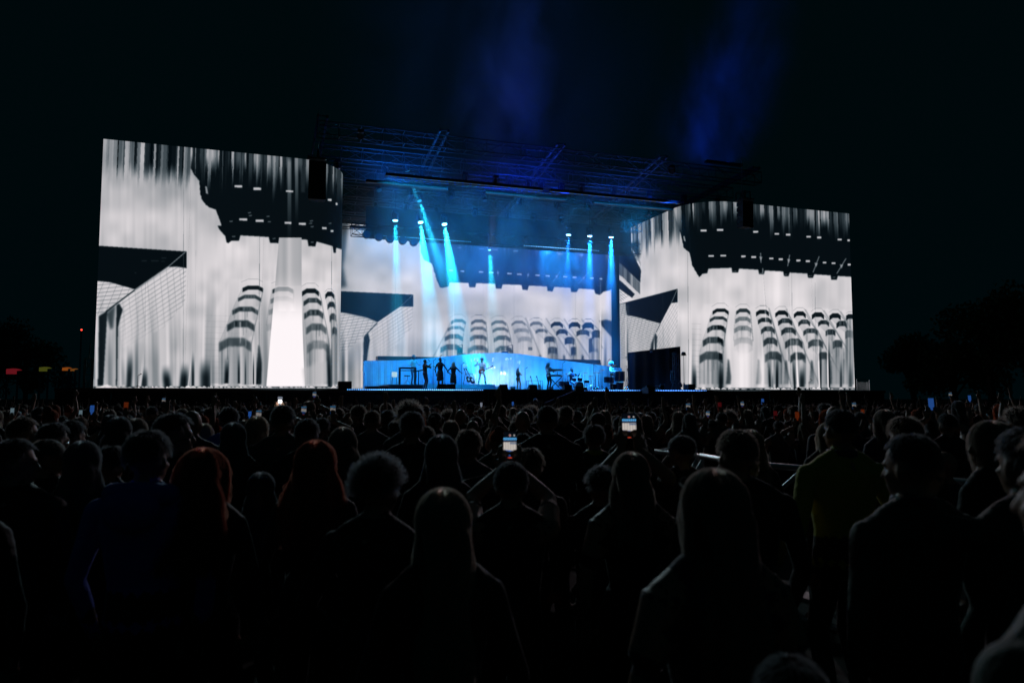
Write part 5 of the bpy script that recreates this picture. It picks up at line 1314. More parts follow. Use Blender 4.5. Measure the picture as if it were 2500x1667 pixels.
b = B(top='black', arms=((-.24, .12, .9), (.24, .12, .9))); hero(925, 1124, 3.0, 'person with a wide mop of curly hair between the red-haired and the fair-haired woman', b, SH(b, 'black', n=2200, ln=.045, curly=True, puff=.1, seed=5), [('sunglasses', glasses(b[1], b[2], .0), M['rubber'])], yaw=-R(35))
# man in the blue hoodie
b = B(top='blue', wide=1.06, head_turn=R(-12)); hero(366, 1050, 3.3, 'man in a bright blue hooded sweatshirt with short dark hair, front left', b, SH(b, 'black', n=2200, ln=.035, seed=6), [('hood', hood(b[1]), CL['blue'])])
b = B(top='black', head_turn=R(-70)); hero(44, 1070, 3.7, 'bearded man at the far left edge seen in profile facing right', b, SH(b, 'black', n=1500, ln=.03, seed=7), yaw=-YAW * .5)
b = B(top='black', head_turn=R(-55)); cm = cap_mesh(b[1], b[2]); hero(120, 1071, 4.4, 'person in a dark cap beside the bearded man, head turned to the stage right', b, SH(b, 'brown', n=900, ln=.03, seed=8), [('cap', cm[0], CL['green']), ('brim', cm[1], CL['green'])])
b = B(top='grey', head_turn=R(-60), voxel=.013); hero(62, 1018, 5.4, 'man in profile behind the bearded man at the left edge', b, SH(b, 'brown', n=1200, ln=.03, seed=9))
b = B(fem=True, top='black', head_turn=R(-30), voxel=.013); hero(135, 1032, 5.2, 'person with glasses catching the light, third head from the left edge', b, SH(b, 'black', n=1300, ln=.04, seed=10), [('glasses', glasses(b[1], b[2], 0), M['chrome'])])
b = B(fem=True, top='brown', voxel=.012); hero(205, 1073, 4.0, 'woman with long dark hair left of the blue hoodie', b, LH(b, 'black', n=2600, length=.36, flare=.08, seed=11))
b = B(top='black', head_turn=R(-65)); hero(430, 1008, 4.3, 'tall man with short hair and glasses in profile behind the blue hoodie', b, SH(b, 'black', n=1500, ln=.035, seed=12), [('glasses', glasses(b[1], b[2], 0), M['rubber'])], yaw=-YAW)
b = B(fem=True, top='black', voxel=.013); hero(571, 1029, 5.6, 'woman with dark long hair in front of a blue shirt, left of centre', b, LH(b, 'black', n=2200, length=.36, seed=13))
b = B(top='blue', wide=1.1, voxel=.013); hero(561, 993, 7.0, 'broad man in a blue shirt behind the dark-haired woman', b, SH(b, 'black', n=900, ln=.025, seed=14))
b = B(fem=True, top='grey', sleeves=True, voxel=.013); hero(629, 1014, 6.3, 'woman with long pale hair and a light jacket left of centre', b, LH(b, 'blond', n=2400, length=.30, flare=.06, seed=15))
b = B(top='grey', voxel=.013, wide=1.08); hero(692, 988, 6.0, 'man in a grey shirt directly below the lit white phone lamp', b, SH(b, 'black', n=1100, ln=.03, seed=16))
b = B(top='black', voxel=.013); hero(751, 1021, 5.6, 'man with short dark hair behind the glowing red-haired woman', b, SH(b, 'black', n=1200, ln=.03, seed=17))
b = B(fem=True, top='black', voxel=.012); hero(838, 1040, 4.9, 'woman with smooth dark hair right of the glowing red-haired woman', b, LH(b, 'brown', n=2400, length=.28, seed=18))
b = B(fem=True, top='black', head_turn=R(20)); hero(637, 1150, 4.3, 'short person with blue reflecting sunglasses pushed up on the head', b, LH(b, 'black', n=1800, length=.3, seed=19), [('sunglasses', glasses(b[1], b[2], .088), mat('blue_lens_', (.03, .25, .4), .1, .8, .1))], yaw=R(150))
b = B(fem=True, top='black'); hero(1078, 1058, 4.1, 'woman with long dark hair in the middle row behind the fair-haired woman', b, LH(b, 'black', n=2800, length=.36, flare=.05, seed=20))
b = B(top='grey', voxel=.014); hero(909, 1001, 8.2, 'person with a round light-rimmed head in the row behind the curly hair', b, SH(b, 'brown', n=900, ln=.03, seed=21))
b = B(top='black', voxel=.013, wide=1.05); hero(1006, 1003, 5.6, 'tall dark figure behind the woman with long dark hair, right of the curly head', b, SH(b, 'black', n=1100, ln=.03, seed=22))
b = B(top='black', voxel=.012, wide=1.12, sleeves=True, head_turn=R(10)); hero(1335, 988, 6.2, 'tall man in a jacket with stiff collar right of the big phone', b, SH(b, 'black', n=1000, ln=.015, seed=23), [('collar', collar(b[1]), CL['black'])])
b = B(top='green', voxel=.012); hero(1450, 1036, 6.4, 'person with dark hair and a yellow stripe at the neck before the barrier', b, SH(b, 'black', n=1300, ln=.04, seed=24), [('collar', collar(b[1]), CL['yellow'])])
b = B(fem=True, top='black', sleeves='short', head_turn=R(-15)); hero(1540, 1100, 3.6, 'woman with a bright band of blue sunglasses over her hair, right of centre', b, LH(b, 'brown', n=3600, length=.26, flare=.02, seed=25, mess=.01), [('sunglasses', glasses(b[1], b[2], .09), mat('blue_lens2', (.05, .2, .6), .1, .8, .1))])
b = B(top='black', voxel=.013); hero(1466, 1145, 4.3, 'short curly-haired person left of the woman with blue sunglasses', b, SH(b, 'black', n=1200, ln=.045, curly=True, seed=26))
b = B(top='black', voxel=.012, head_turn=R(25)); cm = cap_mesh(b[1], b[2]); hero(1662, 1061, 5.0, 'person in a peaked cap in front of the barrier, right of centre', b, SH(b, 'black', n=700, ln=.03, seed=27), [('cap', cm[0], CL['navy']), ('brim', cm[1], CL['navy'])])
b = B(top='black', wide=1.15, head_turn=R(12)); hero(1795, 1047, 3.5, 'broad dark man right behind the woman with the reddish ear', b, SH(b, 'brown', n=2000, ln=.03, seed=28))
b = B(top='yellow', wide=1.12, sleeves=True, arms=((-.27, .02, .84), (.27, .05, .85))); hero(2048, 995, 4.3, 'tall man in a yellow and dark jersey with short hair', b, SH(b, 'black', n=1700, ln=.015, seed=29), [('collar', collar(b[1]), CL['navy'])], yaw=-R(4))
b = B(top='green', wide=1.18, head_turn=R(14), skin=0, head_tilt=R(-4)); hero(2218, 1055, 2.75, 'large man in a green jacket front right, ear and short hair from behind', b, SH(b, 'black', n=2600, ln=.02, seed=30), [('collar', collar(b[1]), CL['navy'])], yaw=R(2))
b = B(top='black', voxel=.013); hero(2205, 1016, 4.6, 'dark-haired man just behind the large man in the green jacket', b, SH(b, 'brown', n=1200, ln=.04, seed=31))
b = B(fem=True, top='navy', voxel=.013); hero(2157, 998, 7.2, 'woman in a blue top with long hair between the yellow jersey and the green jacket', b, LH(b, 'brown', n=1800, length=.3, seed=32))
b = B(fem=True, top='black', head_turn=R(72)); hero(2412, 1024, 3.8, 'woman near the right edge in profile facing left', b, LH(b, 'brown', n=2600, length=.28, seed=33), yaw=0)
b = B(top='green', wide=1.1, sleeves=True, arms=((-.12, .26, 1.50), (.24, .1, .9)), hand_dir=((0, .1, 1), (0, .3, -1))); hero(2500, 1040, 2.6, 'person cut by the right edge of the frame with one hand raised near the chin', b, SH(b, 'black', n=1500, ln=.03, seed=34))
b = B(top='green', wide=1.2, voxel=.009); hero(2650, 1000, 1.2, 'person in a hooded jacket very close at the bottom right corner', b, SH(b, 'brown', n=2000, ln=.03, seed=35), [('hood', hood(b[1]), CL['green'])], yaw=R(10))
b = B(fem=True, top='black'); hero(1925, 1597, 1.5, 'short person at the bottom edge whose crown is faintly lit', b, SH(b, 'black', n=2000, ln=.03, seed=36))
b = B(fem=True, top='black', voxel=.012); hero(275, 1088, 4.6, 'short person in a studded hat between the dark-haired woman and the blue hoodie', b, SH(b, 'black', n=1000, ln=.04, seed=37), [('hat', cap_mesh(b[1], b[2])[0], CL['grey'])])
b = B(top='black', voxel=.013, head_turn=R(-30)); hero(180, 1027, 5.8, 'fourth head from the left edge, dark hair, facing the stage', b, SH(b, 'black', n=1000, ln=.04, seed=38))
b = B(fem=True, top='black', voxel=.014); hero(292, 1015, 5.9, 'woman with smooth bobbed hair left of the tall man with glasses', b, LH(b, 'black', n=1600, length=.18, seed=39))
b = B(fem=True, top='black', voxel=.014); hero(335, 1019, 6.6, 'person with a hood-like veil of hair beside the bobbed hair', b, LH(b, 'brown', n=1600, length=.3, seed=40))

# people filming: the phone held up in both hands in front of them
def filming(px, py, d, ppx, ppy, pd, kind, label, plabel, vox=.012, n=1500, size=(.075, .152), hairc='black', lng=False, one=False, topc='black', gp=None):
    """crown at (px, py, d); phone centre at (ppx, ppy, pd)"""
    p = PD(px, py, d); g = ground(p.x, p.y); s = (p.z - g) / 1.71; yaw = -YAW
    q = PD(ppx, ppy, pd); loc = Matrix.Rotation(-yaw, 3, 'Z') @ ((q - Vector((p.x, p.y, g))) / s)
    L = loc + Vector((-.045 / s, -.015, -.14)); Rr = loc + Vector((.045 / s, -.015, -.14))
    arms = (tuple(L), tuple(Rr)) if not one else ((-.235, .04, .83), tuple(Rr))
    b = body(arms=arms, hand_dir=((.12, .05, 1), (-.12, .05, 1)) if not one else ((0, .2, -1), (-.12, .05, 1)), voxel=vox, top=topc, fem=lng, sleeves='short')
    h = LH(b, hairc, n=n, length=.3, seed=int(px)) if lng else SH(b, hairc, n=n, ln=.03, seed=int(px))
    t, s2, p2 = person_at(px, py, d, label, b, h, None, yaw, 1.71, group=gp); heroes.append((px, py, d, p2.x, p2.y))
    phone(q, kind, plabel, tilt=R(-6), size=size, group=None)
filming(1248, 1126, 3.6, 1245, 1087, 3.95, 'film', 'broad person holding up the large phone in both hands at the centre', 'large phone at the centre filming the stage, white band and blue top on its display', .011, 2200)
filming(1543, 1052, 4.7, 1536, 1040, 4.5, 'film', 'person behind the sunglasses woman holding a phone high', 'dark phone right of centre filming the stage with a red record dot', .012, 1200, (.09, .16))
FILM = [(632, 1013, 8.5, 'blue', 'film'), (400, 980, 13, 'blue', 'film'), (225, 1003, 10.5, 'blue', 'blue'), (308, 996, 10, 'orange', 'orange'), (742, 1003, 9.0, 'pale', 'film'), (813, 1002, 8.6, 'pale', 'film'), (768, 965, 12.5, 'blue', 'film'),
        (1680, 994, 11, 'blue', 'film'), (1728, 1012, 12, 'pale', 'film'), (1757, 994, 12, 'red', 'red'), (1812, 988, 14, 'white', 'film'), (2085, 992, 11.5, 'white', 'film'), (2273, 990, 8.0, 'blue', 'blue'),
        (1893, 1015, 12, 'red', 'red'), (1946, 1018, 11, 'orange', 'orange'), (2320, 966, 14, 'blue', 'film'), (2367, 975, 15, 'blue', 'blue'), (2106, 1010, 13, 'orange', 'orange'), (610, 1014, 14, 'blue', 'blue'), (1862, 982, 17, 'blue', 'blue'), (1175, 990, 20, 'white', 'white'), (30, 1008, 12, 'pale', 'pale'), (1252, 987, 22, 'blue', 'blue'), (197, 1012, 13, 'pale', 'pale')]
where = ['below the pale-haired woman\'s shoulder', 'raised above the crowd near the left wall\'s middle', 'glowing blue at the left', 'orange display left of the tall man with glasses', 'held high left of the two pale phones', 'right one of two pale phones left of centre', 'held highest of all at the rounded edge of the left wall',
         'left of the capped person\'s head level', 'small and low behind the peaked cap', 'with red display behind the broad dark man', 'bright small display under the right wall', 'bright display beside the yellow jersey man', 'large blue display held up near the right',
         'dim red display left of the yellow jersey', 'orange display just left of the yellow jersey', 'tiny blue display at the far right horizon', 'blue display near the right edge', 'small orange display right of the yellow jersey', 'tiny blue display left of the pale-haired woman', 'tiny blue display far under the right wall', 'tiny white display under the guitarist', 'tiny pale display at the left edge', 'tiny blue display under the lead singer', 'dim display beside the blue one at the left']
proto_f = {}
for i, ((x, y, d, c1, kind), wh) in enumerate(zip(FILM, where)):
    key = i % 4
    if key not in proto_f:
        b = body(arms=((-.055, .25, 1.64), (.055, .25, 1.64)) if key % 2 == 0 else ((-.235, .04, .83), (.06, .25, 1.66)), hand_dir=((.12, .05, 1), (-.12, .05, 1)) if key % 2 == 0 else ((0, .2, -1), (-.1, .05, 1)), voxel=.016, fem=key > 1, sleeves='short', top=['black', 'grey', 'navy', 'brown'][key])
        proto_f[key] = (b, LH(b, ['brown', 'black'][key % 2], n=1100, length=.28, seed=50 + key, thick=.0014) if key > 1 else SH(b, 'black', n=800, ln=.03, seed=50 + key, thick=.0016))
    b, h = proto_f[key]; q = PD(x, y, d); g = ground(q.x, q.y)
    s = (q.z - g) / (1.64 + .145); s = max(.85, min(1.12, s)); off = Matrix.Rotation(-YAW, 3, 'Z') @ Vector(((0 if key % 2 == 0 else .05), .28, 0)) * s
    t = empty('person', (q.x - off.x, q.y - off.y, g + max(0, (q.z - g) - 1.785 * s)), -YAW, label='x', cat='person'); t.scale = (s, s, s)
    t['label'] = ' '.join(('person holding the phone ' + wh).split()[:16])
    t.location.z = g if (q.z - g) <= 1.785 * s + .01 else q.z - 1.785 * s
    link('body', b[0], None, t); o = link('hair', h[0], HS[h[2]], t); tag(link('strands', h[1], None, o), kind='stuff')
    heroes.append((x, y + 15, d, t.location.x, t.location.y))
    phone(Vector((q.x, q.y, t.location.z + 1.80 * s)), 'film_far' if kind == 'film' else kind, ' '.join(('phone ' + wh).split()[:16]), tilt=R(-5), size=(.068, .138), group='lit phones held up in the crowd')
# the white phone lamp
q = PD(684, 980, 7.6); ph_ = phone(q, 'white', 'phone with its white lamp shining back at the camera', size=(.075, .15), group=None); ph_.scale = (.7, .7, .7)
MB().cyl((0, -.006, 0), (0, -.02, 0), .024, .02, 12).build('lamp', glow('flash', (1, .9, .8), 14, False), ph_)
b, h = proto_f[0]; off = Matrix.Rotation(-YAW, 3, 'Z') @ Vector((0, .28, 0)); g = ground(q.x, q.y)
t = empty('person', (q.x - off.x, q.y - off.y, g), -YAW, label='crowd member holding the phone with the shining white lamp', cat='person'); link('body', b[0], None, t); o = link('hair', h[0], HS[h[2]], t); heroes.append((684, 995, 7.4, t.location.x, t.location.y)); t.scale = (1.03,) * 3

# ---------------------------------------------------------------- crowd barrier running through the standing people
def barrier():
    t = empty('crowd_barrier'); w = 1.14
    MB().cyl((-w / 2, 0, 1.2), (w / 2, 0, 1.2), .03, n=12).build('top_rail', M['aluminium'], t)
    MB().box((0, .03, .42), (w, .006, .62)).build('front_plate', M['steel'], t)
    MB().box((0, -.35, .02), (w, .9, .012)).build('foot_plate', M['steel'], t)
    for sx in (-1, 1):
        MB().cyl((sx * (w / 2 - .03), 0, .02), (sx * (w / 2 - .03), 0, 1.19), .024, n=10).build('post', M['aluminium'], t)
        MB().cyl((sx * (w / 2 - .05), 0, 1.15), (sx * (w / 2 - .05), -.72, .03), .026, n=10).build('strut', M['aluminium'], t)
    MB().cyl((-w / 2, -.76, .03), (w / 2, -.76, .03), .018).build('foot_rail', M['aluminium'], t)
    MB().cyl((-w / 2 + .06, 0, .75), (-.02, 0, 1.17), .022, n=10).build('brace', M['aluminium'], t)
    MB().cyl((w / 2 - .06, 0, .75), (.02, 0, 1.17), .022, n=10).build('brace', M['aluminium'], t)
    return t
bpath = [PD(1120, 1040, 17.5), PD(1400, 1068, 12.0), PD(1610, 1090, 9.6), PD(1900, 1133, 7.3), PD(2150, 1158, 6.5), PD(2310, 1176, 6.0), PD(2520, 1200, 5.6)]
bp_ = [Vector((p.x, p.y)) for p in bpath]; acc = [0]
for a, b in zip(bp_, bp_[1:]): acc.append(acc[-1] + (b - a).length)
def bat(s):
    for i in range(len(acc) - 1):
        if s <= acc[i + 1] or i == len(acc) - 2: return bp_[i].lerp(bp_[i + 1], (s - acc[i]) / (acc[i + 1] - acc[i]))
b0 = barrier(); nb = int(acc[-1] / 1.17)
for k in range(nb):
    o = b0 if k == 0 else copy_tree(b0); a, c_ = bat(k * 1.17), bat((k + 1) * 1.17); m = (a + c_) / 2; o.location = (m.x, m.y, ground(m.x, m.y)); d = c_ - a; o.rotation_euler = (0, 0, math.atan2(d.y, d.x) + R(7 if k % 2 else -7))
    tag(o, 'steel crowd barrier section with sloping struts, ' + (str(nb - k) + (['th', 'st', 'nd', 'rd'] + ['th'] * 20)[nb - k] + ' counted from the right edge'), 'barrier', 'crowd barrier sections in one line through the audience')
BAR = [(1120, 17.5), (1400, 12.0), (1610, 9.6), (1900, 7.3), (2150, 6.5), (2520, 5.6)]

# ---------------------------------------------------------------- the rest of the audience
VAR = []
specs = [dict(top='black'), dict(top='grey', wide=1.06), dict(fem=True, top='black'), dict(fem=True, top='navy', sleeves='short'), dict(top='navy', wide=1.12), dict(fem=True, top='brown', head_turn=R(25)), dict(top='black', head_turn=R(-30)),
         dict(top='black', arms=((-.30, .10, 1.80), (.235, .04, .83)), hand_dir=((-.1, 0, 1), (0, .2, -1)), sleeves='short'), dict(fem=True, top='red', arms=((-.33, .05, 1.78), (.30, .08, 1.83)), hand_dir=((0, 0, 1), (0, 0, 1)), sleeves=False),
         dict(top='grey', arms=((-.05, .22, 1.30), (.05, .22, 1.32)), hand_dir=((.2, .3, 1), (-.2, .3, 1))), dict(fem=True, top='grey', arms=((-.235, .04, .83), (.26, .08, 1.84)), hand_dir=((0, .2, -1), (.1, 0, 1)), sleeves='short', head_turn=R(-20)), dict(top='brown', wide=1.05, head_turn=R(40)),
         dict(fem=True, top='green', head_tilt=R(-8)), dict(fem=True, top='black', head_turn=R(-15)), dict(top='navy', wide=1.15), dict(top='grey', head_turn=R(15), head_tilt=R(8)), dict(top='black', arms=((-.20, .18, 1.50), (.235, .04, .83)), hand_dir=((.5, .1, 1), (0, .2, -1)), lean=.08)]
for i, sp_ in enumerate(specs):
    sp_.setdefault('hands', 'mitt'); hands = sp_.pop('hands')
    raised = sp_.get('arms') is not None
    b = body(voxel=.018, hands='full' if raised else hands, skin=[0, 1, 0, 0, 2, 0, 1, 0, 0, 1, 0, 2, 0, 1, 0, 0, 1][i], **sp_)
    hcname = ['black', 'brown', 'brown', 'black', 'black', 'blond', 'brown', 'black', 'auburn', 'brown', 'brown', 'black', 'auburn', 'black', 'grey', 'brown', 'brown'][i]
    if sp_.get('fem'): h = LH(b, hcname, n=900, length=[.3, .38, .22, .34][i % 4], flare=.06, seed=90 + i, thick=.0016, mess=.015)
    elif i in (4, 14): h = None
    elif i == 9: h = SH(b, hcname, n=700, ln=.06, curly=True, puff=.4, seed=90 + i, thick=.0018)
    else: h = SH(b, hcname, n=650, ln=.035, seed=90 + i, thick=.0018)
    ex = []
    if i in (4, 11):
        cm = cap_mesh(b[1], b[2], back=(i == 11)); ex = [('cap', cm[0], CL[['navy', 'green'][i == 11]]), ('brim', cm[1], CL[['navy', 'green'][i == 11]])]
    if i == 12: ex = [('bun', MB().ball(b[1] + Vector((0, -.075, .125)), (.045, .045, .04), 12, 8).mesh('bun'), HS['auburn'])]; h = SH(b, 'auburn', n=650, ln=.012, seed=102, thick=.0018)
    if i == 13: ex = [('ponytail', MB().path([b[1] + Vector((0, -.09, .07)), b[1] + Vector((0, -.15, .05)), b[1] + Vector((0.01, -.165, -.08)), b[1] + Vector((0, -.14, -.22))], [.025, .032, .034, .008], 10).mesh('ponytail'), HS['black'])]; h = SH(b, 'black', n=650, ln=.010, seed=103, thick=.0018)
    if i == 15: ex = [('beanie', cap_mesh(b[1], b[2])[0], CL['grey'])]
    VAR.append((b, h, ex))
names = ['short-haired man in a black top', 'man in a grey shirt', 'long-haired woman in black', 'dark-haired woman in a navy top', 'broad man in a cap', 'fair-haired woman looking left', 'man in black looking right', 'man raising his left hand', 'woman with both arms up', 'curly-haired person clapping', 'woman raising her right hand', 'man in a cap worn backwards', 'woman with her hair in a bun', 'woman with a dark ponytail', 'bald broad man', 'man in a knitted hat', 'man with one hand at his head']
rs = random.Random(21); cand = []
d = 5.4
while d < 38.5:
    half = 0.78 * d * 1250 / 1820 / .78
    s = -half - .6 + rs.uniform(0, .5)
    while s < half + .6:
        jd = d + rs.uniform(-.42, .42); js = s + rs.uniform(-.16, .16); p = FW * jd + RT * js
        h = rs.gauss(1.67, .075); h = max(1.5, min(1.84, h)); px = 1250 + 1820 * js / jd
        ok = p.y < 38.6
        for (hx, hy, hd, X_, Y_) in heroes:
            if (X_ - p.x) ** 2 + (Y_ - p.y) ** 2 < .42 ** 2: ok = False
            if jd < hd and abs(px - hx) < 1820 / jd * .17 + 10 and hd - jd < 9: ok = False   # keeps the row behind from being hidden
        db = np.interp(px, [q[0] for q in BAR], [q[1] for q in BAR], left=99, right=99)
        if px > 1110 and abs(jd - db) < .6: ok = False
        if jd < db and any(a_ < px < b_ for a_, b_ in ((1372, 1450), (1540, 1670), (1690, 1750), (1840, 1970), (2275, 2330))): ok = False
        if ok: cand.append((jd, js, px, p.x, p.y, h))
        s += rs.uniform(.50, .78)
    d += .62 + .004 * d
# shorter people filling the gaps between the front figures, their crowns below the heads behind them
near = []; d = 3.0
while d < 5.5:
    s = -.72 * d
    while s < .72 * d:
        jd = d + rs.uniform(-.2, .2); js = s + rs.uniform(-.15, .15); p = FW * jd + RT * js; px = 1250 + 1820 * js / jd; h = rs.uniform(1.50, 1.66)
        cyp = 968 + 1820 * (1.85 - h) / jd; ok = True
        for (hx, hy, hd, X_, Y_) in heroes + near:
            if (X_ - p.x) ** 2 + (Y_ - p.y) ** 2 < .46 ** 2: ok = False
            if jd < hd and abs(px - hx) < 1820 / jd * .13 + 1820 / hd * .12 and cyp < hy + .27 * 1820 / hd: ok = False
        if any(a_ - 20 < px < b_ + 20 for a_, b_ in ((1500, 1700), (1852, 2200))) and cyp < 1330: ok = False
        if ok: near.append((px, cyp, jd, p.x, p.y)); cand.append((jd, js, px, p.x, p.y, h))
        s += .34
    d += .45
print('near fillers', len(near))
cand.sort()
print('crowd', len(cand), 'heroes', len(heroes))
N_IND = 300 - len(heroes) - 14
def band(px):
    for x, n in ((250, 'at the far left'), (480, 'before the left wall'), (760, 'under the left wall'), (1000, 'under the singers'), (1250, 'under the guitarist'), (1500, 'before the drums'), (1800, 'before the doorway'), (2100, 'under the right wall'), (9999, 'at the far right')):
        if px < x: return n
INDIV = []
for i, (jd, js, px, x, y, h) in enumerate(cand[:N_IND]):
    r = rs.random(); vi = rs.choice([0, 1, 2, 2, 3, 4, 5, 6, 9, 11, 12, 12, 13, 13, 14, 15, 16]) if r < .80 or jd < 7 else rs.choice([7, 8, 10])
    b, hh, ex = VAR[vi]; s = h / 1.71
    t = empty('person', (x, y, ground(x, y)), -YAW * rs.uniform(.2, 1.2) + R(rs.uniform(-14, 14)), label=f'{names[vi]} in the {"near" if jd < 9 else "middle" if jd < 13 else "back"} rows {band(px)}', cat='person', group='people standing in the crowd')
    INDIV.append((px, t)); t.scale = (s, s, s); t.rotation_euler[1] = R(rs.uniform(-2.5, 2.5))
    link('body', b[0], None, t)
    if hh:
        o = link('hair', hh[0], HS[hh[2]], t)
        if jd < 14: tag(link('strands', hh[1], None, o), kind='stuff')
    for nm, me, mm in ex: link(nm, me, mm, t)
byl = {}
for px, t in INDIV: byl.setdefault(t['label'], []).append((px, t))
OR2 = ['leftmost', 'second from left', 'third from left', 'fourth from left', 'fifth from left', 'sixth from left', 'seventh from left', 'eighth from left', 'ninth from left']
for lb, L in byl.items():
    if len(L) > 1:
        for (px, t), w in zip(sorted(L, key=lambda q: q[0]), OR2): t['label'] = w + ' ' + lb.replace('the ', '')
# everyone farther off: one mass
lowv = []
for i, sp_ in enumerate([dict(), dict(fem=True), dict(arms=((-.30, .10, 1.82), (.235, .04, .83)), hand_dir=((-.1, 0, 1), (0, .2, -1))), dict(arms=((-.28, .05, 1.83), (.28, .08, 1.85)), hand_dir=((0, 0, 1), (0, 0, 1))), dict(wide=1.1, head_turn=.6)]):
    b = body(voxel=.034, hands='mitt', **sp_); me = b[0]; n = len(me.vertices); co = np.empty(n * 3); me.vertices.foreach_get('co', co); co = co.reshape(-1, 3)
    fs = np.array([[*p.vertices] if len(p.vertices) == 4 else [*p.vertices, -1] for p in me.polygons if len(p.vertices) == 4]); mi = np.array([p.material_index for p in me.polygons if len(p.vertices) == 4])
    # hair: the back and top of the head darken through the material slot
    hv = (co[:, 2] > 1.56) & (co[:, 1] < .055) | (co[:, 2] > 1.655)
    if sp_.get('fem'): hv |= (co[:, 2] > 1.42) & (co[:, 1] < -.0) & (np.abs(co[:, 0]) < .09); co = co.copy(); k_ = hv & (co[:, 2] < 1.6); co[k_] *= np.array([1.35, 1.25, 1])
    hf = hv[fs].all(1); mi = np.where(hf, 4, mi); lowv.append((co, fs, mi))
V_, F_, MI_ = [], [], []; off = 0
for (jd, js, px, x, y, h) in cand[N_IND:]:
    vi = rs.choice([0, 0, 1, 1, 4, 4]) if rs.random() < .86 else rs.choice([2, 3]); co, fs, mi = lowv[vi]
    s = h / 1.70; a = -YAW + R(rs.uniform(-25, 25)); ca, sa = math.cos(a), math.sin(a); q = co * s
    q = np.stack([q[:, 0] * ca - q[:, 1] * sa + x, q[:, 0] * sa + q[:, 1] * ca + y, q[:, 2] + ground(x, y)], 1)
    V_.append(q); F_.append(fs + off); MI_.append(mi); off += len(q)
if V_:
    V_ = np.concatenate(V_); F_ = np.concatenate(F_); MI_ = np.concatenate(MI_)
    me = bpy.data.meshes.new('crowd'); me.vertices.add(len(V_)); me.vertices.foreach_set('co', V_.ravel()); me.loops.add(F_.size); me.loops.foreach_set('vertex_index', F_.ravel().astype(np.int32))
    me.polygons.add(len(F_)); me.polygons.foreach_set('loop_start', np.arange(0, F_.size, 4, dtype=np.int32)); me.polygons.foreach_set('loop_total', np.full(len(F_), 4, np.int32))
    for m in (SKIN[0], CL['grey'], CL['trousers'], SHOE, HS['brown']): me.materials.append(m)
    me.polygons.foreach_set('material_index', MI_.astype(np.int32)); me.polygons.foreach_set('use_smooth', np.ones(len(F_), bool)); me.update(calc_edges=True); me.validate()
    tag(link('crowd', me), 'dense far crowd of heads and raised arms packed up to the stage', 'crowd', kind='stuff')
    print('far crowd tris', len(F_) * 2)
# ---------------------------------------------------------------- the band
def performer(px, py_top, py_feet, Y, label, b, hair, extras=None, yaw=0, floor=DECK, top_h=1.71, face=True):
    p = P(px, py_top, Y); s = (p.z - floor) / top_h
    t = empty('person', (p.x, Y, floor), yaw, label=label, cat='person'); t.scale = (s, s, s); link('body', b[0], None, t)
    if hair is not None: o = link('hair', hair[0], HS[hair[2]], t); tag(link('strands', hair[1], None, o), kind='stuff')
    for nm, me, mm in (extras or []): link(nm, me, mm, t)
    if face: eyes_mouth(t, b[1], b[2])
    return t, s
FRONT = math.pi   # facing the audience
BV = .016
b = body(voxel=BV, top='teal', bottom='denim', fem=True, arms=((-.22, .30, 1.12), (.22, .30, 1.12)), hand_dir=((0, 1, -.1), (0, 1, -.1)))
performer(1010, 866, 937, 49.3, 'keyboard player with very long hair and teal blouse behind the black desk', b, LH(b, 'black', n=900, length=.45, flare=.08, seed=201, thick=.002), yaw=FRONT + R(10), floor=zr)
b = body(voxel=BV, top='black', bottom='denim', arms=((-.06, .34, 1.42), (.04, .30, 1.40)), hand_dir=((.3, .6, .6), (-.3, .6, .6)), sleeves='short', skin=2)
performer(1038, 877, 948, 45.6, "trumpet player in dark shirt and jeans beside the ribbed riser", b, SH(b, "black", n=500, ln=.02, seed=202, thick=.002), yaw=-R(75))
def obj_on(px, py, Y, name, label, cat, rz=0, floor=None, group=None):
    p = P(px, py, Y)
    if floor is not None: p.z = floor
    return empty(name, p, rz, label=label, cat=cat, group=group)
tr = obj_on(1050, 894, 45.5, 'trumpet', 'brass trumpet held level by the player in jeans', 'trumpet', rz=-R(75))
MB().path([(0, -.25, 0), (0, .15, 0), (0, .24, .0), (0, .30, 0)], [.007, .009, .02, .06], 12).build('bell', M['brass'], tr)
m_ = MB(); [m_.cyl((0, -.05 + k * .045, -.06), (0, -.05 + k * .045, .05), .014, n=8) for k in range(3)]; m_.build('valves', M['brass'], tr)
MB().path([(0, -.12, -.0), (0, -.14, -.06), (0, .08, -.06), (0, .12, 0)], .007, 6).build('tubing', M['brass'], tr)
b = body(voxel=BV, top='black', bottom='black', skirt=True, fem=True, arms=((-.24, .04, .86), (.34, .22, .98)), hand_dir=((0, 0, -1), (.3, .4, -.7)), sleeves=True, skin=2)
performer(1075, 873, 947, 44.8, 'backing singer in a loose knee-length black dress', b, SH(b, 'black', n=500, ln=.03, seed=203, thick=.002), yaw=-R(35))
b = body(voxel=BV, top='black', bottom='black', skirt=True, fem=True, stoop=.10, lean=.10, legs=((-.14, .02, .085), (.10, -.12, .085)), arms=((-.26, .18, .96), (.38, .26, 1.0)), hand_dir=((0, .5, -.6), (.5, .5, -.4)), sleeves=True, skin=1)
performer(1107, 883, 950, 44.6, 'dancing backing singer with bent knees and fair hair', b, LH(b, 'blond', n=700, length=.2, flare=.1, seed=204, thick=.002), yaw=-R(30), top_h=1.61)
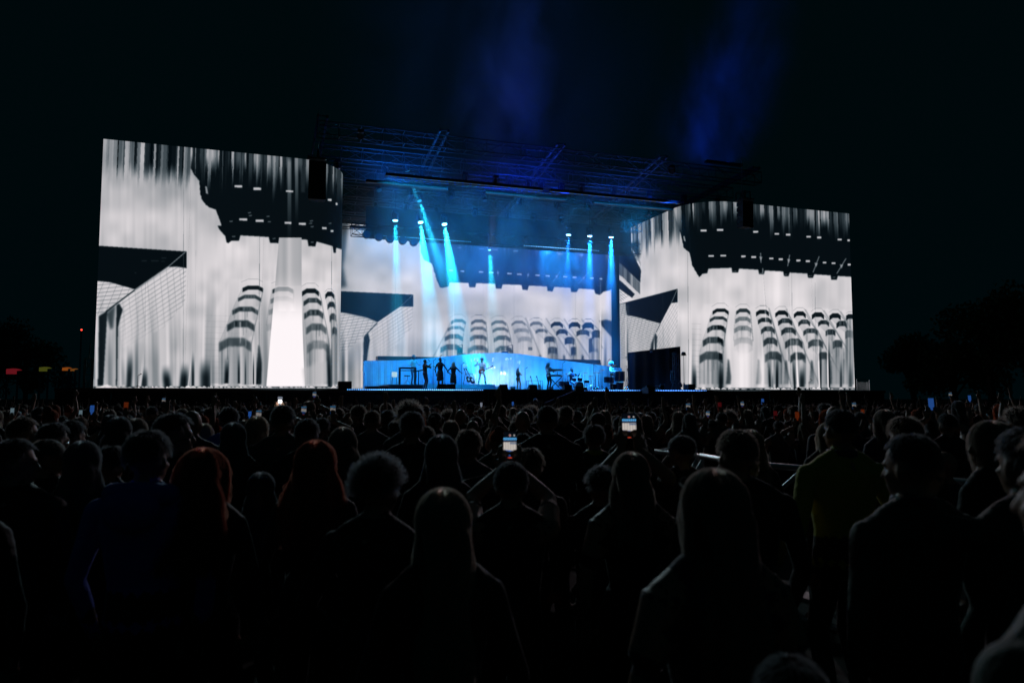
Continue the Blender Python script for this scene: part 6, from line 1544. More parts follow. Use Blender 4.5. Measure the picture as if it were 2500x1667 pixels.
# guitarist
b = body(voxel=BV, top='white', bottom='cream', arms=((-.07, .17, 1.08), (.36, .24, 1.30)), hand_dir=((.7, .2, -.3), (-.1, .3, .9)), legs=((-.27, -.03, .085), (.24, .06, .085)), stoop=.06, lean=.06, skin=2, head_tilt=R(-14), wide=1.05)
performer(1176, 875, 938, 47.4, 'guitarist in white shirt and pale wide trousers, legs apart', b, SH(b, 'black', n=900, ln=.05, curly=True, puff=.3, seed=205, thick=.002), yaw=FRONT, floor=zr + .03, top_h=1.64)
def guitar(px, py, Y, label, rot, body_m, s=1.0, floorz=None):
    p = P(px, py, Y); 
    if floorz is not None: p.z = floorz
    t = empty('guitar', p, label=label, cat='guitar'); t.rotation_euler = rot; t.scale = (s, s, s)
    vs = []; N = 28
    for k in range(N):
        a = 2 * math.pi * k / N; r = .165 + .035 * math.cos(2 * a) ; x = math.cos(a) * (r * 1.12); z = math.sin(a) * (r * (1 - .12 * math.cos(a)) - .03 * math.exp(-((math.cos(a) - .15) / .25) ** 2)); vs.append((x, z))
    mb = MB(); mb.add([(x, -.02, z) for x, z in vs] + [(x, .02, z) for x, z in vs], [tuple(range(N)), tuple(reversed(range(N, 2 * N)))] + [(k, N + k, N + (k + 1) % N, (k + 1) % N) for k in range(N)]); mb.build('body', body_m, t)
    MB().box((.44, -.01, 0), (.52, .02, .045)).build('neck', M['wood'], t); MB().box((.76, 0, .0), (.16, .015, .075)).build('headstock', M['rubber'], t)
    MB().box((.0, -.028, -.03), (.16, .01, .10)).build('pickguard', M['white_paint'], t)
    m2 = MB(); [m2.bar((-.08, -.03, (k - 2.5) * .007), (.72, -.03, (k - 2.5) * .007), .0018) for k in range(6)]; tag(m2.build('strings', M['chrome'], t), kind='stuff'); return t
guitar(1176, 906, 47.15, 'reddish electric guitar played by the guitarist in white', (0, R(-24), 0), M['guitar_red'], 1.05)
b = body(voxel=.013, top='black', bottom='patterned', fem=True, arms=((-.10, .30, 1.16), (.10, .32, 1.20)), hand_dir=((.1, .8, .3), (-.1, .8, .3)), sleeves='short', skin=0, legs=((-.10, 0, .085), (.11, .10, .085)))
performer(1265, 898, 951, 47.5, 'lead singer with dark hair in a black bodysuit and patterned tights', b, LH(b, 'black', n=900, length=.22, flare=.12, seed=206, thick=.002), yaw=-R(62))
b = body(voxel=BV, top='white', bottom='trousers', arms=((-.16, .34, 1.18), (.18, .34, 1.18)), hand_dir=((0, 1, -.1), (0, 1, -.1)), sleeves='short', skin=2, head_tilt=R(-12))
performer(1339, 885, 951, 45.6, 'keyboard player in a white shirt with dark locks and black trousers', b, LH(b, 'black', n=800, length=.2, flare=.1, seed=207, thick=.0022), yaw=-R(70))
sit = ((-.17, .42, .10), (.17, .42, .10))
b = body(voxel=BV, top='navy', bottom='trousers', stoop=.36, legs=sit, arms=((-.30, .34, .98), (.30, .34, 1.0)), hand_dir=((0, 1, .1), (0, 1, .1)), sleeves='short', skin=2)
performer(1396, 897, 950, 49.4, 'drummer in a dark shirt seated behind the bass drum', b, SH(b, 'black', n=500, ln=.025, seed=208, thick=.002), yaw=FRONT + R(20), top_h=1.35)
b = body(voxel=BV, top='teal', bottom='trousers', arms=((-.28, .30, 1.12), (.26, .34, 1.16)), hand_dir=((0, 1, 0), (0, 1, 0)), sleeves='short', skin=1)
performer(1493, 883, 951, 49.0, 'percussionist in a teal shirt with a great halo of curly hair', b, SH(b, 'cyan', n=900, ln=.07, curly=True, puff=.6, seed=209, thick=.0022), yaw=FRONT + R(40), top_h=1.76)
b = body(voxel=BV, top='black', bottom='trousers', skin=1, arms=((-.12, .25, 1.1), (.12, .25, 1.1)), hand_dir=((0, 1, 0), (0, 1, 0)))
performer(1640, 903, 951, 46.8, 'dim musician standing inside the dark doorway', b, SH(b, 'black', n=400, ln=.03, seed=210, thick=.002), yaw=FRONT + R(40))
b = body(voxel=BV, top='black', bottom='trousers', stoop=.42, legs=((-.15, .25, .085), (.15, -.05, .085)), lean=.25, arms=((-.06, .36, 1.02), (.08, .36, 1.02)), hand_dir=((0, 1, .1), (0, 1, .1)), sleeves=True)
performer(1664, 929, 953, 41.6, 'camera operator crouching at the stage lip before the doorway', b, SH(b, 'brown', n=400, ln=.03, seed=211, thick=.002), yaw=R(70), top_h=1.30)

# instruments and stands
def mic_stand(px, py, Y, label, floor=DECK, boom=0.0, py_b=None):
    p = P(px, py, Y); t = empty('microphone_stand', (p.x, Y, floor), label=label, cat='microphone stand', group='microphone stands on the stage'); h = p.z - floor
    MB().cyl((0, 0, .02), (0, 0, h), .012, n=8).build('pole', M['black_metal'], t)
    m_ = MB(); [m_.cyl((0, 0, .12), (.26 * math.cos(R(a)), .26 * math.sin(R(a)), .01), .01, n=6) for a in (30, 150, 270)]; m_.build('feet', M['black_metal'], t)
    a = Vector((0, 0, h)); e = a + Vector((boom, -.05, abs(boom) * .5))
    if boom: MB().cyl(a - (e - a) * .3, e, .009, n=6).build('boom', M['black_metal'], t)
    m2 = MB(); d = Vector((.8 if boom <= 0 else -.8, 0, .5)).normalized(); m2.cyl(e, e + d * .14, .012, .018, 8); m2.ball(e + d * .165, .028, 8, 6); m2.build('microphone', M['rubber'], t); return t
mic_stand(1058, 880, 44.4, 'microphone stand left of the dress singer'); mic_stand(1086, 878, 44.4, 'microphone stand right of the dress singer', boom=-.35)
mic_stand(1127, 889, 44.4, 'microphone stand right of the dancing singer'); mic_stand(1282, 900, 46.8, 'slender microphone stand before the lead singer'); mic_stand(1374, 886, 46.2, 'tall microphone stand left of the drummer')
mic_stand(1449, 890, 46.4, 'tall microphone stand between the two drum kits', boom=-.9); mic_stand(1484, 880, 48.2, 'tall microphone stand beside the percussionist'); mic_stand(1534, 878, 47.2, 'boom microphone stand right of the tall drums', boom=-.25)
mic_stand(1042, 885, 46.0, 'microphone stand behind the trumpet player', boom=.2)
# keyboard desk
a = P(976, 898, 47.2); w = P(1016, 898, 47.2).x - a.x; t = empty('keyboard_desk', (a.x, 47.2, zr), label='tall black keyboard desk on the ribbed riser', cat='keyboard'); h = a.z - zr
MB().box((w / 2, .2, h), (w, .45, .09)).build('keyboard', M['black_metal'], t); MB().box((w / 2, .02, h + .05), (w * .9, .16, .012)).build('keys', M['white_paint'], t)
for x, y in ((.03, .03), (w - .03, .03), (.03, .38), (w - .03, .38)): MB().bar((x, y, 0), (x, y, h - .04), .06).build('leg', M['black_metal'], t)
MB().box((w / 2, .2, h - .16), (w, .4, .04)).build('shelf', M['black_metal'], t)
t = obj_on(994, 938, 46.9, 'drum_stool', 'small round stool before the keyboard desk', 'stool', floor=zr)
MB().cyl((0, 0, .50), (0, 0, .57), .19, .18, 14).build('seat', M['rubber'], t); MB().cyl((0, 0, .2), (0, 0, .5), .02).build('post', M['chrome'], t)
for a in (90, 210, 330): MB().cyl((0, 0, .3), (.24 * math.cos(R(a)), .24 * math.sin(R(a)), 0), .012).build('leg', M['chrome'], t)
# folding-tray keyboard beside the long-haired player
t = obj_on(1022, 905, 48.6, 'synthesizer', 'angled synthesizer at the long-haired player\'s side', 'keyboard'); MB().box((0, 0, 0), (.8, .35, .08), Matrix.Rotation(R(-12), 3, 'Y')).build('case', M['black_metal'], t); MB().box((0, -.1, .052), (.7, .13, .012), Matrix.Rotation(R(-12), 3, 'Y')).build('keys', M['white_paint'], t); MB().bar((0, 0, -.04), (0, 0, zr - t.location.z), .05).build('leg', M['black_metal'], t)
# guitar rack
t = obj_on(1146, 940, 48.0, 'guitar_rack', 'black rack with two dark instruments beside the guitarist', 'rack', floor=zr)
m_ = MB(); [m_.bar((x, 0, 0), (x * .6, .1, .75), .03) for x in (-.42, .42)]; m_.bar((-.26, .1, .75), (.26, .1, .75), .03); m_.bar((-.42, 0, .02), (.42, 0, .02), .03); m_.build('frame', M['black_metal'], t)
guitar(1143, 926, 47.9, 'black electric guitar leaning left in the rack', (0, R(-112), 0), M['rubber'], .95); guitar(1152, 928, 47.9, 'dark bass guitar leaning right in the rack', (0, R(-118), 0), M['drum_shell'], 1.1)
guitar(1301, 945, 48.6, 'pale guitar on a stand right of the lead singer', (0, R(-103), 0), M['white_paint'], .95); guitar(1317, 946, 48.6, 'white guitar on a stand next to the keyboard player', (0, R(-105), 0), M['white_paint'], 1.0)
a = P(1290, 929, 48.2); w = P(1325, 929, 48.2).x - a.x; t = empty('side_table', (a.x, 48.2, DECK), label='thin-framed table behind the two pale guitars', cat='table'); h = a.z - DECK
MB().box((w / 2, .2, h), (w, .4, .02)).build('top', M['black_metal'], t)
for x, y in ((.02, .02), (w - .02, .02), (.02, .38), (w - .02, .38)): MB().bar((x, y, 0), (x, y, h), .025).build('leg', M['black_metal'], t)
# two keyboards on an X stand
a = P(1335, 903, 45.0); w = P(1370, 903, 45.0).x - a.x; z1 = a.z; z2 = P(1335, 917, 45).z
t = empty('keyboard_stand', (a.x + w * .6, 45.0, DECK), label='crossed-leg stand carrying two keyboards', cat='keyboard stand')
MB().bar((-.45, 0, .02), (.45, 0, z2 - DECK - .05), .05).build('leg', M['black_metal'], t); MB().bar((.45, .06, .02), (-.45, .06, z2 - DECK - .05), .05).build('leg', M['black_metal'], t)
MB().bar((.2, .2, z2 - DECK), (.25, .2, z1 - DECK - .07), .03).build('tier', M['black_metal'], t)
for z, m_, lb, ww in ((z1, M['white_paint'], 'white keyboard on the upper tier of the crossed stand', w), (z2, M['steel'], 'grey keyboard on the lower tier of the crossed stand', w * .9)):
    k = empty('keyboard', (a.x + w * .55, 45.0, z), label=lb, cat='keyboard'); MB().box((0, .1, 0), (ww, .36, .10)).build('case', m_, k); MB().box((0, -.02, .056), (ww * .92, .14, .012)).build('keys', M['white_paint'], k)
    mm = MB(); [mm.box((-ww * .45 + ww * .9 * q / 28, .0, .068), (.012, .09, .014)) for q in range(29) if q % 7 not in (2, 6)]; tag(mm.build('black_keys', M['rubber'], k), kind='stuff')
# drum kits
def drum(t, c, r, h, axis=(0, 0, 1), skin=M['drum_skin'], shell=M['drum_shell']):
    c = Vector(c); ax = Vector(axis).normalized() * (h / 2); o = MB().cyl(c - ax, c + ax, r, r, 20).build('drum', shell, t)
    MB().cyl(c + ax, c + ax * 1.03, r * .97, r * .95, 20).build('head', skin, o); m_ = MB()
    for sg in (-1, 1): m_.cyl(c + ax * sg * .94, c + ax * sg * 1.0, r * 1.03, r * 1.03, 20, caps=False)
    for k in range(6):
        d, u, w_ = MB().frame(c - ax, c + ax); a = k * math.pi / 3; q = (u * math.cos(a) + w_ * math.sin(a)) * r * 1.03; m_.bar(c + q - ax * .9, c + q + ax * .9, .012)
    m_.build('hoops', M['chrome'], o); return o
def cymbal(t, c, r, tilt=.2):
    c = Vector(c); N = 20; vs = [c + Vector((0, 0, .03))]
    for k in range(N): a = 2 * math.pi * k / N; vs.append(c + Vector((math.cos(a) * r, math.sin(a) * r, math.cos(a) * r * tilt)))
    o = MB().add(vs, [(0, 1 + k, 1 + (k + 1) % N) for k in range(N)], True).build('cymbal', M['brass'], t); m_ = MB(); m_.cyl((c.x, c.y, 0), c, .012); [m_.cyl((c.x, c.y, .35), (c.x + .25 * math.cos(a), c.y + .25 * math.sin(a), .01), .01) for a in (.5, 2.6, 4.7)]; m_.build('cymbal_stand', M['chrome'], t)
p = P(1413, 939, 47.2); t = empty('drum_kit', (p.x, 47.2, DECK), label='drum kit with a big black bass drum facing the audience', cat='drum kit')
drum(t, (0, 0, .31), .30, .42, (0, -1, 0), M['rubber']); drum(t, (-.28, .15, .78), .16, .22, (0, -.35, 1)); drum(t, (.16, .15, .80), .17, .24, (0, -.35, 1)); drum(t, (-.85, .3, .42), .24, .42); drum(t, (.75, .35, .62), .18, .16); drum(t, (-1.25, .1, .45), .2, .35)
for c_ in ((-.75, .2, 1.15, .24), (.55, .2, 1.2, .25), (.95, .1, 1.0, .2), (-1.2, .1, 1.0, .2), (1.35, .2, 1.25, .22)): cymbal(t, c_[:3], c_[3])
m_ = MB(); [m_.cyl((x, y, 0), (x + dx, y, h), .013) for x, y, dx, h in ((-.5, -.1, .1, .7), (.45, -.1, -.1, .7), (1.1, 0, .1, .8), (-1.0, .1, .05, .8), (1.6, .2, 0, 1.1), (1.75, .3, -.1, .7))]; m_.build('stands', M['chrome'], t)
p = P(1505, 939, 46.6); t = empty('percussion_set', (p.x, 46.6, DECK), label='tall dark percussion drums and cymbals at the right end of the band', cat='drum kit')
drum(t, (.05, 0, .98), .2, .66); drum(t, (.42, .05, .98), .22, .70); drum(t, (-.42, .0, .72), .18, .42); drum(t, (-.72, .1, .74), .16, .4); drum(t, (.2, -.1, .35), .26, .5, (0, -.2, 1)); drum(t, (-.2, .1, .3), .22, .4, (0, -.3, 1))
for c_ in ((.05, .3, 1.75, .26), (.85, .1, 1.70, .16), (-1.0, .2, 1.4, .24), (.9, .1, .9, .16), (-1.3, .15, 1.2, .2)): cymbal(t, c_[:3], c_[3])
m_ = MB(); [m_.cyl((x, y, 0), (x + dx, y, h), .015) for x, y, dx, h in ((-.6, -.1, .15, 1.1), (-.3, -.1, -.1, .6), (.6, -.1, .1, .8), (.95, 0, .05, 1.3), (1.0, .1, -.2, .8), (.75, -.1, .15, .7), (-1.5, .2, 0, 1.0), (-1.9, .1, .1, 1.0))]; m_.build('stands', M['chrome'], t)
m_ = MB(); [m_.ball((.92 + .05 * math.cos(k), 0, 1.2 + .08 * k), (.045, .045, .05), 8, 6) for k in range(5)]; m_.build('cowbells', M['rubber'], t)
# odds and ends along the lip
def crate(px, py, pw, ph_, Y, label, name='flight_case', m=None, cat='case', depth=.6):
    a = P(px, py, Y); b_ = P(px + pw, py + ph_, Y); w = b_.x - a.x; h = a.z - DECK
    t = empty(name, (a.x + w / 2, Y, DECK), label=label, cat=cat); m = m or M['black_metal']
    MB().box((0, depth / 2, h / 2), (w, depth, h)).build('box', m, t); mm = MB(); [mm.bar((sx * w / 2, 0, .0), (sx * w / 2, 0, h), .025) for sx in (-1, 1)]; mm.bar((-w / 2, 0, h), (w / 2, 0, h), .025); mm.bar((-w / 2, 0, h * .6), (w / 2, 0, h * .6), .02); mm.build('edging', M['dark_truss'], t)
    hh = MB(); hh.bar((-.08, -.02, h * .35), (.08, -.02, h * .35), .025); hh.build('handle', M['steel'], t); return t
crate(827, 931, 31, 9, 41.6, 'black case on the stage lip left of the backdrop, wider top part'); crate(836, 941, 22, 10, 41.5, 'smaller black case under and before the wide one left of the backdrop')
crate(928, 944, 18, 8, 44.5, 'low black box at the foot of the ribbed riser', depth=.5)
crate(1680, 938, 17, 16, 41.6, 'black cabinet on the stage lip right of the doorway'); 
t = crate(1611, 940, 11, 14, 42.4, 'small amplifier with a pale frame in the doorway', 'amplifier', M['black_metal'], 'amplifier'); MB().box((0, -.02, .33), (.26, .012, .05)).build('panel', M['white_paint'], t)
m_ = MB(); [m_.bar((sx * .15, -.03, .0), (sx * .15, -.03, .38), .02) for sx in (-1, 1)]; m_.bar((-.15, -.03, .38), (.15, -.03, .38), .02); m_.build('frame', M['white_paint'], t)
def wedge(px, Y, label, w=.5):
    p = P(px, 950, Y); t = empty('floor_monitor', (p.x, Y, DECK), label=label, cat='speaker', group='wedge monitors on the stage floor')
    MB().add([(-w / 2, -.2, 0), (w / 2, -.2, 0), (w / 2, .25, 0), (-w / 2, .25, 0), (-w / 2, -.12, .3), (w / 2, -.12, .3), (w / 2, .25, .08), (-w / 2, .25, .08)], [(3, 2, 1, 0), (0, 1, 5, 4), (4, 5, 6, 7), (1, 2, 6, 5), (2, 3, 7, 6), (3, 0, 4, 7)]).build('cabinet', M['black_metal'], t)
    MB().add([(-w / 2 + .03, -.105, .298), (w / 2 - .03, -.105, .298), (w / 2 - .03, .23, .098), (-w / 2 + .03, .23, .098)], [(0, 1, 2, 3)]).build('grille', M['rubber'], t)
for px, lb in ((1078, 'wedge monitor at the dress singer\'s feet'), (1100, 'wedge monitor at the dancing singer\'s feet'), (1228, 'wedge monitor beside the riser\'s round end'), (1300, 'wedge monitor below the pale guitars'), (1385, 'wedge monitor left of the bass drum'), (1585, 'wedge monitor in the doorway')): wedge(px, 41.9, lb)
# lamp on a tall stand by the doorway
p = P(1669, 868, 42.6); t = empty('lamp_stand', (p.x, 42.6, DECK), label='lamp on a tall thin stand right of the dark doorway', cat='lamp'); h = p.z - DECK
MB().cyl((0, 0, 0), (0, 0, h), .02, .014).build('pole', M['rubber'], t); m_ = MB(); [m_.cyl((0, 0, .5), (.35 * math.cos(a), .35 * math.sin(a), 0), .015) for a in (.4, 2.5, 4.6)]; m_.build('leg', M['rubber'], t)
m_ = MB(); m_.ball((0, 0, h + .12), (.16, .12, .13), 12, 8); m_.build('lamp_head', M['rubber'], t); m_ = MB(); m_.bar((-.2, -.02, h), (.2, -.02, h + .02), .03); m_.bar((-.2, 0, h), (-.1, 0, h + .24), .025); m_.bar((.2, 0, h), (.1, 0, h + .24), .025); m_.build('bracket', M['rubber'], t)
# thin stands before the walls
for px, py, lb in ((337, 917, 'thin microphone stand before the left video wall'), (1975, 933, 'low boom microphone stand before the right video wall')):
    mic_stand(px, py, 41.2, lb, boom=.25 if px > 1000 else 0)
# camera jib in front of the stage
t = empty('camera_crane', (P(1340, 960, 37.5).x, 37.5, -.35), label='dark camera crane standing in the pit below the keyboard player', cat='camera crane')
m_ = MB(); [m_.bar((sx * .5, sy * .5, 0), (0, 0, 1.5), .07) for sx in (-1, 1) for sy in (-1, 1)]; m_.build('tripod', M['black_metal'], t)
MB().bar((-1.6, .3, 1.25), (1.4, -.6, 2.5), .14).build('arm', M['black_metal'], t); MB().box((-1.7, .3, 1.15), (.5, .4, .4)).build('counterweight', M['black_metal'], t)
m_ = MB(); m_.box((1.5, -.6, 2.62), (.45, .22, .26)); m_.cyl((1.72, -.6, 2.62), (1.95, -.6, 2.62), .08, .1, 10); m_.build('camera', M['black_metal'], t)
m_ = MB(); m_.ball((-.7, .2, 1.9), (.16, .16, .2), 10, 8); m_.box((-.7, .2, 1.9), (.5, .06, .1)); m_.build('control_head', M['black_metal'], t)
t = empty('pit_camera', (P(1584, 950, 38.6).x, 38.6, -.35), label='camera on a pedestal before the gap in the blue lamp row', cat='camera')
m_ = MB(); m_.cyl((0, 0, 0), (0, 0, 2.1), .09, .07, 10); [m_.bar((0, 0, .25), (.45 * math.cos(a), .45 * math.sin(a), 0), .06) for a in (.5, 2.6, 4.7)]; m_.build('pedestal', M['black_metal'], t)
MB().box((0, 0, 2.55), (.45, .7, .34)).build('body', M['black_metal'], t); MB().cyl((0, .3, 2.55), (0, .75, 2.55), .11, .13, 12).build('lens', M['rubber'], t); MB().box((.35, -.3, 2.75), (.5, .05, .04)).build('handle', M['black_metal'], t)
# side items beyond the walls
a = P(2092, 926, 41); b_ = P(2124, 962, 41); w = b_.x - a.x
t = empty('metal_cage', (a.x, 41, b_.z), label='barred metal steps guard right of the right video wall', cat='fence'); h = a.z - b_.z
fr = MB(); fr.bar((0, 0, h), (w, 0, h), .05); fr.bar((0, 0, h * .84), (w, 0, h * .84), .035); fr.bar((w, 0, -b_.z), (w, 0, h), .06); fr.bar((0, 0, -b_.z), (0, 0, h), .05); fr.bar((0, 0, 0), (w, 0, 0), .04); fr.bar((w + .16, .4, -b_.z), (w + .16, .4, h * .85), .05); fr.build('frame', M['aluminium'], t)
for k in range(11): MB().bar((w * (k + 1) / 12, 0, 0), (w * (k + 1) / 12, 0, h * .84), .022).build('bar', M['aluminium'], t)
p = P(2229, 944, 60); t = empty('flagpole', (p.x, 60, -.5), label='short pale pole far right of the stage', cat='pole'); MB().cyl((0, 0, 0), (0, 0, P(2229, 927, 60).z + .5), .07, .06, 8).build('pole', M['white_paint'], t); MB().ball((0, 0, P(2229, 927, 60).z + .5), .09, 8, 6).build('cap', M['white_paint'], t)

# far stalls with coloured awnings on the left, their light put into the cloth as emission
def stall(px, py, wpx, col, label, shape=0):
    p = P(px, py, 70); w = P(px + wpx, py, 70).x - p.x; t = empty('market_stall', (p.x, 70, -.5), label=label, cat='stall', group='far stalls with lit coloured awnings'); z = p.z + .5
    m1 = glow('awning_glow', col, 1.0, False)
    mb = MB(); h = w * .55; n = 7; vs = []
    for k in range(n):
        u = k / (n - 1); vs += [(w * u, -.3, z - h), (w * u, -.3, z - h * .35 * u ** 3), (w * u, 1.2, z + .1 - h * .35 * u ** 3)]
    mb.add(vs, [(3 * k, 3 * k + 3, 3 * k + 4, 3 * k + 1) for k in range(n - 1)] + [(3 * k + 1, 3 * k + 4, 3 * k + 5, 3 * k + 2) for k in range(n - 1)], True); mb.build('awning', m1, t)
    for x in (0, w): MB().bar((x, 0, 0), (x, 0, z - h), .12).build('post', M['black_metal'], t)
    MB().box((w / 2, .6, .6), (w, 1.0, 1.2)).build('counter', M['black_metal'], t)
stall(18, 901, 26, (.11, .006, .010), 'far stall with a dark red awning at the left edge'); stall(98, 897, 20, (.045, .05, .006), 'far stall with an olive yellow awning'); stall(154, 898, 14, (.20, .05, .006), 'far stall with an orange awning'); stall(174, 901, 10, (.13, .045, .008), 'small orange awning right next to the bigger orange one')
p = P(199, 805, 75); t = empty('red_beacon', (p.x, 75, -.5), label='tiny red beacon on a mast left of the left video wall', cat='beacon'); MB().cyl((0, 0, 0), (0, 0, p.z + .4), .06).build('mast', M['black_metal'], t); MB().ball((0, 0, p.z + .5), .09, 8, 6).build('lamp', glow('red_dot', (1, .05, .03), 2.5, False), t)

# trees beyond the field
leaf = mat('leaf', (.06, .12, .035), .6, 0, .5, 3); bark = mat('bark', (.06, .045, .03), .9, 0, .4, 8, .8, 12)
def tree(x, y, h, r, seed, label):
    rs_ = random.Random(seed); t = empty('tree', (x, y, -.5), label=label, cat='tree', group='dark trees beyond the field'); tr_ = MB(); tr_.path([(0, 0, 0), (.1, 0, h * .25), (0, .2, h * .5), (.1, .1, h * .8)], [.35, .28, .2, .06], 8)
    cen = []
    for k in range(16):
        a = rs_.uniform(0, 6.28); el = rs_.uniform(-.3, 1.2); rr = r * rs_.uniform(.45, .9); c = Vector((math.cos(a) * math.cos(el) * rr, math.sin(a) * math.cos(el) * rr, h * .55 + math.sin(el) * rr * 1.1)); cen.append(c)
        tr_.path([(0, .1, h * rs_.uniform(.25, .5)), c * .5 + Vector((0, 0, h * .25)), c], [.12, .08, .03], 5)
    tr_.build('trunk', bark, t); vs = []; fs = []
    for c in cen:
        cr_ = r * rs_.uniform(.28, .45)
        for k in range(260):
            v = Vector((rs_.gauss(0, 1), rs_.gauss(0, 1), rs_.gauss(0, .8))).normalized() * cr_ * rs_.random() ** .4; q = c + v; a_ = Vector((rs_.uniform(-1, 1), rs_.uniform(-1, 1), rs_.uniform(-1, 1))).normalized() * .22; b2 = a_.cross(Vector((rs_.uniform(-1, 1), rs_.uniform(-1, 1), 1))).normalized() * .13
            n_ = len(vs); vs += [q - a_, q + b2, q + a_, q - b2]; fs.append((n_, n_ + 1, n_ + 2, n_ + 3))
    me = bpy.data.meshes.new('crown'); me.from_pydata(vs, [], fs); tag(link('crown', me, leaf, t), kind='stuff')
for i, (px, d, h, r, lb) in enumerate([(2330, 66, 7.5, 3.8, 'dark tree right of the stage, nearest of its row'), (2420, 62, 11, 4.8, 'tall dark tree by the right edge with faint green light'), (2520, 60, 12, 5, 'dark tree cut by the right edge'), (2230, 74, 8, 3.8, 'low dark tree far beyond the stage\'s right end'), (60, 95, 9, 5, 'dark tree behind the stalls at the left'), (-30, 85, 11, 5.5, 'dark tree at the left edge behind the red stall')]):
    p = PD(px, 960, d); tree(p.x, p.y, h, r, 40 + i, lb)

# ---------------------------------------------------------------- smoke over the stage
def smoke(name, lo, hi, dens, scale, thr, seed, label, box_soft=.25, col=(1, 1, 1), base=0.0, aniso=0.0, rot=None, ramp=.3, zs=.75, low=None):
    lo, hi = Vector(lo), Vector(hi); c = (lo + hi) / 2; d = hi - lo
    me = MB().box((0, 0, 0), (1, 1, 1)).mesh('smoke'); m = bpy.data.materials.new(name); m.use_nodes = True; n = m.node_tree; n.nodes.clear()
    o = n.nodes.new('ShaderNodeOutputMaterial'); v = n.nodes.new('ShaderNodeVolumePrincipled'); v.inputs['Color'].default_value = col + (1,); v.inputs['Anisotropy'].default_value = aniso
    tc = n.nodes.new('ShaderNodeTexCoord'); gm_ = n.nodes.new('ShaderNodeNewGeometry')
    mp = n.nodes.new('ShaderNodeMapping'); mp.inputs['Location'].default_value = (seed, seed * 1.7, seed * .3); mp.inputs['Scale'].default_value = (1, 1, zs)
    nz = n.nodes.new('ShaderNodeTexNoise'); nz.inputs['Scale'].default_value = scale; nz.inputs['Detail'].default_value = 4; nz.inputs['Roughness'].default_value = .55; nz.inputs['Distortion'].default_value = .6
    n.links.new(gm_.outputs['Position'], mp.inputs[0]); n.links.new(mp.outputs[0], nz.inputs['Vector'])
    mr = n.nodes.new('ShaderNodeMapRange'); mr.inputs[1].default_value = thr; mr.inputs[2].default_value = thr + ramp; mr.inputs[3].default_value = base; mr.inputs[4].default_value = 1; mr.interpolation_type = 'SMOOTHSTEP'
    n.links.new(nz.outputs[0], mr.inputs[0])
    # thins out towards the sides of the box
    vm = n.nodes.new('ShaderNodeVectorMath'); vm.operation = 'ABSOLUTE'; n.links.new(tc.outputs['Object'], vm.inputs[0]); sx = n.nodes.new('ShaderNodeSeparateXYZ'); n.links.new(vm.outputs[0], sx.inputs[0])
    last = mr.outputs[0]
    for i in range(3):
        r_ = n.nodes.new('ShaderNodeMapRange'); r_.interpolation_type = 'SMOOTHSTEP'; r_.inputs[1].default_value = .5; r_.inputs[2].default_value = .5 - box_soft; r_.inputs[3].default_value = 0; r_.inputs[4].default_value = 1
        n.links.new(sx.outputs[i], r_.inputs[0]); mm = n.nodes.new('ShaderNodeMath'); mm.operation = 'MULTIPLY'; n.links.new(last, mm.inputs[0]); n.links.new(r_.outputs[0], mm.inputs[1]); last = mm.outputs[0]
    if low is not None:   # lies thinner near the floor
        sp_ = n.nodes.new('ShaderNodeSeparateXYZ'); n.links.new(gm_.outputs['Position'], sp_.inputs[0]); r_ = n.nodes.new('ShaderNodeMapRange'); r_.interpolation_type = 'SMOOTHSTEP'
        r_.inputs[1].default_value = low[0]; r_.inputs[2].default_value = low[1]; r_.inputs[3].default_value = low[2]; r_.inputs[4].default_value = 1
        n.links.new(sp_.outputs[2], r_.inputs[0]); mm = n.nodes.new('ShaderNodeMath'); mm.operation = 'MULTIPLY'; n.links.new(last, mm.inputs[0]); n.links.new(r_.outputs[0], mm.inputs[1]); last = mm.outputs[0]
    mm = n.nodes.new('ShaderNodeMath'); mm.operation = 'MULTIPLY'; mm.inputs[1].default_value = dens; n.links.new(last, mm.inputs[0]); n.links.new(mm.outputs[0], v.inputs['Density']); n.links.new(v.outputs[0], o.inputs['Volume'])
    m.cycles.volume_sampling = 'EQUIANGULAR'
    ob = link(name, me, m); ob.location = c; ob.scale = d
    if rot: ob.rotation_euler = rot
    return tag(ob, label, 'smoke', kind='stuff')
smoke('stage_smoke', (4.2, 43.2, DECK + .6), (27.2, 56.6, ZR + .2), .036, .30, .40, 3.1, 'thin drifting smoke filling the space over the band', .14, base=.2, low=(8.6, 12.4, .26))
a = P(1250, 300, 50)
smoke('smoke_veil', (1, 41.0, ZR - 7), (32, 57, ZR + 22), .026, .15, .38, 8.2, 'faint veil of blue-lit smoke over the whole stage roof', .5, base=.15, ramp=.5, zs=.5)
smoke('smoke_plume', (11.6, 39.5, ZR - 9), (20.8, 52.5, ZR + 25), .075, .30, .45, 6.2, 'tall soft column of blue-lit smoke rising above the middle of the stage roof', .5, base=.06, ramp=.2, zs=.55, rot=(0, R(11), 0))
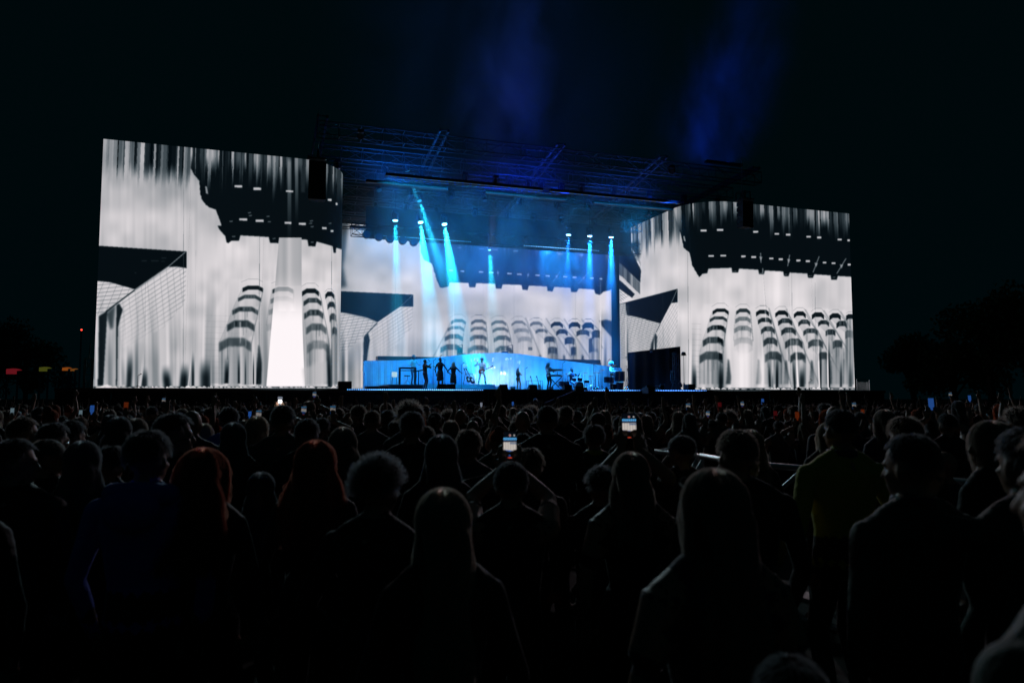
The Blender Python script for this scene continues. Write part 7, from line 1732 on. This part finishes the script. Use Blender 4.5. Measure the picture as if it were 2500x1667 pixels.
smoke('smoke_plume', (30.0, 42.8, 9.5), (38.6, 54, 43), .060, .28, .45, 4.6, 'slanting column of blue-lit smoke over the right video wall', .5, base=.06, ramp=.2, zs=.55, rot=(0, R(22), 0))
q = P(1366, 648, 54.0); smoke('smoke_cloud', q - Vector((4.2, 1.6, 2.6)), q + Vector((4.2, 1.6, 2.4)), .26, .62, .47, 5.5, 'billowing smoke cloud lit blue before the dark part of the middle wall', .5, ramp=.22)
smoke('doorway_smoke', (28.7, 43.4, DECK + .2), (31.5, 47.0, DECK + 2.9), .10, .8, .45, 2.2, 'wisp of smoke inside the dark doorway', .35)
# added light bars, unseen in the roof, that light the smoke blue
def added_up_bar(x0, x1, y, z, dirv, col, pw, lb, spread=90):
    t = empty('added_light_bar', ((x0 + x1) / 2, y, z), label=lb, cat='light bar', group='added upturned light bars lighting the smoke'); L = x1 - x0
    MB().box((0, 0, -.1), (L, .3, .16)).build('housing', M['black_metal'], t)
    l = bpy.data.lights.new('added_bar', 'AREA'); l.shape = 'RECTANGLE'; l.size = L; l.size_y = .25; l.energy = pw; l.color = col; l.spread = R(spread)
    o = bpy.data.objects.new('added_bar', l); C.objects.link(o); o.parent = t; d = Vector(dirv).normalized(); o.rotation_euler = (-d).to_track_quat('Z', 'Y').to_euler(); MB().box((0, 0, -.012), (L, .2, .01)).build('lens', dim_b, t)
added_up_bar(13.5, 19, 44.4, ZR - 2.6, (.08, .2, 1), (.003, .05, 1), 480, 'added light bar among the roof trusses sending blue light straight up', 130)
added_up_bar(6, 11, 44.4, ZR - 2.6, (.05, .2, 1), (.004, .12, .7), 520, 'faint added light bar among the trusses at the left of the roof', 150)
added_up_bar(21, 27, 44.4, ZR - 2.6, (.1, .2, 1), (.003, .09, .8), 340, 'faint added light bar among the trusses at the right of the roof', 150)
added_up_bar(29.5, 32.5, 44, ZR + .95, (.4, .25, 1), (.003, .05, 1), 560, 'added light bar at the right end of the stage roof aimed up and outward', 130)
l = wash(1590, 872, 47.5, (1612, 930, 45.5), (.02, .2, .8), 160, 60, 'small added blue lamp inside the doorway above the wisp of smoke', .9, None, .5)  # added lamp tucked into the doorway to light its smoke
